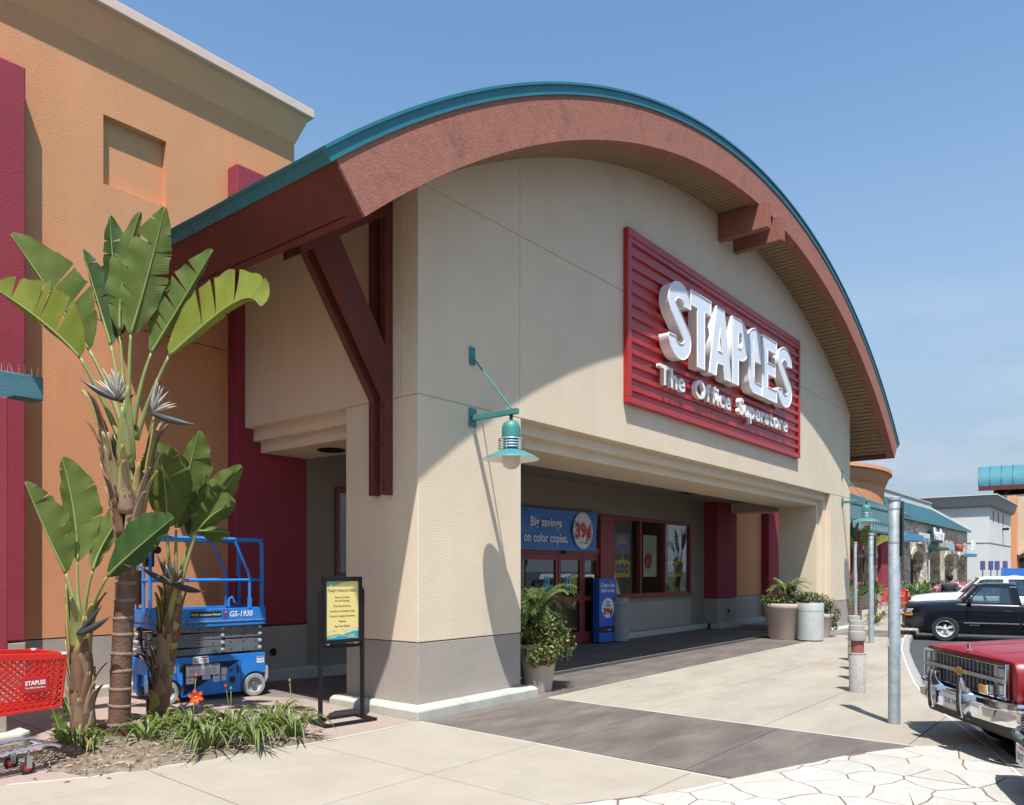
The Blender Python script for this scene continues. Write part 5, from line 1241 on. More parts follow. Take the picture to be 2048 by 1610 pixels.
for z in (2.085, 1.55):
    MB().tube([(.10, .012, z), (.10, .748, z)], r_, 8).build('end_rail', LB, SL, smooth=40); MB().tube([(-1.33, .012, z), (-1.33, .748, z)], r_, 8).build('end_rail', LB, SL, smooth=40)
for y in (.25, .50): MB().tube([(-1.33, y, 2.085), (-1.33, y, 1.18)], r_ * .9, 8).build('gate_bar', LB, SL, smooth=40)
MB().box(-1.36, -1.26, .06, .20, 1.72, 1.96).build('control_box', M['black'], SL, bevel=.015)
MB().ball((-1.22, .10, 1.93), .05, 12, 8).build('joystick', M['black'], SL, smooth=180)
MB().box(-1.37, -1.335, .30, .46, 1.25, 1.68).build('manual_case', M['black'], SL, bevel=.01)
MB().tube([(-.33, .06, 1.20), (-.33, .06, 1.30), (-.29, .06, 1.33), (-.25, .06, 1.25)], .016, 8).build('latch', LB, SL, smooth=40)
MB().tube([(.05, .70, 1.60), (.045, .69, 1.40), (.05, .70, 1.22)], .012, 6).build('strap', M['black'], SL)
X1, Z1 = (1, 0, 0), (0, 0, 1)
for k in range(3): MB().tube(bez([(-1.30 + .03 * k, .15 + .04 * k, .56), (-1.42, .2 + .05 * k, .75), (-1.34, .25 + .05 * k, .97)], 10), .011, 6).build('hose', M['black_rubber'], SL, smooth=60)
MB().tube(bez([(-.95, .75, .60), (-.3, .80, .78), (.1, .74, .95)], 12), .010, 6).build('cable', M['black'], SL)
MB().box(-.86, -.455, -.0065, -.0045, 1.075, 1.155).build('rental_decal', M['print_black'], SL)
put_text('Hertz', M['print_yellow'], SL, (-.80, -.007, 1.10), X1, Z1, .034, .10, .02, .001, shear=.25); put_text('Equipment Rental', M['print_white'], SL, (-.60, -.007, 1.10), X1, Z1, .026, .27, .01, .001, shear=.25)
MB().box(-.435, -.365, -.0065, -.0045, 1.05, 1.165).build('warning_decal', mat('violet decal', (.06, .05, .30), .5), SL); flat_poly([(-.42, 1.125), (-.38, 1.125), (-.40, 1.16)], M['print_orange'], SL, (0, -.007, 0), X1, Z1)
put_text('GS-1930', M['print_white'], SL, (-.19, -.005, 1.075), X1, Z1, .075, .31, .018, .0015, shear=.18)
put_text('9253 QBP', M['print_black'], SL, (-.77, .001, .968), X1, Z1, .04, .28, .01, .0012)
def decal(x0, x1, z0, z1, bars=(), n=3):
    o = MB().box(x0, x1, -.003, -.0005, z0, z1).build('decal', M['label_white'], SL)
    for (a, b, c, d, m) in bars: flat_poly([(x0 + (x1 - x0) * a, z0 + (z1 - z0) * c), (x0 + (x1 - x0) * b, z0 + (z1 - z0) * c), (x0 + (x1 - x0) * b, z0 + (z1 - z0) * d), (x0 + (x1 - x0) * a, z0 + (z1 - z0) * d)], m, o, (0, -.0032, 0), X1, Z1, .0008)
    return o
lines = [(.08 + .47 * (k // 6), .08 + .47 * (k // 6) + .34, .10 + .11 * (k % 6), .15 + .11 * (k % 6), M['print_grey']) for k in range(12)]
decal(-.905, -.475, .34, .475, [(.02, .48, .86, .97, M['print_red']), (.52, .98, .86, .97, mat('green print', (.02, .22, .08), .6))] + lines)
for a, b, c, d, m in ((-.905, -.80, .245, .335, 'print_red'), (-.70, -.60, .285, .338, 'print_red'), (-.565, -.475, .245, .335, 'bush_d'), (-.455, -.385, .33, .42, 'print_grey'), (-.45, -.395, .25, .32, 'print_grey'), (.025, .125, .44, .525, 'bush_d'), (-1.06, -1.03, .40, .50, 'print_red')):
    decal(a, b, c, d, [(.05, .95, .80, .95, M[m]), (.1, .9, .45, .52, M['print_grey']), (.1, .9, .25, .32, M['print_grey'])])
decal(-.82, -.62, .49, .58, [(.5, .95, .78, .95, M['print_red']), (.08, .35, .15, .85, M['print_grey']), (.5, .95, .45, .55, M['print_black']), (.55, .9, .2, .3, M['print_grey'])])
flat_poly([(-.95, .10), (-.94, .10), (-.94, .50), (-.22, .50), (-.19, .47), (-.19, .12), (-.20, .12), (-.20, .465), (-.225, .488), (-.95, .488)], M['print_navy'], SL, (0, -.0008, 0), X1, Z1, .0006, 'door_seam')
for a, b, c, d in ((-.985, -.945, .40, .46), (-.985, -.945, .20, .24), (-.25, -.225, .33, .43), (-.345, -.27, .21, .29), (-.345, -.305, .36, .385)): flat_poly([(a, c), (b, c), (b, d), (a, d)], M['print_black'], SL, (0, -.0012, 0), X1, Z1, .0006, 'slot')

# ---------------------------------------------------------------- red shopping cart
M['cart_red'] = mat('red cart plastic', (.56, .018, .012), .38, var=.10, vscale=5, trans=.08)
CT = thing('shopping_cart', 'red plastic shopping cart with chrome base at the left edge of the view', 'cart', (-3.93, .672, .02), radians(3.9))
NX, HX = .265, -.70           # nose and handle ends of the basket
def rim_z(x): return .985 + (NX - x) * .055
def bot_z(x): return .555 - (NX - x) * .02
def lattice(p00, p10, p01, p11, nd, name, w=.011, t=.010):
    """diamond lattice filling a quad panel, corners bottom-left, bottom-right, top-left, top-right"""
    a, b, c, d = map(Vector, (p00, p10, p01, p11)); mb = MB(); asp = (b - a).length / (c - a).length
    Q = lambda u, v: (a * (1 - u) + b * u) * (1 - v) + (c * (1 - u) + d * u) * v
    n_ = (b - a).cross(c - a).normalized()
    for s in (1, -1):
        for k in range(-nd, int(nd * (1 + asp)) + 1):
            # line u*asp = k/nd + v (or mirrored), clipped to the panel
            v0, v1 = 0.0, 1.0; f = lambda v: (k / nd + v) / asp
            lo, hi = max(0, -k / nd), min(1, asp - k / nd)
            if hi - lo < .03: continue
            u0, u1 = f(lo), f(hi)
            p, q = (Q(u0, lo), Q(u1, hi)) if s > 0 else (Q(1 - u0, lo), Q(1 - u1, hi))
            mb.bar(p + n_ * (.002 * s), q + n_ * (.002 * s), w, t, up=n_)
    return mb.build(name, M['cart_red'], CT)
yn, yf = -.10, .46
cn = lambda x, y, z: (x, y, z)
NXb, = (NX - .03,)
lattice((HX, yn + .03, bot_z(HX)), (NXb, yn + .03, bot_z(NX)), (HX, yn, rim_z(HX) - .03), (NX, yn, rim_z(NX) - .03), 8, 'near_side')
lattice((HX, yf - .03, bot_z(HX)), (NXb, yf - .03, bot_z(NX)), (HX, yf, rim_z(HX) - .03), (NX, yf, rim_z(NX) - .03), 8, 'far_side')
lattice((NXb, yn + .03, bot_z(NX)), (NXb, yf - .03, bot_z(NX)), (NX, yn, rim_z(NX) - .03), (NX, yf, rim_z(NX) - .03), 8, 'nose_panel')
lattice((HX, yn + .03, bot_z(HX)), (NXb, yn + .03, bot_z(NX)), (HX, yf - .03, bot_z(HX)), (NXb, yf - .03, bot_z(NX)), 8, 'basket_floor')
for y in (yn, yf):
    MB().bar((HX, y, rim_z(HX)), (NX, y, rim_z(NX)), .026, .06).build('rim', M['cart_red'], CT, bevel=.006)
    MB().bar((HX, y + (.03 if y < 0 else -.03), bot_z(HX)), (NXb, y + (.03 if y < 0 else -.03), bot_z(NX)), .02, .03).build('bottom_rail', M['cart_red'], CT, bevel=.005)
    MB().bar((NXb, y + (.03 if y < 0 else -.03), bot_z(NX) - .01), (NX, y, rim_z(NX)), .024, .024).build('corner_post', M['cart_red'], CT, bevel=.006)
MB().bar((NX, yn, rim_z(NX)), (NX, yf, rim_z(NX)), .026, .06).build('rim', M['cart_red'], CT, bevel=.006)
MB().bar((HX, yn, rim_z(HX)), (HX, yf, rim_z(HX)), .026, .06).build('rim', M['cart_red'], CT, bevel=.006)
for x, y in ((NX - .02, yn), (NX - .02, yf)): MB().box(x - .02, x + .02, y - .016, y + .016, rim_z(NX) + .015, rim_z(NX) + .035).build('rim_cap', M['label_white'], CT)
pq = MB().box(-.085, .12, yn - .004, yn + .012, .70, .835).build('name_plate', mat('plate red', (.40, .012, .012), .45, var=.05), CT, bevel=.004)
pq.location = (0, 0, 0)
put_text('STAPLES', M['print_white'], pq, (.018, yn - .0045, .765), X1, Z1, .036, .16, .03, .001); put_text('The Office Superstore', M['print_white'], pq, (.018, yn - .0045, .735), X1, Z1, .014, .16, .01, .001)
MB().tube([(HX - .06, yn, 1.06), (HX - .10, yn, 1.08), (HX - .10, yf, 1.08), (HX - .06, yf, 1.06)], .016, 8).build('handle', M['cart_red'], CT, smooth=40)
ch = M['chrome']
for y in (-.02, .36):
    MB().tube(bez([(-.66, y, .17), (-.1, y, .20), (.12, y, .27), (.20, y, .225), (.25, y, .19)], 14), .014, 8).build('base_rail', ch, CT, smooth=40)
    MB().tube([(-.5, y, .19), (-.58, y, .35), (-.60, y, .56)], .014, 8).build('upright', ch, CT, smooth=40)
MB().tube(bez([(.25, -.02, .19), (.31, .0, .18), (.31, .34, .18), (.25, .36, .19)], 12), .014, 8).build('base_front', ch, CT, smooth=40)
for k in range(9): MB().tube([(-.62 + k * .085, -.02, .175 + k * .002), (-.62 + k * .085, .36, .175 + k * .002)], .004, 5).build('tray_wire', ch, CT)
for k in range(6): MB().tube([(-.62, .03 + k * .06, .18), (.06, .03 + k * .06, .20)], .004, 5).build('tray_wire', ch, CT)
for x, y in ((0, 0), (0, .31), (-.60, 0), (-.60, .36)):
    w = MB().lathe([(.036, -.014), (.052, -.014), (.058, -.008), (.058, .008), (.052, .014), (.036, .014)], 28, axis='y', cap=False).build('caster_wheel', M['black_rubber'], CT, smooth=50, loc=(x, y, .058))
    MB().lathe([(.002, -.015), (.034, -.013), (.034, .013), (.002, .015)], 20, axis='y').build('hub', M['cart_red'], w, smooth=50)
    f = MB(); f.box(x - .012, x + .03, y - .022, y - .017, .05, .15); f.box(x - .012, x + .03, y + .017, y + .022, .05, .15); f.box(x - .012, x + .035, y - .022, y + .022, .15, .155); f.cyl((x + .01, y, .155), (x + .01, y, .20), .012, n=8)
    f.build('caster_fork', M['steel'], CT)

# ---------------------------------------------------------------- trellis column and beam at the left edge
TC = thing('trellis_column', 'maroon trellis column on a concrete base at the left edge, carrying a teal beam', 'column', (-4.0, 2.1, .06))
MB().box(-.30, .30, -.30, .30, .90, 3.35).build('shaft', M['maroon'], TC, bevel=.015)
MB().box(-.29, .29, -.29, .29, .13, .885).build('skirt', M['grey_stucco'], TC, bevel=.01)
pb = MB(); q_ = .47
pb.prism([(-q_, -q_ + .10), (-q_ + .10, -q_), (q_ - .10, -q_), (q_, -q_ + .10), (q_, q_ - .10), (q_ - .10, q_), (-q_ + .10, q_), (-q_, q_ - .10)], lambda a, b: (a, b, -.10), lambda a, b: (a, b, .135))
pb.build('plinth', M['concrete'], TC, bevel=.025)
M['teal_wood'] = mat('teal painted timber', (.055, .155, .185), .65, var=.15, vscale=4, bump=.3, bscale=40, stretch=(.3, 2, 2))
bmP = [(-6, 3.30), (.16, 3.30), (.42, 3.41), (.68, 3.41), (.68, 3.645), (-6, 3.645)]
MB().prism(bmP, lambda a, b: (a, -.10, b), lambda a, b: (a, .10, b)).build('beam', M['teal_wood'], TC, bevel=.01)
spike = MB().tube([(0, 0, 0), (0, 0, .11)], .0018, 4, radii=[.002, .001]).mesh('spike', M['steel'])
rl = random.Random(8)
for k in range(34):
    inst('spike', spike, TC, (.64 - k * .028, -.03 + .03 * (k % 2), 3.645), (rl.uniform(-.5, .1) if k % 2 else rl.uniform(-.1, .4), rl.uniform(-.2, .2), 0))
T2 = thing('trellis_column', 'second maroon trellis column farther left, outside the view', 'column', (-9.2, 1.98, .06))
MB().box(-.30, .30, -.30, .30, .13, 3.35).build('shaft', M['maroon'], T2, bevel=.015)
# ---------------------------------------------------------------- parked vehicles
M['paint_red'] = mat('faded red car paint', (.235, .011, .013), .42, var=.14, vscale=2, coat=.3)
M['paint_black'] = mat('black car paint', (.005, .0055, .010), .25, coat=.45, spec=.2)
M['paint_white'] = mat('white car paint', (.76, .76, .75), .25, coat=.8)
M['amber'] = mat('amber lens', (.70, .25, .012), .15, coat=1.0); M['lens'] = mat('headlamp lens', (.42, .43, .44), .08, coat=1.0, var=.3, vscale=30)
M['plastic'] = mat('black trim plastic', (.018, .018, .019), .5); M['seat'] = mat('seat cloth', (.10, .10, .105), .9)
M['grille_grey'] = mat('grille slats', (.17, .17, .172), .45, metal=.2); M['bezel'] = mat('satin bezel', (.42, .41, .38), .4, metal=.4)
M['gold'] = mat('gold emblem', (.55, .25, .03), .4, metal=.3); M['alloy'] = mat('alloy wheel', (.62, .62, .63), .35, metal=.15)
def loft(stations, cap=True):
    """half sections (y, z) at each x, from centre top down to centre bottom, mirrored"""
    mb = MB(); n = len(stations[0][1]); full = 2 * n
    for x, S in stations:
        mb.v += [(x, y, z) for y, z in S] + [(x, -y, z) for y, z in S[::-1]]
    for a in range(len(stations) - 1):
        for i in range(full):
            j = (i + 1) % full; mb.f.append((a * full + i, a * full + j, (a + 1) * full + j, (a + 1) * full + i))
    if cap: mb.f += [tuple(range(full)), tuple(range((len(stations) - 1) * full, len(stations) * full))[::-1]]
    return mb
def cut(o, cutters):
    for c in cutters:
        m = o.modifiers.new('cut', 'BOOLEAN'); m.object = c; m.operation = 'DIFFERENCE'; m.solver = 'EXACT'
    dg = bpy.context.evaluated_depsgraph_get(); dg.update()
    me = bpy.data.meshes.new_from_object(o.evaluated_get(dg)); old = o.data
    o.modifiers.clear(); o.data = me; bpy.data.meshes.remove(old)
    for c in cutters: bpy.data.objects.remove(c)
    me.polygons.foreach_set('use_smooth', [True] * len(me.polygons)); me.set_sharp_from_angle(angle=radians(32))
def car_wheel(t, x, y, r, w, style='spoke', steer=0):
    s = 1 if y > 0 else -1
    e = MB().lathe([(r * .62, -w / 2), (r * .93, -w / 2), (r * .985, -w / 2 + .02), (r, -w / 2 + .05), (r, w / 2 - .05), (r * .985, w / 2 - .02), (r * .93, w / 2), (r * .66, w / 2 - .004), (r * .64, w / 2 - .02)], 40, axis='y', cap=False).build('wheel', M['black_rubber'], t, smooth=50, loc=(x, y, r))
    if s < 0: e.rotation_euler = (0, 0, pi)
    e.rotation_euler.z += steer
    MB().lathe([(r * .655, w / 2 - .012), (r * .63, w / 2 - .006), (r * .60, w / 2 - .02), (r * .57, w / 2 - .07), (.01, w / 2 - .085)], 36, axis='y', cap=False).build('rim', M['alloy'], e, smooth=60)
    for k in range(5):
        a = 2 * pi * k / 5 + .3; mb = MB()
        P = [(.035, -.02), (r * .60, -.055), (r * .60, .035), (.035, .03)]
        f0 = lambda u, v: (u * cos(a) - v * sin(a), w / 2 - .03, u * sin(a) + v * cos(a)); f1 = lambda u, v: (u * cos(a) - v * sin(a), w / 2 - .05, u * sin(a) + v * cos(a))
        mb.prism(P, f0, f1).build('spoke', M['alloy'], e, bevel=.004)
    MB().lathe([(.05, w / 2 - .05), (.05, w / 2 - .022), (.04, w / 2 - .015), (.001, w / 2 - .013)], 20, axis='y').build('hub_cap', M['alloy'], e, smooth=1)
    return e
def sec(hw, zc, zf, zs, zm, zb, crown=.012, fin=.10, tuck=.05):
    return [(0, zc), (hw * .5, zc - crown * .4), (hw - fin - .05, zc - crown), (hw - fin, zf), (hw - .035, zf - .02), (hw - .004, zs), (hw, (zs + zm) / 2), (hw - .008, zm), (hw - tuck, zb), (0, zb)]
def cab(t, paint, hwb, hwt, ws0, ws1, rf0, rf1, rear0, zb, zt, bx0, trim, extra=None, rear_open=True):
    """glasshouse: ws0 = windscreen foot x, rf0..rf1 = roof front and rear x, rear0 = rear foot x"""
    Y = lambda z: hwb + (hwt - hwb) * (z - zb) / (zt - zb)
    mb = loft([(rf0 + .06, [(0, zt + .0), (hwt * .6, zt - .004), (hwt - .03, zt - .022), (hwt + .006, zt - .06), (hwt - .05, zt - .065), (0, zt - .045)]),
               (rf0 - .12, [(0, zt + .04), (hwt * .6, zt + .032), (hwt - .05, zt + .005), (hwt + .008, zt - .05), (hwt - .05, zt - .06), (0, zt - .02)]),
               (rf1 + .10, [(0, zt + .045), (hwt * .6, zt + .036), (hwt - .05, zt + .006), (hwt + .008, zt - .05), (hwt - .05, zt - .06), (0, zt - .02)]),
               (rf1 - .03, [(0, zt + .005), (hwt * .6, zt), (hwt - .04, zt - .02), (hwt, zt - .06), (hwt - .06, zt - .07), (0, zt - .05)])])
    mb.build('roof', paint, t, smooth=40)
    for s in (-1, 1):
        MB().bar((ws0, s * (Y(zb) - .02), zb - .01), (rf0 + .03, s * (hwt - .01), zt - .035), .055, .05).build('windscreen_pillar', paint, t, bevel=.012)
        P = [(rear0 + .20, zb - .01), (rf1 + .16, zt - .055), (rf1 - .02, zt - .055), (rear0, zb - .01)]
        MB().prism(P, lambda a, b: (a, s * Y(b), b), lambda a, b: (a, s * (Y(b) - .05), b)).build('rear_pillar', paint, t, bevel=.008)
        W_ = [(ws0 - .14, zb + .015), (rf0 - .06, zt - .058), (rf1 + .15, zt - .058), (rear0 + .19, zb + .015)]
        MB().prism(W_, lambda a, b: (a, s * (Y(b) - .018), b), lambda a, b: (a, s * (Y(b) - .022), b)).build('side_window', M['car_glass'], t)
        for a, b in zip(W_, W_[1:] + W_[:1]):
            MB().bar((a[0], s * (Y(a[1]) - .01), a[1]), (b[0], s * (Y(b[1]) - .01), b[1]), .022, .028).build('window_seal', M['plastic'], t)
        MB().box(rear0 + .2, ws0 - .12, s * (Y(zb) - .004), s * (Y(zb) + .006), zb - .012, zb + .006).build('belt_trim', trim, t)
        m_ = MB().lathe([(.02, -.06), (.075, -.05), (.085, 0), (.075, .05), (.02, .06)], 14).build('mirror', M['plastic'], t, smooth=60, loc=(ws0 - .20, s * (hwb + .13), zb + .075)); m_.scale = (.75, 1.25, 1.15)
        MB().bar((ws0 - .20, s * (hwb - .02), zb + .02), (ws0 - .20, s * (hwb + .10), zb + .05), .05, .03).build('mirror_arm', M['plastic'], t)
    MB().add([(ws0 + .0, -Y(zb) + .05, zb + .0), (ws0 + .0, Y(zb) - .05, zb + .0), (rf0 + .04, hwt - .05, zt - .04), (rf0 + .04, -hwt + .05, zt - .04), (ws0 + .05, 0, zb), (rf0 + .08, 0, zt - .02)], [(0, 4, 5, 3), (4, 1, 2, 5)]).build('windscreen', M['car_glass'], t, smooth=180)
    MB().add([(rear0 + .02, -Y(zb) + .06, zb + .04), (rear0 + .02, Y(zb) - .06, zb + .04), (rf1 + .01, hwt - .07, zt - .07), (rf1 + .01, -hwt + .07, zt - .07)], [(0, 1, 2, 3)]).build('rear_window', M['car_glass'], t)
    for s in (-1, 1):
        MB().box(rear0 + .28, rear0 + .75, s * .16, s * .62, zb - .45, zb - .12).build('seat', M['seat'], t, bevel=.04); MB().box(rear0 + .18, rear0 + .33, s * .16, s * .62, zb - .2, zb + .24).build('seat_back', M['seat'], t, bevel=.04)
        MB().box(rear0 + .20, rear0 + .30, s * .28, s * .50, zb + .25, zb + .42).build('headrest', M['seat'], t, bevel=.03)
    MB().box(ws0 - .55, ws0 - .05, -hwb + .12, hwb - .12, zb - .16, zb - .02).build('dashboard', M['plastic'], t, bevel=.03)
    wv = [(ws0 - .62 + .06 * sin(a), .38 + .18 * cos(a), zb + .03 + .17 * sin(a)) for a in [2 * pi * i / 20 for i in range(21)]]
    MB().tube(wv, .014, 6, cap=False).build('steering_wheel', M['plastic'], t, smooth=60)
    MB().box(rear0 + .1, ws0, -hwb + .06, hwb - .06, zb - .52, zb - .46).build('cab_floor', M['plastic'], t)
def pick(base_paint, name, label, loc, rz): return thing(name, label, 'pickup truck', (loc[0], loc[1], -.13), rz)
# --- faded red pickup, nose over the kerb
n_ = Vector((-.5695, .822, 0)); rzr = atan2(n_.y, n_.x)
RT = pick(None, 'pickup_truck', 'faded red old pickup with chrome grille and bumper guards, nose over the kerb', (2.338, -5.292), rzr)
pr = M['paint_red']
st = [(-.035, sec(.875, 1.035, 1.025, .96, .74, .60, .0, .03, .02)), (-.04, sec(.885, 1.062, 1.045, .965, .74, .58, .004, .05)), (-.07, sec(.895, 1.085, 1.062, .97, .74, .55, .010, .07)), (-.5, sec(.945, 1.12, 1.088, .98, .74, .48, .018, .10)),
      (-1.0, sec(.98, 1.15, 1.11, .99, .74, .44, .02, .12)), (-1.38, sec(.99, 1.165, 1.12, 1.0, .74, .42, .02, .10)), (-3.2, sec(1.0, 1.16, 1.13, 1.0, .74, .42, .01, .06)), (-3.22, sec(1.0, 1.14, 1.12, 1.0, .74, .42, .0, .04)), (-5.2, sec(.99, 1.14, 1.12, 1.0, .74, .46, .0, .04))]
bo = loft(st).build('body', pr, RT, smooth=32)
cut(bo, [MB().cyl((-.92, -1.2, .30), (-.92, 1.2, .30), .44, n=40).build('cutter', None), MB().cyl((-4.2, -1.2, .30), (-4.2, 1.2, .30), .44, n=40).build('cutter', None), MB().box(-5.1, -3.3, -.85, .85, .72, 1.5).build('cutter', None), MB().box(-2.95, -1.45, -.88, .88, .66, 1.5).build('cutter', None)])
cab(RT, pr, .93, .78, -1.36, 0, -1.78, -2.75, -3.12, 1.15, 1.74, 0, M['chrome'])
for y in (-.36, .36): MB().add([(-.09, y - .05, 1.074), (-.09, y + .05, 1.074), (-1.3, y + .09, 1.158), (-1.3, y - .09, 1.158), (-.12, y, 1.10), (-1.3, y, 1.182)], [(0, 4, 5, 3), (4, 1, 2, 5), (0, 1, 4), (3, 5, 2)]).build('hood_crease', pr, RT, smooth=60)
for x in (-.92, -4.2):
    for y in (-.86, .86): car_wheel(RT, x, y, .36, .22)
ch = M['chrome']
g = MB().box(-.02, -.006, -.79, .79, .72, 1.03).build('grille', M['plastic'], RT)
for z0, z1 in ((1.012, 1.036), (.715, .735)): MB().box(-.012, .022, -.80, .80, z0, z1).build('grille_surround', ch, g, bevel=.004)
for y in (-.79, .79): MB().box(-.012, .022, y - .013, y + .013, .736, 1.011).build('grille_surround', ch, g, bevel=.004)
MB().box(-.012, .030, -.775, .775, .862, .898).build('grille_bar', M['bezel'], g, bevel=.004)
for z0, z1 in ((.905, 1.008), (.740, .856)):
    for k in range(15): MB().box(-.008, .012, -.525 + k * .075 - .010, -.525 + k * .075 + .010, z0, z1).build('grille_slat', M['grille_grey'], g, bevel=.003)
    for z in (z0 + .03, z0 + .07): MB().box(-.010, -.002, -.56, .56, z, z + .006).build('grille_slat', M['grille_grey'], g)
    for s in (-1, 1):
        MB().box(-.010, .006, s * .575, s * .645, z0, z1).build('bezel', M['bezel'], g, bevel=.003)
        MB().box(-.010, .004, s * .648, s * .776, z0, z1).build('lamp_recess', M['plastic'], g)
        hl = MB().box(-.004, .014, s * .668, s * .757, z0 + .012, z1 - .014).build('headlight', M['lens'], RT, bevel=.006)
        [MB().box(.002, .017, s * .655, s * .77, zq, zq + .006).build('rim', ch, hl) for zq in (z0 + .002, z1 - .008)]
em = [(-.10, .018), (-.045, .018), (-.045, .036), (.045, .036), (.045, .018), (.10, .018), (.085, -.018), (.038, -.018), (.038, -.036), (-.038, -.036), (-.038, -.018), (-.085, -.018)]
MB().prism([(a * 1.14, b * 1.25) for a, b in em], lambda a, b: (.030, a, .880 + b), lambda a, b: (.036, a, .880 + b)).build('emblem_edge', ch, RT)
MB().prism(em, lambda a, b: (.036, a, .880 + b), lambda a, b: (.041, a, .880 + b)).build('emblem', M['gold'], RT)
bs = []
def bsec(x, d): return [(x - d, .70), (x - .01, .712), (x, .70), (x + .005, .655), (x - .01, .64), (x - .004, .55), (x - .02, .50), (x - d, .49)]
ys = [-.86, -.82, -.62, -.3, 0, .3, .62, .86, .96, 1.0]; xs_ = [-.02, .055, .105, .125, .13, .125, .105, .075, .02, -.06]
bm2 = MB(); nb_ = 8
for y, x in zip(ys, xs_): bm2.v += [(px_, y + .02, pz_) for px_, pz_ in bsec(x, .08)]
bm2.f = [(a * nb_ + i, a * nb_ + (i + 1) % nb_, (a + 1) * nb_ + (i + 1) % nb_, (a + 1) * nb_ + i) for a in range(len(ys) - 1) for i in range(nb_)] + [tuple(range(nb_)), tuple(range((len(ys) - 1) * nb_, len(ys) * nb_))]
BP = bm2.build('bumper', ch, RT, smooth=25)
MB().box(-.20, -.03, -.80, .84, .36, .50).build('valance', M['plastic'], RT, bevel=.03)
MB().box(-.30, -.02, -.80, .84, .64, .715).build('bumper_filler', M['plastic'], RT)
for y0, y1 in ((-.72, -.56), (.56, .76)): MB().prism([(y0, .62), (y1, .62), (y1 - .03, .545), (y0 + .03, .545)], lambda a, b: (.112 - .03 * abs(a), a, b), lambda a, b: (.130 - .04 * abs(a), a, b)).build('bumper_slot', mat('slot lens', (.50, .46, .38), .3), BP)
for y in (-.255, .335):
    G_ = [(.10, .46), (.19, .48), (.205, .56), (.205, .80), (.19, .86), (.165, .86), (.13, .76), (.07, .70), (.07, .62)]
    MB().prism(G_, lambda a, b: (a, y - .016 - .03 * (b < .75), b), lambda a, b: (a, y + .016 + .03 * (b < .75), b)).build('bumper_guard', ch, BP, bevel=.010)
    MB().prism([(.196, .46), (.212, .50), (.218, .60), (.218, .80), (.205, .85), (.196, .84)], lambda a, b: (a, y - .016, b), lambda a, b: (a, y + .016, b)).build('guard_strip', M['black_rubber'], BP, bevel=.004)
pt = MB().box(.128, .137, -.11, .20, .515, .67).build('licence_plate', M['label_white'], RT, bevel=.003); 
MB().box(.126, .139, -.12, .21, .655, .685).build('plate_frame', M['bezel'], pt); MB().box(.126, .139, -.12, .21, .505, .518).build('plate_frame', M['bezel'], pt)
put_text('7U0 749', M['print_navy'], pt, (.1375, .045, .56), (0, 1, 0), (0, 0, 1), .055, .25, .005, .001)
for y in (-.45, .565):
    f = MB().box(.03, .10, y - .07, y + .07, .735, .835).build('fog_lamp', ch, RT, bevel=.014)
    MB().box(.09, .106, y - .06, y + .058, .745, .825).build('lens', M['amber'], f, bevel=.008); MB().cyl((.06, y, .70), (.06, y, .74), .012, n=8).build('stem', M['plastic'], f)
sm = MB().box(-.30, -.08, .905, .935, .80, .85).build('side_marker', ch, RT, bevel=.004); MB().box(-.285, -.10, .93, .938, .81, .84).build('lens', M['amber'], sm)
MB().box(-.20, .14, -.10, .05, 1.02, 1.03) 
o_ = MB(); o_.prism([(-.10, 1.088), (-.035, 1.082), (-.05, 1.10), (-.075, 1.10)], lambda a, b: (a, -.008, b), lambda a, b: (a, .008, b)); o_.box(-.066, -.052, -.018, .018, 1.098, 1.15); o_.build('hood_ornament', ch, RT, bevel=.003)
# --- black compact pickup
axf = Vector((-.235, .972, 0)); rzb = atan2(axf.y, axf.x); lf = Vector((-axf.y, axf.x, 0))
c_ = Vector((16.773, -2.624, 0)) - lf * .74
BT = pick(None, 'pickup_truck', 'black compact pickup with alloy wheels parked nose in beyond the red truck', (c_.x, c_.y), rzb)
pb_ = M['paint_black']
st = [(.92, sec(.68, .90, .87, .78, .62, .50, .0, .05)), (.88, sec(.75, .955, .91, .82, .62, .36, .01, .08)), (.80, sec(.80, .99, .935, .85, .62, .33, .02, .10)), (.45, sec(.84, 1.03, .975, .88, .62, .30, .03, .11)), (-.10, sec(.855, 1.065, 1.01, .90, .62, .30, .035, .10)), (-.38, sec(.86, 1.085, 1.02, .91, .62, .28, .03, .08)),
      (-1.64, sec(.86, 1.0, .985, .91, .62, .27, .0, .04)), (-1.66, sec(.86, .99, .98, .91, .62, .27, .0, .03)), (-3.9, sec(.85, .99, .98, .91, .62, .35, .0, .03))]
bo = loft(st).build('body', pb_, BT, smooth=32)
cut(bo, [MB().cyl((0, -1.2, .30), (0, 1.2, .30), .405, n=40).build('cutter', None), MB().cyl((-2.75, -1.2, .30), (-2.75, 1.2, .30), .40, n=40).build('cutter', None), MB().box(-3.85, -1.78, -.72, .72, .6, 1.4).build('cutter', None), MB().box(-1.62, -.52, -.76, .76, .52, 1.5).build('cutter', None)])
cab(BT, pb_, .80, .66, -.36, 0, -.80, -1.60, -1.71, 1.00, 1.50, 0, M['chrome'])
for x in (0, -2.75):
    for y in (-.74, .74): car_wheel(BT, x, y, .33, .22, steer=-.06 if x == 0 else 0)
BPb = loft([(1.0, [(0, .62), (.50, .62), (.58, .60), (.60, .50), (.58, .42), (0, .42)]), (.95, [(0, .65), (.68, .65), (.74, .62), (.76, .50), (.72, .38), (0, .38)]), (.70, [(0, .66), (.78, .66), (.835, .63), (.845, .50), (.80, .36), (0, .36)]), (.50, [(0, .60), (.80, .60), (.845, .60), (.85, .50), (.82, .34), (0, .34)])]).build('bumper', mat('bumper grey black', (.014, .014, .016), .35, coat=.5), BT, smooth=40)
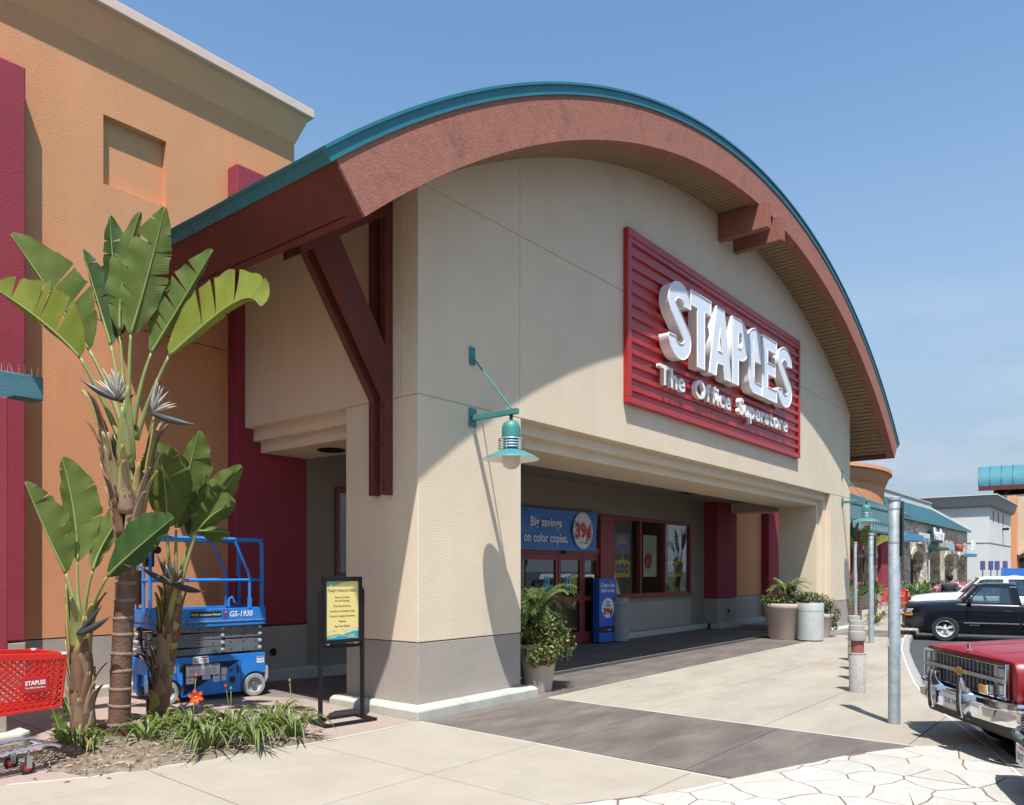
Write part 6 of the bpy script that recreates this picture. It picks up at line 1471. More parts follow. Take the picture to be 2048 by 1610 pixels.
for s in (-1, 1):
    hl = MB().prism([(.80, .745), (.93, .735), (.90, .845), (.74, .855)], lambda a, b: (a, s * (.872 - (a - .7) * .42), b), lambda a, b: (a, s * (.80 - (a - .7) * .45), b)).build('headlight', M['lens'], BT, bevel=.008)
    MB().prism([(.77, .665), (.945, .66), (.935, .725), (.765, .735)], lambda a, b: (a, s * (.880 - (a - .7) * .42), b), lambda a, b: (a, s * (.80 - (a - .7) * .45), b)).build('turn_signal', M['amber'], BT, bevel=.006)
    MB().prism([(.80, .73), (.95, .722), (.95, .74), (.80, .748)], lambda a, b: (a, s * (.884 - (a - .7) * .42), b), lambda a, b: (a, s * (.80 - (a - .7) * .45), b)).build('lamp_trim', ch, BT)
    MB().box(-1.66, -.42, s * .856, s * .872, .49, .515).build('side_moulding', ch, BT, bevel=.003); MB().box(-3.3, -1.72, s * .856, s * .872, .49, .515).build('side_moulding', ch, BT, bevel=.003)
    put_text('4x4 S10', ch, BT, (-.66, s * .864, .43), (-s, 0, 0), (0, 0, 1), .035, .22, .01, .004, name='badge')
    MB().box(-1.50, -1.32, s * .852, s * .868, .80, .83).build('door_handle', M['plastic'], BT, bevel=.005)
    for xd in (-.43, -1.64): MB().box(xd, xd + .006, s * .845, s * .8615, .36, .96).build('door_seam', M['plastic'], BT)
gr_ = MB().box(.895, .915, -.58, .58, .68, .82).build('grille', M['plastic'], BT)
for k in range(5): MB().box(.916, .922, -.58, .58, .69 + k * .027, .70 + k * .027).build('grille_slat', M['grille_grey'], gr_)
# --- white extended cab pickup with camper shell
c2 = c_ + Vector((.972, .235, 0)) * 2.75 + axf * -.15
WT = pick(None, 'pickup_truck', 'white extended cab pickup with camper shell parked beyond the black one', (c2.x, c2.y), rzb)
pw = M['paint_white']
st = [(.92, sec(.72, .92, .90, .80, .66, .52, .0, .05)), (.85, sec(.80, 1.06, 1.02, .92, .68, .42, .01, .08)), (.70, sec(.85, 1.12, 1.08, .96, .68, .40, .02, .10)), (.2, sec(.88, 1.19, 1.13, 1.0, .68, .38, .03, .11)), (-.42, sec(.90, 1.23, 1.16, 1.02, .68, .36, .03, .09)),
      (-2.25, sec(.90, 1.14, 1.12, 1.02, .68, .36, .0, .04)), (-4.3, sec(.89, 1.14, 1.12, 1.02, .68, .42, .0, .03))]
bo = loft(st).build('body', pw, WT, smooth=32)
cut(bo, [MB().cyl((0, -1.2, .36), (0, 1.2, .36), .46, n=40).build('cutter', None), MB().cyl((-3.1, -1.2, .36), (-3.1, 1.2, .36), .45, n=40).build('cutter', None), MB().box(-2.2, -.62, -.78, .78, .6, 1.6).build('cutter', None)])
cab(WT, pw, .84, .70, -.45, 0, -.98, -2.15, -2.28, 1.15, 1.66, 0, M['plastic'])
for s in (-1, 1):
    MB().prism([(-1.66, 1.15), (-1.62, 1.615), (-1.50, 1.615), (-1.50, 1.15)], lambda a, b: (a, s * (.846 - .27 * (b - 1.15)), b), lambda a, b: (a, s * (.80 - .27 * (b - 1.15)), b)).build('door_post', pw, WT)
    MB().prism([(-.60, .84), (.60, .84)] and [(.80, .86), (.93, .84), (.90, .95), (.76, .97)], lambda a, b: (a, s * (.90 - (a - .7) * .3), b), lambda a, b: (a, s * (.80 - (a - .7) * .3), b)).build('turn_signal', M['amber'], WT, bevel=.006)
    MB().box(.855, .93, s * .40, s * .78, .84, .97).build('headlight', M['lens'], WT, bevel=.01)
MB().box(.90, .99, -.84, .84, .50, .68).build('bumper', ch, WT, bevel=.03)
MB().box(.86, .94, -.40, .40, .80, 1.0).build('grille', M['plastic'], WT, bevel=.01)
MB().box(.70, .90, -.66, .66, 1.0, 1.06).build('hood_deflector', M['plastic'], WT, bevel=.02)
sh = loft([(-2.32, [(0, 1.72), (.6, 1.71), (.72, 1.66), (.88, 1.14), (0, 1.14)]), (-4.25, [(0, 1.72), (.6, 1.71), (.72, 1.66), (.88, 1.14), (0, 1.14)])]).build('camper_shell', pw, WT, smooth=30)
for s in (-1, 1): MB().prism([(-3.9, 1.26), (-3.85, 1.56), (-2.5, 1.56), (-2.42, 1.26)], lambda a, b: (a, s * (.884 - .31 * (b - 1.14)), b), lambda a, b: (a, s * (.86 - .31 * (b - 1.14)), b)).build('shell_window', mat('tinted glass', (.012, .013, .016), .06, coat=1.0), WT, bevel=.006)
for x in (0, -3.1):
    for y in (-.80, .80): car_wheel(WT, x, y, .37, .24)
# --- dark sedan, only its front corner in view at the lower right
DS = thing('parked_car', 'dark blue car at the lower right corner, only its chrome bumper and grille showing', 'car', (0, 0, -.13), 0)
n3 = Vector((-.37, .93, 0)).normalized(); DS.location = (.33, -6.13, -.13); DS.rotation_euler = (0, 0, atan2(n3.y, n3.x))
pd = mat('dark blue car paint', (.010, .014, .035), .15, coat=1.0)
st = [(-.03, sec(.66, .72, .70, .62, .50, .40, .0, .05)), (-.06, sec(.74, .76, .73, .64, .48, .30, .01, .08)), (-.25, sec(.82, .82, .78, .66, .46, .26, .02, .12)), (-1.2, sec(.87, .95, .88, .68, .44, .22, .03, .12)), (-2.9, sec(.88, .96, .90, .68, .44, .22, .02, .10)), (-3.9, sec(.86, .95, .88, .68, .46, .28, .02, .10)), (-4.3, sec(.78, .86, .82, .66, .48, .36, .01, .08))]
bo = loft(st).build('body', pd, DS, smooth=32)
cut(bo, [MB().cyl((-.78, -1.2, .28), (-.78, 1.2, .28), .36, n=36).build('cutter', None), MB().cyl((-3.4, -1.2, .28), (-3.4, 1.2, .28), .36, n=36).build('cutter', None)])
cab(DS, pd, .80, .62, -1.25, 0, -1.95, -3.0, -3.5, .95, 1.36, 0, ch)
for x in (-.78, -3.4):
    for y in (-.76, .76): car_wheel(DS, x, y, .30, .19)
mb = MB()
def bs2(x): return [(x - .10, .60), (x - .02, .61), (x, .585), (x + .004, .54), (x, .44), (x - .03, .38), (x - .10, .37)]
for y, x in ((-.86, -.45), (-.86, -.22), (-.83, -.10), (-.74, -.01), (-.5, .05), (0, .075), (.5, .05), (.74, -.01), (.83, -.10), (.86, -.22), (.86, -.45)): mb.v += [(a, y * (1 - .02 * (b < .45)), b) for a, b in bs2(x)]
mb.f = [(a * 7 + i, a * 7 + (i + 1) % 7, (a + 1) * 7 + (i + 1) % 7, (a + 1) * 7 + i) for a in range(10) for i in range(7)] + [tuple(range(7)), tuple(range(70, 77))]
b3 = mb.build('bumper', ch, DS, smooth=40)
for y in (-.40, .40): pass
MB().tube([(-.20, -.865, .565), (-.09, -.842, .565), (.0, -.75, .565), (.056, -.5, .565), (.082, 0, .565), (.056, .5, .565), (.0, .75, .565), (-.09, .842, .565)], .012, 6).build('rub_strip', M['black_rubber'], b3)
pt = MB().box(.074, .084, -.36, -.06, .40, .55).build('licence_plate', M['label_white'], DS, bevel=.003); pt.rotation_euler = (0, 0, .0)
put_text('California', M['print_red'], pt, (.0845, -.21, .52), (0, 1, 0), (0, 0, 1), .02, .16, .004, .001); put_text('2KJT 40', M['print_navy'], pt, (.0845, -.21, .435), (0, 1, 0), (0, 0, 1), .055, .25, .005, .001)
g3 = MB().prism([(-.02, .62), (-.03, .73), (-.06, .74), (-.06, .61)], lambda a, b: (a, -.62, b), lambda a, b: (a, .62, b)).build('grille', M['plastic'], DS)
for k in range(5): MB().prism([(-.015, .63 + k * .022), (-.012, .642 + k * .022), (-.03, .642 + k * .022), (-.03, .63 + k * .022)], lambda a, b: (a, -.60, b), lambda a, b: (a, .60, b)).build('grille_slat', pd, g3)
for s in (-1, 1): MB().box(-.12, -.03, s * .63, s * .78, .63, .73).build('headlight', M['lens'], DS, bevel=.02)
# ---------------------------------------------------------------- the row of shops beyond
def stone_mat():
    m = mat('rubble stone', (.42, .36, .29), .9)
    nt = m.node_tree; N = nt.nodes; K = nt.links.new; b = N['Principled BSDF']
    g = N.new('ShaderNodeNewGeometry'); v = N.new('ShaderNodeTexVoronoi'); v.inputs['Scale'].default_value = 5.2; v.inputs['Randomness'].default_value = 1.0
    v2 = N.new('ShaderNodeTexVoronoi'); v2.feature = 'DISTANCE_TO_EDGE'; v2.inputs['Scale'].default_value = 5.2
    r = N.new('ShaderNodeValToRGB'); e = r.color_ramp.elements; e[0].color = (0.390, 0.295, 0.202, 1); e[1].color = (0.850, 0.779, 0.627, 1)
    for p, c in ((.25, (0.671, 0.543, 0.403, 1)), (.5, (0.512, 0.425, 0.336, 1)), (.75, (0.805, 0.649, 0.482, 1))): q = e.new(p); q.color = c
    s = N.new('ShaderNodeSeparateColor'); K(g.outputs['Position'], v.inputs[0]); K(g.outputs['Position'], v2.inputs[0]); K(v.outputs['Color'], s.inputs[0]); K(s.outputs[0], r.inputs[0])
    mr = N.new('ShaderNodeMapRange'); mr.inputs['From Max'].default_value = .05; K(v2.outputs['Distance'], mr.inputs[0])
    x = N.new('ShaderNodeMix'); x.data_type = 'RGBA'; x.inputs[6].default_value = (0.244, 0.189, 0.140, 1); K(mr.outputs[0], x.inputs[0]); K(r.outputs[0], x.inputs[7]); K(x.outputs[2], b.inputs['Base Color'])
    u = N.new('ShaderNodeBump'); u.inputs['Distance'].default_value = .08; u.inputs['Strength'].default_value = 1; K(mr.outputs[0], u.inputs['Height']); K(u.outputs[0], b.inputs['Normal'])
    return m
M['stone'] = stone_mat()
M['trim_cream'] = mat('arch trim', (.52, .46, .36), .85, var=.08, world=True); M['far_cream'] = mat('far cream stucco', (.58, .47, .34), .9, var=.06, world=True)
M['far_grey'] = mat('pale grey stucco', (.66, .635, .605), .9, var=.05, vscale=.6, bump=.2, bscale=20, world=True); M['far_grey2'] = mat('grey cornice', (.34, .32, .30), .9, var=.05, world=True)
M['roof_teal'] = mat('teal roof metal', (.012, .072, .086), .5, var=.08, world=True); M['sky_teal'] = mat('light teal roof metal', (.035, .17, .215), .7, var=.06, world=True)
M['far_white'] = mat('white parapet', (.62, .60, .57), .8, var=.05, world=True)
SB = thing('stone_building', 'stone faced shop row with arched openings and teal roof beyond the store', 'shop row')
ys0, ye = 3.2, 4.55
XA, XB = 28.0, 58.5
acs = [31.9, 37.4, 42.2, 46.9, 51.6, 56.2]; aw = 1.65; sp, at = 2.35, 3.08
outl = [(XA, ye), (XA, 0)]
for c in acs:
    outl += [(c - aw, 0), (c - aw, sp)] + [(c - aw * cos(pi * i / 14), sp + (at - sp) * sin(pi * i / 14)) for i in range(1, 14)] + [(c + aw, sp), (c + aw, 0)]
outl += [(XB, 0), (XB, ye)]
xzprism(outl, ys0, ys0 + .55).build('stone_wall', M['stone'], SB)
for c in acs:
    A = [(c - (aw + .03) * cos(pi * i / 14), sp + (at + .03 - sp) * sin(pi * i / 14)) for i in range(15)]; B = [(c - (aw - .26) * cos(pi * i / 14), sp + (at - .26 - sp) * sin(pi * i / 14)) for i in range(15)]
    xzprism(A + B[::-1], ys0 - .06, ys0 + .4).build('arch_trim', M['trim_cream'], SB)
MB().box(XA, XB, 6.2, 6.4, 0, 4.4).build('back_wall', M['far_cream'], SB); MB().box(XA, XB, 6.15, 6.19, 0, 2.1).build('back_wall_base', M['stone'], SB)
MB().box(XA, XB, 3.8, 6.2, 4.3, 4.4).build('arcade_ceiling', M['far_cream'], SB)
for c in acs:
    MB().box(c - 2.2, c - .6, 6.08, 6.16, .1, 2.5).build('shop_door', M['dark'], SB)
MB().prism([(3.0, 4.5), (3.0, 4.62), (5.5, 6.25), (5.5, 6.1)], lambda a, b: (34.5, a, b), lambda a, b: (XB + .1, a, b)).build('roof', M['roof_teal'], SB)
MB().box(XA, XB + .1, 2.96, 3.04, 4.46, 4.60).build('gutter', M['teal'], SB)
MB().box(34, XB - .3, 5.5, 5.9, 5.6, 6.66).build('parapet', M['far_white'], SB); MB().box(33.9, XB - .25, 5.44, 5.95, 6.66, 6.74).build('parapet_cap', M['trim_cream'], SB)
MB().prism([(3.0, 4.62), (3.0, 4.74), (5.6, 6.44), (5.6, 6.25)], lambda a, b: (XB - .1, a, b), lambda a, b: (XB + .22, a, b)).build('rake_trim', M['far_white'], SB)
for x0, x1 in ((29.2, 30.4), (33.7, 35.6)): MB().box(x0, x1, 3.02, 3.2, .9, 4.2).build('maroon_panel', M['maroon'], SB)
MB().box(28, 36, 3.0, 3.21, 0, .88).build('skirt', M['grey_stucco'], SB)
# hipped teal roof and slatted trellis in front of it
MB().add([(22, 2.3, 4.45), (36.4, 2.3, 4.45), (30.4, 6.2, 6.5), (22, 6.2, 6.5), (22, 2.3, 4.38), (36.4, 2.3, 4.38)], [(0, 1, 2, 3), (4, 5, 1, 0)]).build('hip_roof', M['roof_teal'], SB)
for k in range(30): MB().box(22.2 + k * .45, 22.23 + k * .45, 2.30, 2.34, 4.47, 4.60).build('snow_guard', M['galv'], SB)
SBT = thing('slat_trellis', 'teal slatted trellis hanging along the eave beside the far pier', 'trellis', (23, 1.9, 3.3))
for z in (.0, .36): MB().box(0, 8.6, -.05, .05, z, z + .07).build('beam', M['teal_wood'], SBT)
MB().box(0, 8.6, .05, .06, .40, .95).build('valance', mat('valance teal', (.12, .22, .24), .6, var=.1), SBT)
slat = MB().box(-.12, .12, -.02, .02, 0, .34).mesh('slat', mat('pale teal slat', (.20, .33, .36), .6))
for k in range(21): inst('slat', slat, SBT, (.15 + k * .42, -.03, .04))
MB().box(0, 8.6, .02, .04, .02, .40).build('backing', mat('teal slat gap shade', (.02, .06, .075), .7), SBT)  # dark board added; the shade between the slats is put into its colour
for k in range(9): MB().bar((.3 + k, 0, .38), (.3 + k, 1.2, .60), .06, .08).build('rafter', M['teal_wood'], SBT)
def shop_sign(label, x, z, w, h, m, txt=None, tm=None, y=3.0, th=None, d=.12, f=None):
    t = thing('shop_sign', label, 'sign', (x, y, z))
    MB().box(-w / 2, w / 2, 0, d, 0, h).build('panel', m, t, bevel=.01)
    if txt: put_text(txt, tm, t, (0, -.012, h * .22), (1, 0, 0), (0, 0, 1), th or h * .6, w * .92, .03, .04)
    return t
blue_w = mat('bright blue timber', (.06, .24, .42), .6)
shop_sign('light blue bracketed awning board on the stone wall', 39.3, 3.28, 2.0, .34, blue_w, y=2.5, d=.6)
shop_sign('white lettered sign on the stone wall, left of the two', 42.9, 3.22, 2.4, .62, M['far_white'], 'Kamps', M['print_grey'], y=2.9)
shop_sign('white script sign over the third arch', 46.6, 3.42, 3.3, .75, M['roof_teal'], 'Realty', M['white'], y=2.9, th=.7)
MB().box(44.4, 48.2, 2.6, 3.1, 2.95, 3.12).build('sign_shelf', M['roof_teal'], SB)
shop_sign('pale blue board left of the dark red sign', 50.3, 3.0, 1.7, .45, mat('pale blue board', (.30, .46, .52), .6), y=2.8)
shop_sign('dark red shop sign on the stone wall', 53.2, 3.0, 2.7, .62, mat('sign dark red', (.16, .03, .03), .5), 'MANGO', mat('sign letters red', (.42, .10, .08), .5), y=2.85)
shop_sign('small white sign at the far corner of the stone wall', 58.2, 3.15, 1.2, .75, M['white'], y=2.7)
shop_sign('blue shelf bracket under the far corner sign', 57.6, 2.7, 2.0, .22, blue_w, y=2.6, d=.6)
# curved tan drum tower
DT = thing('drum_tower', 'round orange stucco tower with flared cornice behind the teal roof', 'tower', (36.0, 13.0, 0))
MB().lathe([(9.3, 0), (9.3, 6.05)], 96).build('wall', M['orange'], DT, smooth=60)
MB().lathe([(9.3, 6.05), (9.32, 6.08), (9.55, 6.62), (9.55, 6.72)], 96, cap=False).build('cornice', M['orange'], DT, smooth=60)
MB().lathe([(9.55, 6.72), (9.68, 6.72), (9.68, 6.90), (.1, 6.92)], 96, cap=False).build('cap', M['pale_orange'], DT, smooth=60)
# pale grey block
GB = thing('grey_building', 'pale grey stucco box building with dark cornice at the end of the street', 'building')
MB().box(63.4, 76, 2.45, 26, -.2, 6.75).build('wall', M['far_grey'], GB)
MB().box(63.37, 76.02, 2.42, 26.1, 3.84, 3.90).build('joint', M['far_grey2'], GB)
cw = MB()
cw.add([(63.4, 2.45, 6.6), (63.1, 2.15, 6.75), (62.95, 2.0, 7.35), (62.85, 1.9, 7.5)] + [(76, 2.45, 6.6), (76, 2.15, 6.75), (76, 2.0, 7.35), (76, 1.9, 7.5)] + [(63.4, 26, 6.6), (63.1, 26, 6.75), (62.95, 26, 7.35), (62.85, 26, 7.5)] + [(76, 26, 7.5)],
       [(i, i + 1, 5 + i, 4 + i) for i in range(3)] + [(i, i + 1, 9 + i, 8 + i) for i in range(3)] + [(3, 7, 12, 11)])
cw.build('cornice', M['far_grey2'], GB, recalc=False)
MB().box(62.83, 76, 1.88, 26, 7.5, 7.58).build('parapet_cap', M['far_white'], GB)
for y in (3.2, 4.6, 6): pass
for x in (65.2, 68.0, 70.8): MB().box(x, x + .10, 2.40, 2.46, 5.5, 6.4).build('downspout', M['maroon'], GB)
MB().box(70.5, 70.9, 2.0, 2.45, 5.1, 5.3).build('wall_light', M['dark'], GB); MB().lathe([(.3, 0), (.3, -.15), (.02, -.18)], 18, axis='x').build('round_vent', M['far_white'], GB, loc=(63.39, 8.3, 2.6))
# orange and cream building with the teal vaulted roof
OB = thing('corner_building', 'cream and orange building with an arched entry under a teal vaulted roof tower', 'building')
MB().box(78.2, 80, 2.25, 2.98, -.2, 8.6).build('pier', M['pale_orange'], OB)
MB().box(79, 100, -2.2, 2.24, -.2, 8.55).build('wall', M['far_cream'], OB); MB().box(78.9, 79.02, -2.3, 2.2, 3.3, 3.42).build('joint', M['brown'], OB)
xa = [(-1.6 + 3.2 * i / 12, 3.9 + 1.5 * sin(pi * .5 * i / 12)) for i in range(13)]
MB().box(78.88, 79.0, -2.2, 2.1, -.1, 2.9).build('entry_void', M['dark'], OB)
MB().bar((78.8, 2.2, 3.2), (78.8, -.8, 5.3), .35, .3).build('arch_band', M['far_cream'], OB); MB().bar((78.82, 2.2, 2.85), (78.82, -.8, 4.9), .3, .2).build('arch_band', M['brown'], OB)
A_, B_ = Vector((87.0, 6.4, 0)), Vector((88.2, -6.0, 0)); dd_ = (B_ - A_).normalized(); pp_ = Vector((dd_.y, -dd_.x, 0)) * -1
if pp_.dot(Vector((-1, -1, 0))) < 0: pp_ = -pp_
rf = MB(); V = []
for k in range(13):
    a = radians(90 * k / 12 + 0); o_ = pp_ * (2.6 * cos(a)); z = 10.2 + 2.2 * sin(a)
    V.append((o_, z))
for E_ in (A_, B_): rf.v += [tuple(E_ + o_ + Vector((0, 0, z))) for o_, z in V]
n13 = 13; rf.f = [(i, i + 1, n13 + i + 1, n13 + i) for i in range(12)]
rf.v += [tuple(E_ - pp_ * 2.6 + Vector((0, 0, 10.2))) for E_ in (A_, B_)]; rf.f += [(12, 25, 27, 26), tuple(range(13)) + (26,)]
RF = rf.build('roof', M['sky_teal'], OB, smooth=30, recalc=False)
for k in range(13):
    q = A_ + dd_ * (k * .98); MB().tube([tuple(q + o_ * 1.012 + Vector((0, 0, z + .03))) for o_, z in V], .035, 5).build('seam', M['roof_teal'], RF)
MB().bar(tuple(A_ + pp_ * 2.6 + Vector((0, 0, 9.95))), tuple(B_ + pp_ * 2.6 + Vector((0, 0, 9.95))), .3, .42).build('eave_beam', M['brown'], OB)
for k in range(4):
    q = A_ + dd_ * (1.4 + k * 3) + pp_ * 1.5; MB().bar(tuple(q + Vector((0, 0, 8.3))), tuple(q + Vector((0, 0, 9.8))), .25, .25).build('post', M['brown'], OB)
    MB().bar(tuple(q + Vector((0, 0, 8.5))), tuple(q + dd_ * 1.3 + Vector((0, 0, 9.8))), .18, .18).build('brace', M['brown'], OB)
MB().bar(tuple(A_ + dd_ * 1.0 + Vector((0, 0, 8.8))), tuple(B_ + Vector((0, 0, 8.8))), 4.2, .9).build('tower_base', M['far_cream'], OB); MB().bar(tuple(A_ + dd_ * 1.2 - pp_ * .8 + Vector((0, 0, 9.7))), tuple(B_ - pp_ * .8 + Vector((0, 0, 9.7))), .2, 1.0).build('void_shade', M['dark'], OB)  # dark sheet added to paint the shaded open space under the vault
# ---------------------------------------------------------------- street planting and small things far along the walk
def moved(src, loc, rz, s, label):
    c = copy_tree(src); c.location = loc; c.rotation_euler = (0, 0, rz); c.scale = (s, s, s); c['label'] = label; return c
moved(PM, (20.3, .45, 0), radians(8), .62, 'bird of paradise tree beyond the far pier, between the two steel posts')
moved(PL, (19.75, .55, 0), radians(-12), .55, 'low leafy bird of paradise at the foot of the one beyond the far pier')
moved(PR, (21.3, .25, 0), radians(25), .45, 'small bird of paradise spreading low to the right beyond the far pier')
for i, (x, y) in enumerate(((19.9, -.1), (20.5, .0), (21.1, .1))):
    t = lily(x, y, ('tuft of strap leaves under the far plants, nearest the pier', 'tuft of strap leaves in the middle under the far plants', 'tuft of strap leaves under the far plants, nearest the red cart')[i], 34, .4, .7, 300 + i)
    t['group'] = 'strap leaf tufts under the far plants'
    leaf_cloud(16, [((.1, -.1, .6), (.3, .3, .12))], .025, i, [mat('rust flower', (.28, .06, .04), .7)], t, 'flowers')
moved(CT, (26.3, .55, .02), radians(-70), .95, 'far red shopping cart left by the flower bed along the walk')
t = thing('terracotta_pot', 'round terracotta pot standing by the far flower bed', 'pot', (29.8, 1.4, 0)); MB().lathe([(.22, 0), (.40, .25), (.46, .55), (.40, .80), (.36, .86), (.38, .92), (.30, .92), (.28, .75)], 28).build('pot', mat('terracotta', (.42, .20, .12), .85, var=.1), t, smooth=60)
leaf_cloud(160, [((0, 0, 1.1), (.4, .4, .3))], .06, 3, [M['bush_a'], M['bush_d']], t)
hd = thing('flower_hedge', 'clipped green hedge with pink flowers in front of the stone arches', 'hedge', (34, 1.1, 0))
leaf_cloud(2600, [((-1.5, .2, .45), (1.6, .6, .5)), ((2, .2, .5), (2.4, .6, .5)), ((5.5, .1, .5), (2.4, .6, .5)), ((9.5, 0, .5), (2.6, .6, .5))], .085, 21, [M['bush_a'], M['bush_d'], M['bush_d'], M['bush_a']], hd)
leaf_cloud(900, [((2.6, -.2, .75), (1.6, .6, .40)), ((5.6, -.2, .8), (1.9, .6, .40)), ((9.5, -.2, .8), (1.9, .6, .35))], .075, 22, [M['pink_petal'], M['pink_pale']], hd, 'blossoms')
for i, x in enumerate((38.2, 40.6, 44.6, 49.2, 53.8, 58.8, 61.5)):
    t = thing('yucca', ('spiky yucca left of the second stone arch', 'spiky yucca right of the second stone arch', 'spiky yucca between the third and fourth stone arches', 'spiky yucca between the fourth and fifth stone arches', 'spiky yucca before the last stone arch', 'spiky yucca at the corner of the stone building', 'spiky yucca in front of the pale grey building')[i], 'plant', (x, 2.3, 0), 0, 'yuccas along the stone front')
    strap_clump(t, 70, 1.0, 1.9, .045, 400 + i, 'bush_a', .25, .8)
pst = None
for i, (x, y) in enumerate(((58.3, 2.2), (58.7, 1.75), (59.0, 1.4), (59.35, .95))):
    t = thing('parking_sign', ('narrow parking sign on a purple post, leftmost of the four', 'narrow parking sign on a purple post, second of the four', 'narrow parking sign on a purple post, third of the four', 'narrow parking sign on a purple post, nearest the orange building')[i], 'sign', (x, y, 0), 0, 'parking signs before the grey building')
    MB().cyl((0, 0, 0), (0, 0, 2.4), .04, n=8).build('post', mat('purple post', (.10, .08, .17), .6), t); MB().box(-.03, -.01, -.16, .16, 1.75, 2.4).build('plate', mat('purple plate', (.09, .10, .26), .6), t)
t = thing('banner_sign', 'small blue banner sign above the white pickup', 'banner', (46.7, -.95, 0), radians(-51)); MB().box(-.75, .75, -.02, .02, 1.05, 1.85).build('sheet', M['banner_blue'], t)
for s in (-1, 1): MB().cyl((s * .72, 0, 0), (s * .72, 0, 1.9), .025, n=8).build('post', M['galv'], t)
flat_poly([(.45 * cos(a) , 1.32 + .13 * sin(a)) for a in [2 * pi * i / 20 for i in range(20)]], M['print_white'], t, (0, -.021, 0), (1, 0, 0), (0, 0, 1))
# palms and a lamp post across the lot, seen only as reflections in the shop windows
def palm_tree(loc, h, label, seed):
    t = thing('palm_tree', label, 'palm', loc, seed, 'palms across the parking lot')
    MB().tube([(0, 0, 0), (.05, 0, h * .5), (0, .05, h)], .2, 10, radii=[.28, .2, .17]).build('trunk', M['trunk'], t, smooth=60)
    rl = random.Random(seed); ms = [frond_mesh(2.6, a, 26, .8, seed + i) for i, a in enumerate((.4, .9, 1.25))]
    for k in range(26): inst('frond', ms[k % 3], t, (0, .05, h - .05), (0, rl.uniform(-.2, .2), rl.uniform(0, 6.28)))
palm_tree((52, -24, -.13), 7.5, 'tall palm across the parking lot with a slim trunk', 1); palm_tree((60, -26, -.13), 6.5, 'shorter palm across the parking lot beside the tall one', 2); palm_tree((30, -32, -.13), 8.5, 'lone palm across the parking lot nearer the entrance', 3)
t = thing('street_lamp', 'tall grey parking lot lamp post across the lot', 'lamp post', (66, -24, -.13)); MB().cyl((0, 0, 0), (0, 0, 9), .10, .07).build('pole', M['galv'], t, smooth=60); MB().box(-.9, .9, -.15, .15, 9, 9.18).build('lamp_head', M['dark'], t)

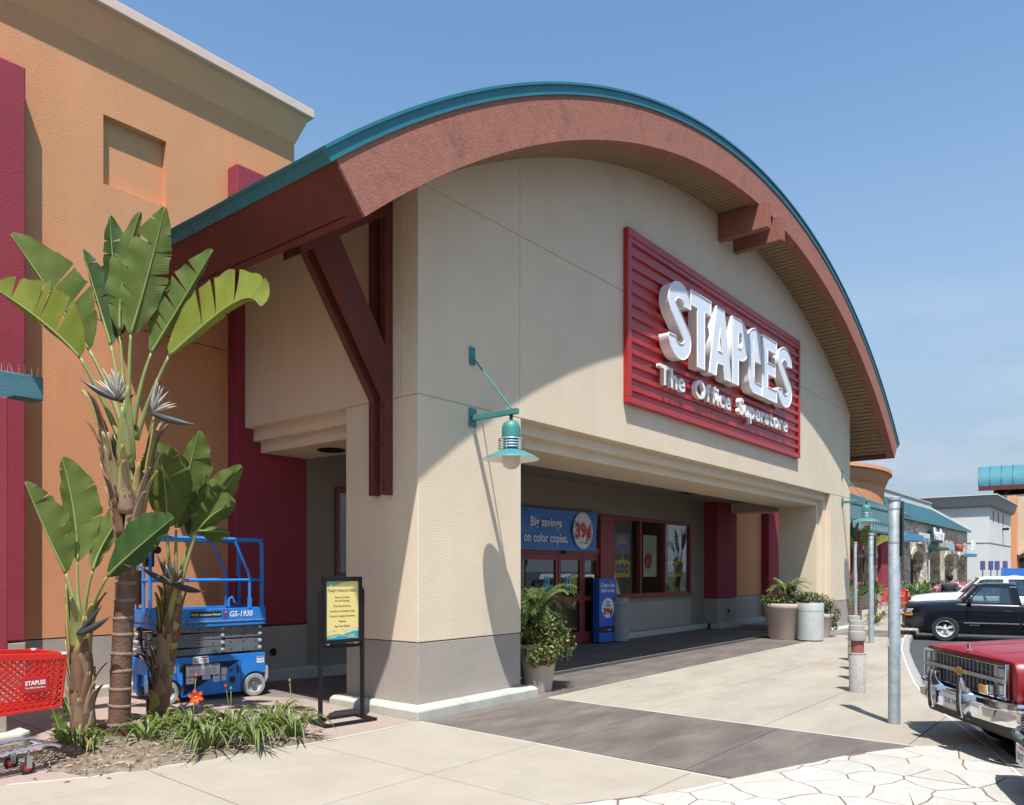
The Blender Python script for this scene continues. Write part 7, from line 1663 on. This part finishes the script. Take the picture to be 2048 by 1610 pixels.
# ---------------------------------------------------------------- person walking away between the parked cars
def person(loc, rz, label):
    t = thing('person', label, 'person', loc, rz)
    J = {}; V = []; E = []; R = []
    def v(p, r): V.append(p); R.append(r); return len(V) - 1
    pel = v((0, 0, .95), .145); wa = v((0, -.01, 1.08), .135); ch = v((0, -.015, 1.28), .155); sh = v((0, -.01, 1.41), .12); nk = v((0, .0, 1.50), .058); E += [(pel, wa), (wa, ch), (ch, sh), (sh, nk)]
    for s in (-1, 1):
        h = v((s * .09, 0, .88), .10); k = v((s * .10, .06 * s, .50), .066); a = v((s * .10, -.05 + .10 * s, .10), .045); f = v((s * .11, .06 + .12 * s, .05), .042); tt = v((s * .115, .15 + .12 * s, .035), .034)
        E += [(pel, h), (h, k), (k, a), (a, f), (f, tt)]
        s1 = v((s * .18, -.01, 1.40), .068); e = v((s * .25, -.05 - .05 * s, 1.12), .046); w = v((s * .24, .03 - .09 * s, .88), .032); p = v((s * .235, .06 - .09 * s, .81), .033)
        E += [(sh, s1), (s1, e), (e, w), (w, p)]
    def skin(name, V, E, R, m, root=0, lvl=1):
        me = bpy.data.meshes.new(name); me.from_pydata(V, E, []); o = bpy.data.objects.new(name, me); COL.objects.link(o)
        md = o.modifiers.new('skin', 'SKIN'); md.use_smooth_shade = True
        for i, sv in enumerate(me.skin_vertices[0].data): sv.radius = (R[i], R[i] * .85); sv.use_root = (i == root)
        o.modifiers.new('sub', 'SUBSURF').levels = lvl; o.modifiers['sub'].render_levels = lvl + 1
        o.data.materials.append(m); o.parent = t; return o
    skn = mat('skin', (.42, .24, .16), .6, var=.05)
    skin('body', V, E, R, mat('dark trousers', (.10, .095, .085), .9, var=.2), pel)
    # jacket over the torso and sleeves
    ids = [i for i in range(len(V)) if V[i][2] > .93 and i != nk]; mp_ = {i: k for k, i in enumerate(ids)}
    skin('jacket', [V[i] for i in ids], [(mp_[a], mp_[b]) for a, b in E if a in mp_ and b in mp_], [R[i] * 1.14 + .010 for i in ids], mat('charcoal jacket', (.035, .035, .038), .9, var=.3, vscale=6), mp_[pel])
    hd_ = MB().ball((0, .015, 1.635), .105, 20, 14, (.86, 1.02, 1.18)); hd_.ball((0, .125, 1.62), .016, 8, 6, (.8, 1, 1.4)); hd_.ball((.088, .0, 1.63), .022, 8, 6, (.4, .8, 1.3)); hd_.ball((-.088, .0, 1.63), .022, 8, 6, (.4, .8, 1.3))
    hd_.build('head', skn, t, smooth=180)
    MB().tube([(0, 0, 1.46), (0, .005, 1.56)], .05, 12).build('neck', skn, t, smooth=180)
    for s in (-1, 1): MB().ball((s * .036, .112, 1.645), .011, 8, 6).build('eye', M['black'], t)
    MB().ball((0, .108, 1.575), .012, 8, 5, (2.0, .5, .5)).build('mouth', mat('lips', (.30, .10, .08), .6), t)
    MB().ball((0, -.012, 1.655), .115, 20, 14, (.90, 1.0, 1.12)).build('hair', mat('black hair', (.008, .007, .007), .7, bump=.5, bscale=50), t, smooth=180)
    for s in (-1, 1):
        bx_, by_ = s * .235, .06 - .09 * s; HV = [(bx_, by_, .84), (bx_, by_ + .005, .78)]; HE = [(0, 1)]; HR = [.028, .032]
        for k in range(4):
            o = len(HV); yy = by_ - .027 + k * .019; l = (.062, .072, .076, .066)[k]
            HV += [(bx_, yy, .755), (bx_ - s * .008, yy + .003, .755 - l * .5), (bx_ - s * .022, yy + .004, .755 - l)]; HE += [(1, o), (o, o + 1), (o + 1, o + 2)]; HR += [.0095, .009, .007]
        o = len(HV); HV += [(bx_ - s * .01, by_ + .04, .79), (bx_ - s * .02, by_ + .058, .755)]; HE += [(1, o), (o, o + 1)]; HR += [.012, .009]
        skin('hand', HV, HE, HR, skn, 1)
    for s in (-1, 1):
        MB().ball((s * .113, .06 + .12 * s, .035), .06, 14, 8, (.75, 1.9, .6)).build('shoe', M['black_rubber'], t, smooth=180)
    return t
person((22.6, -1.75, -.13), radians(-95), 'person in a charcoal jacket with black hair walking away behind the white pickup')
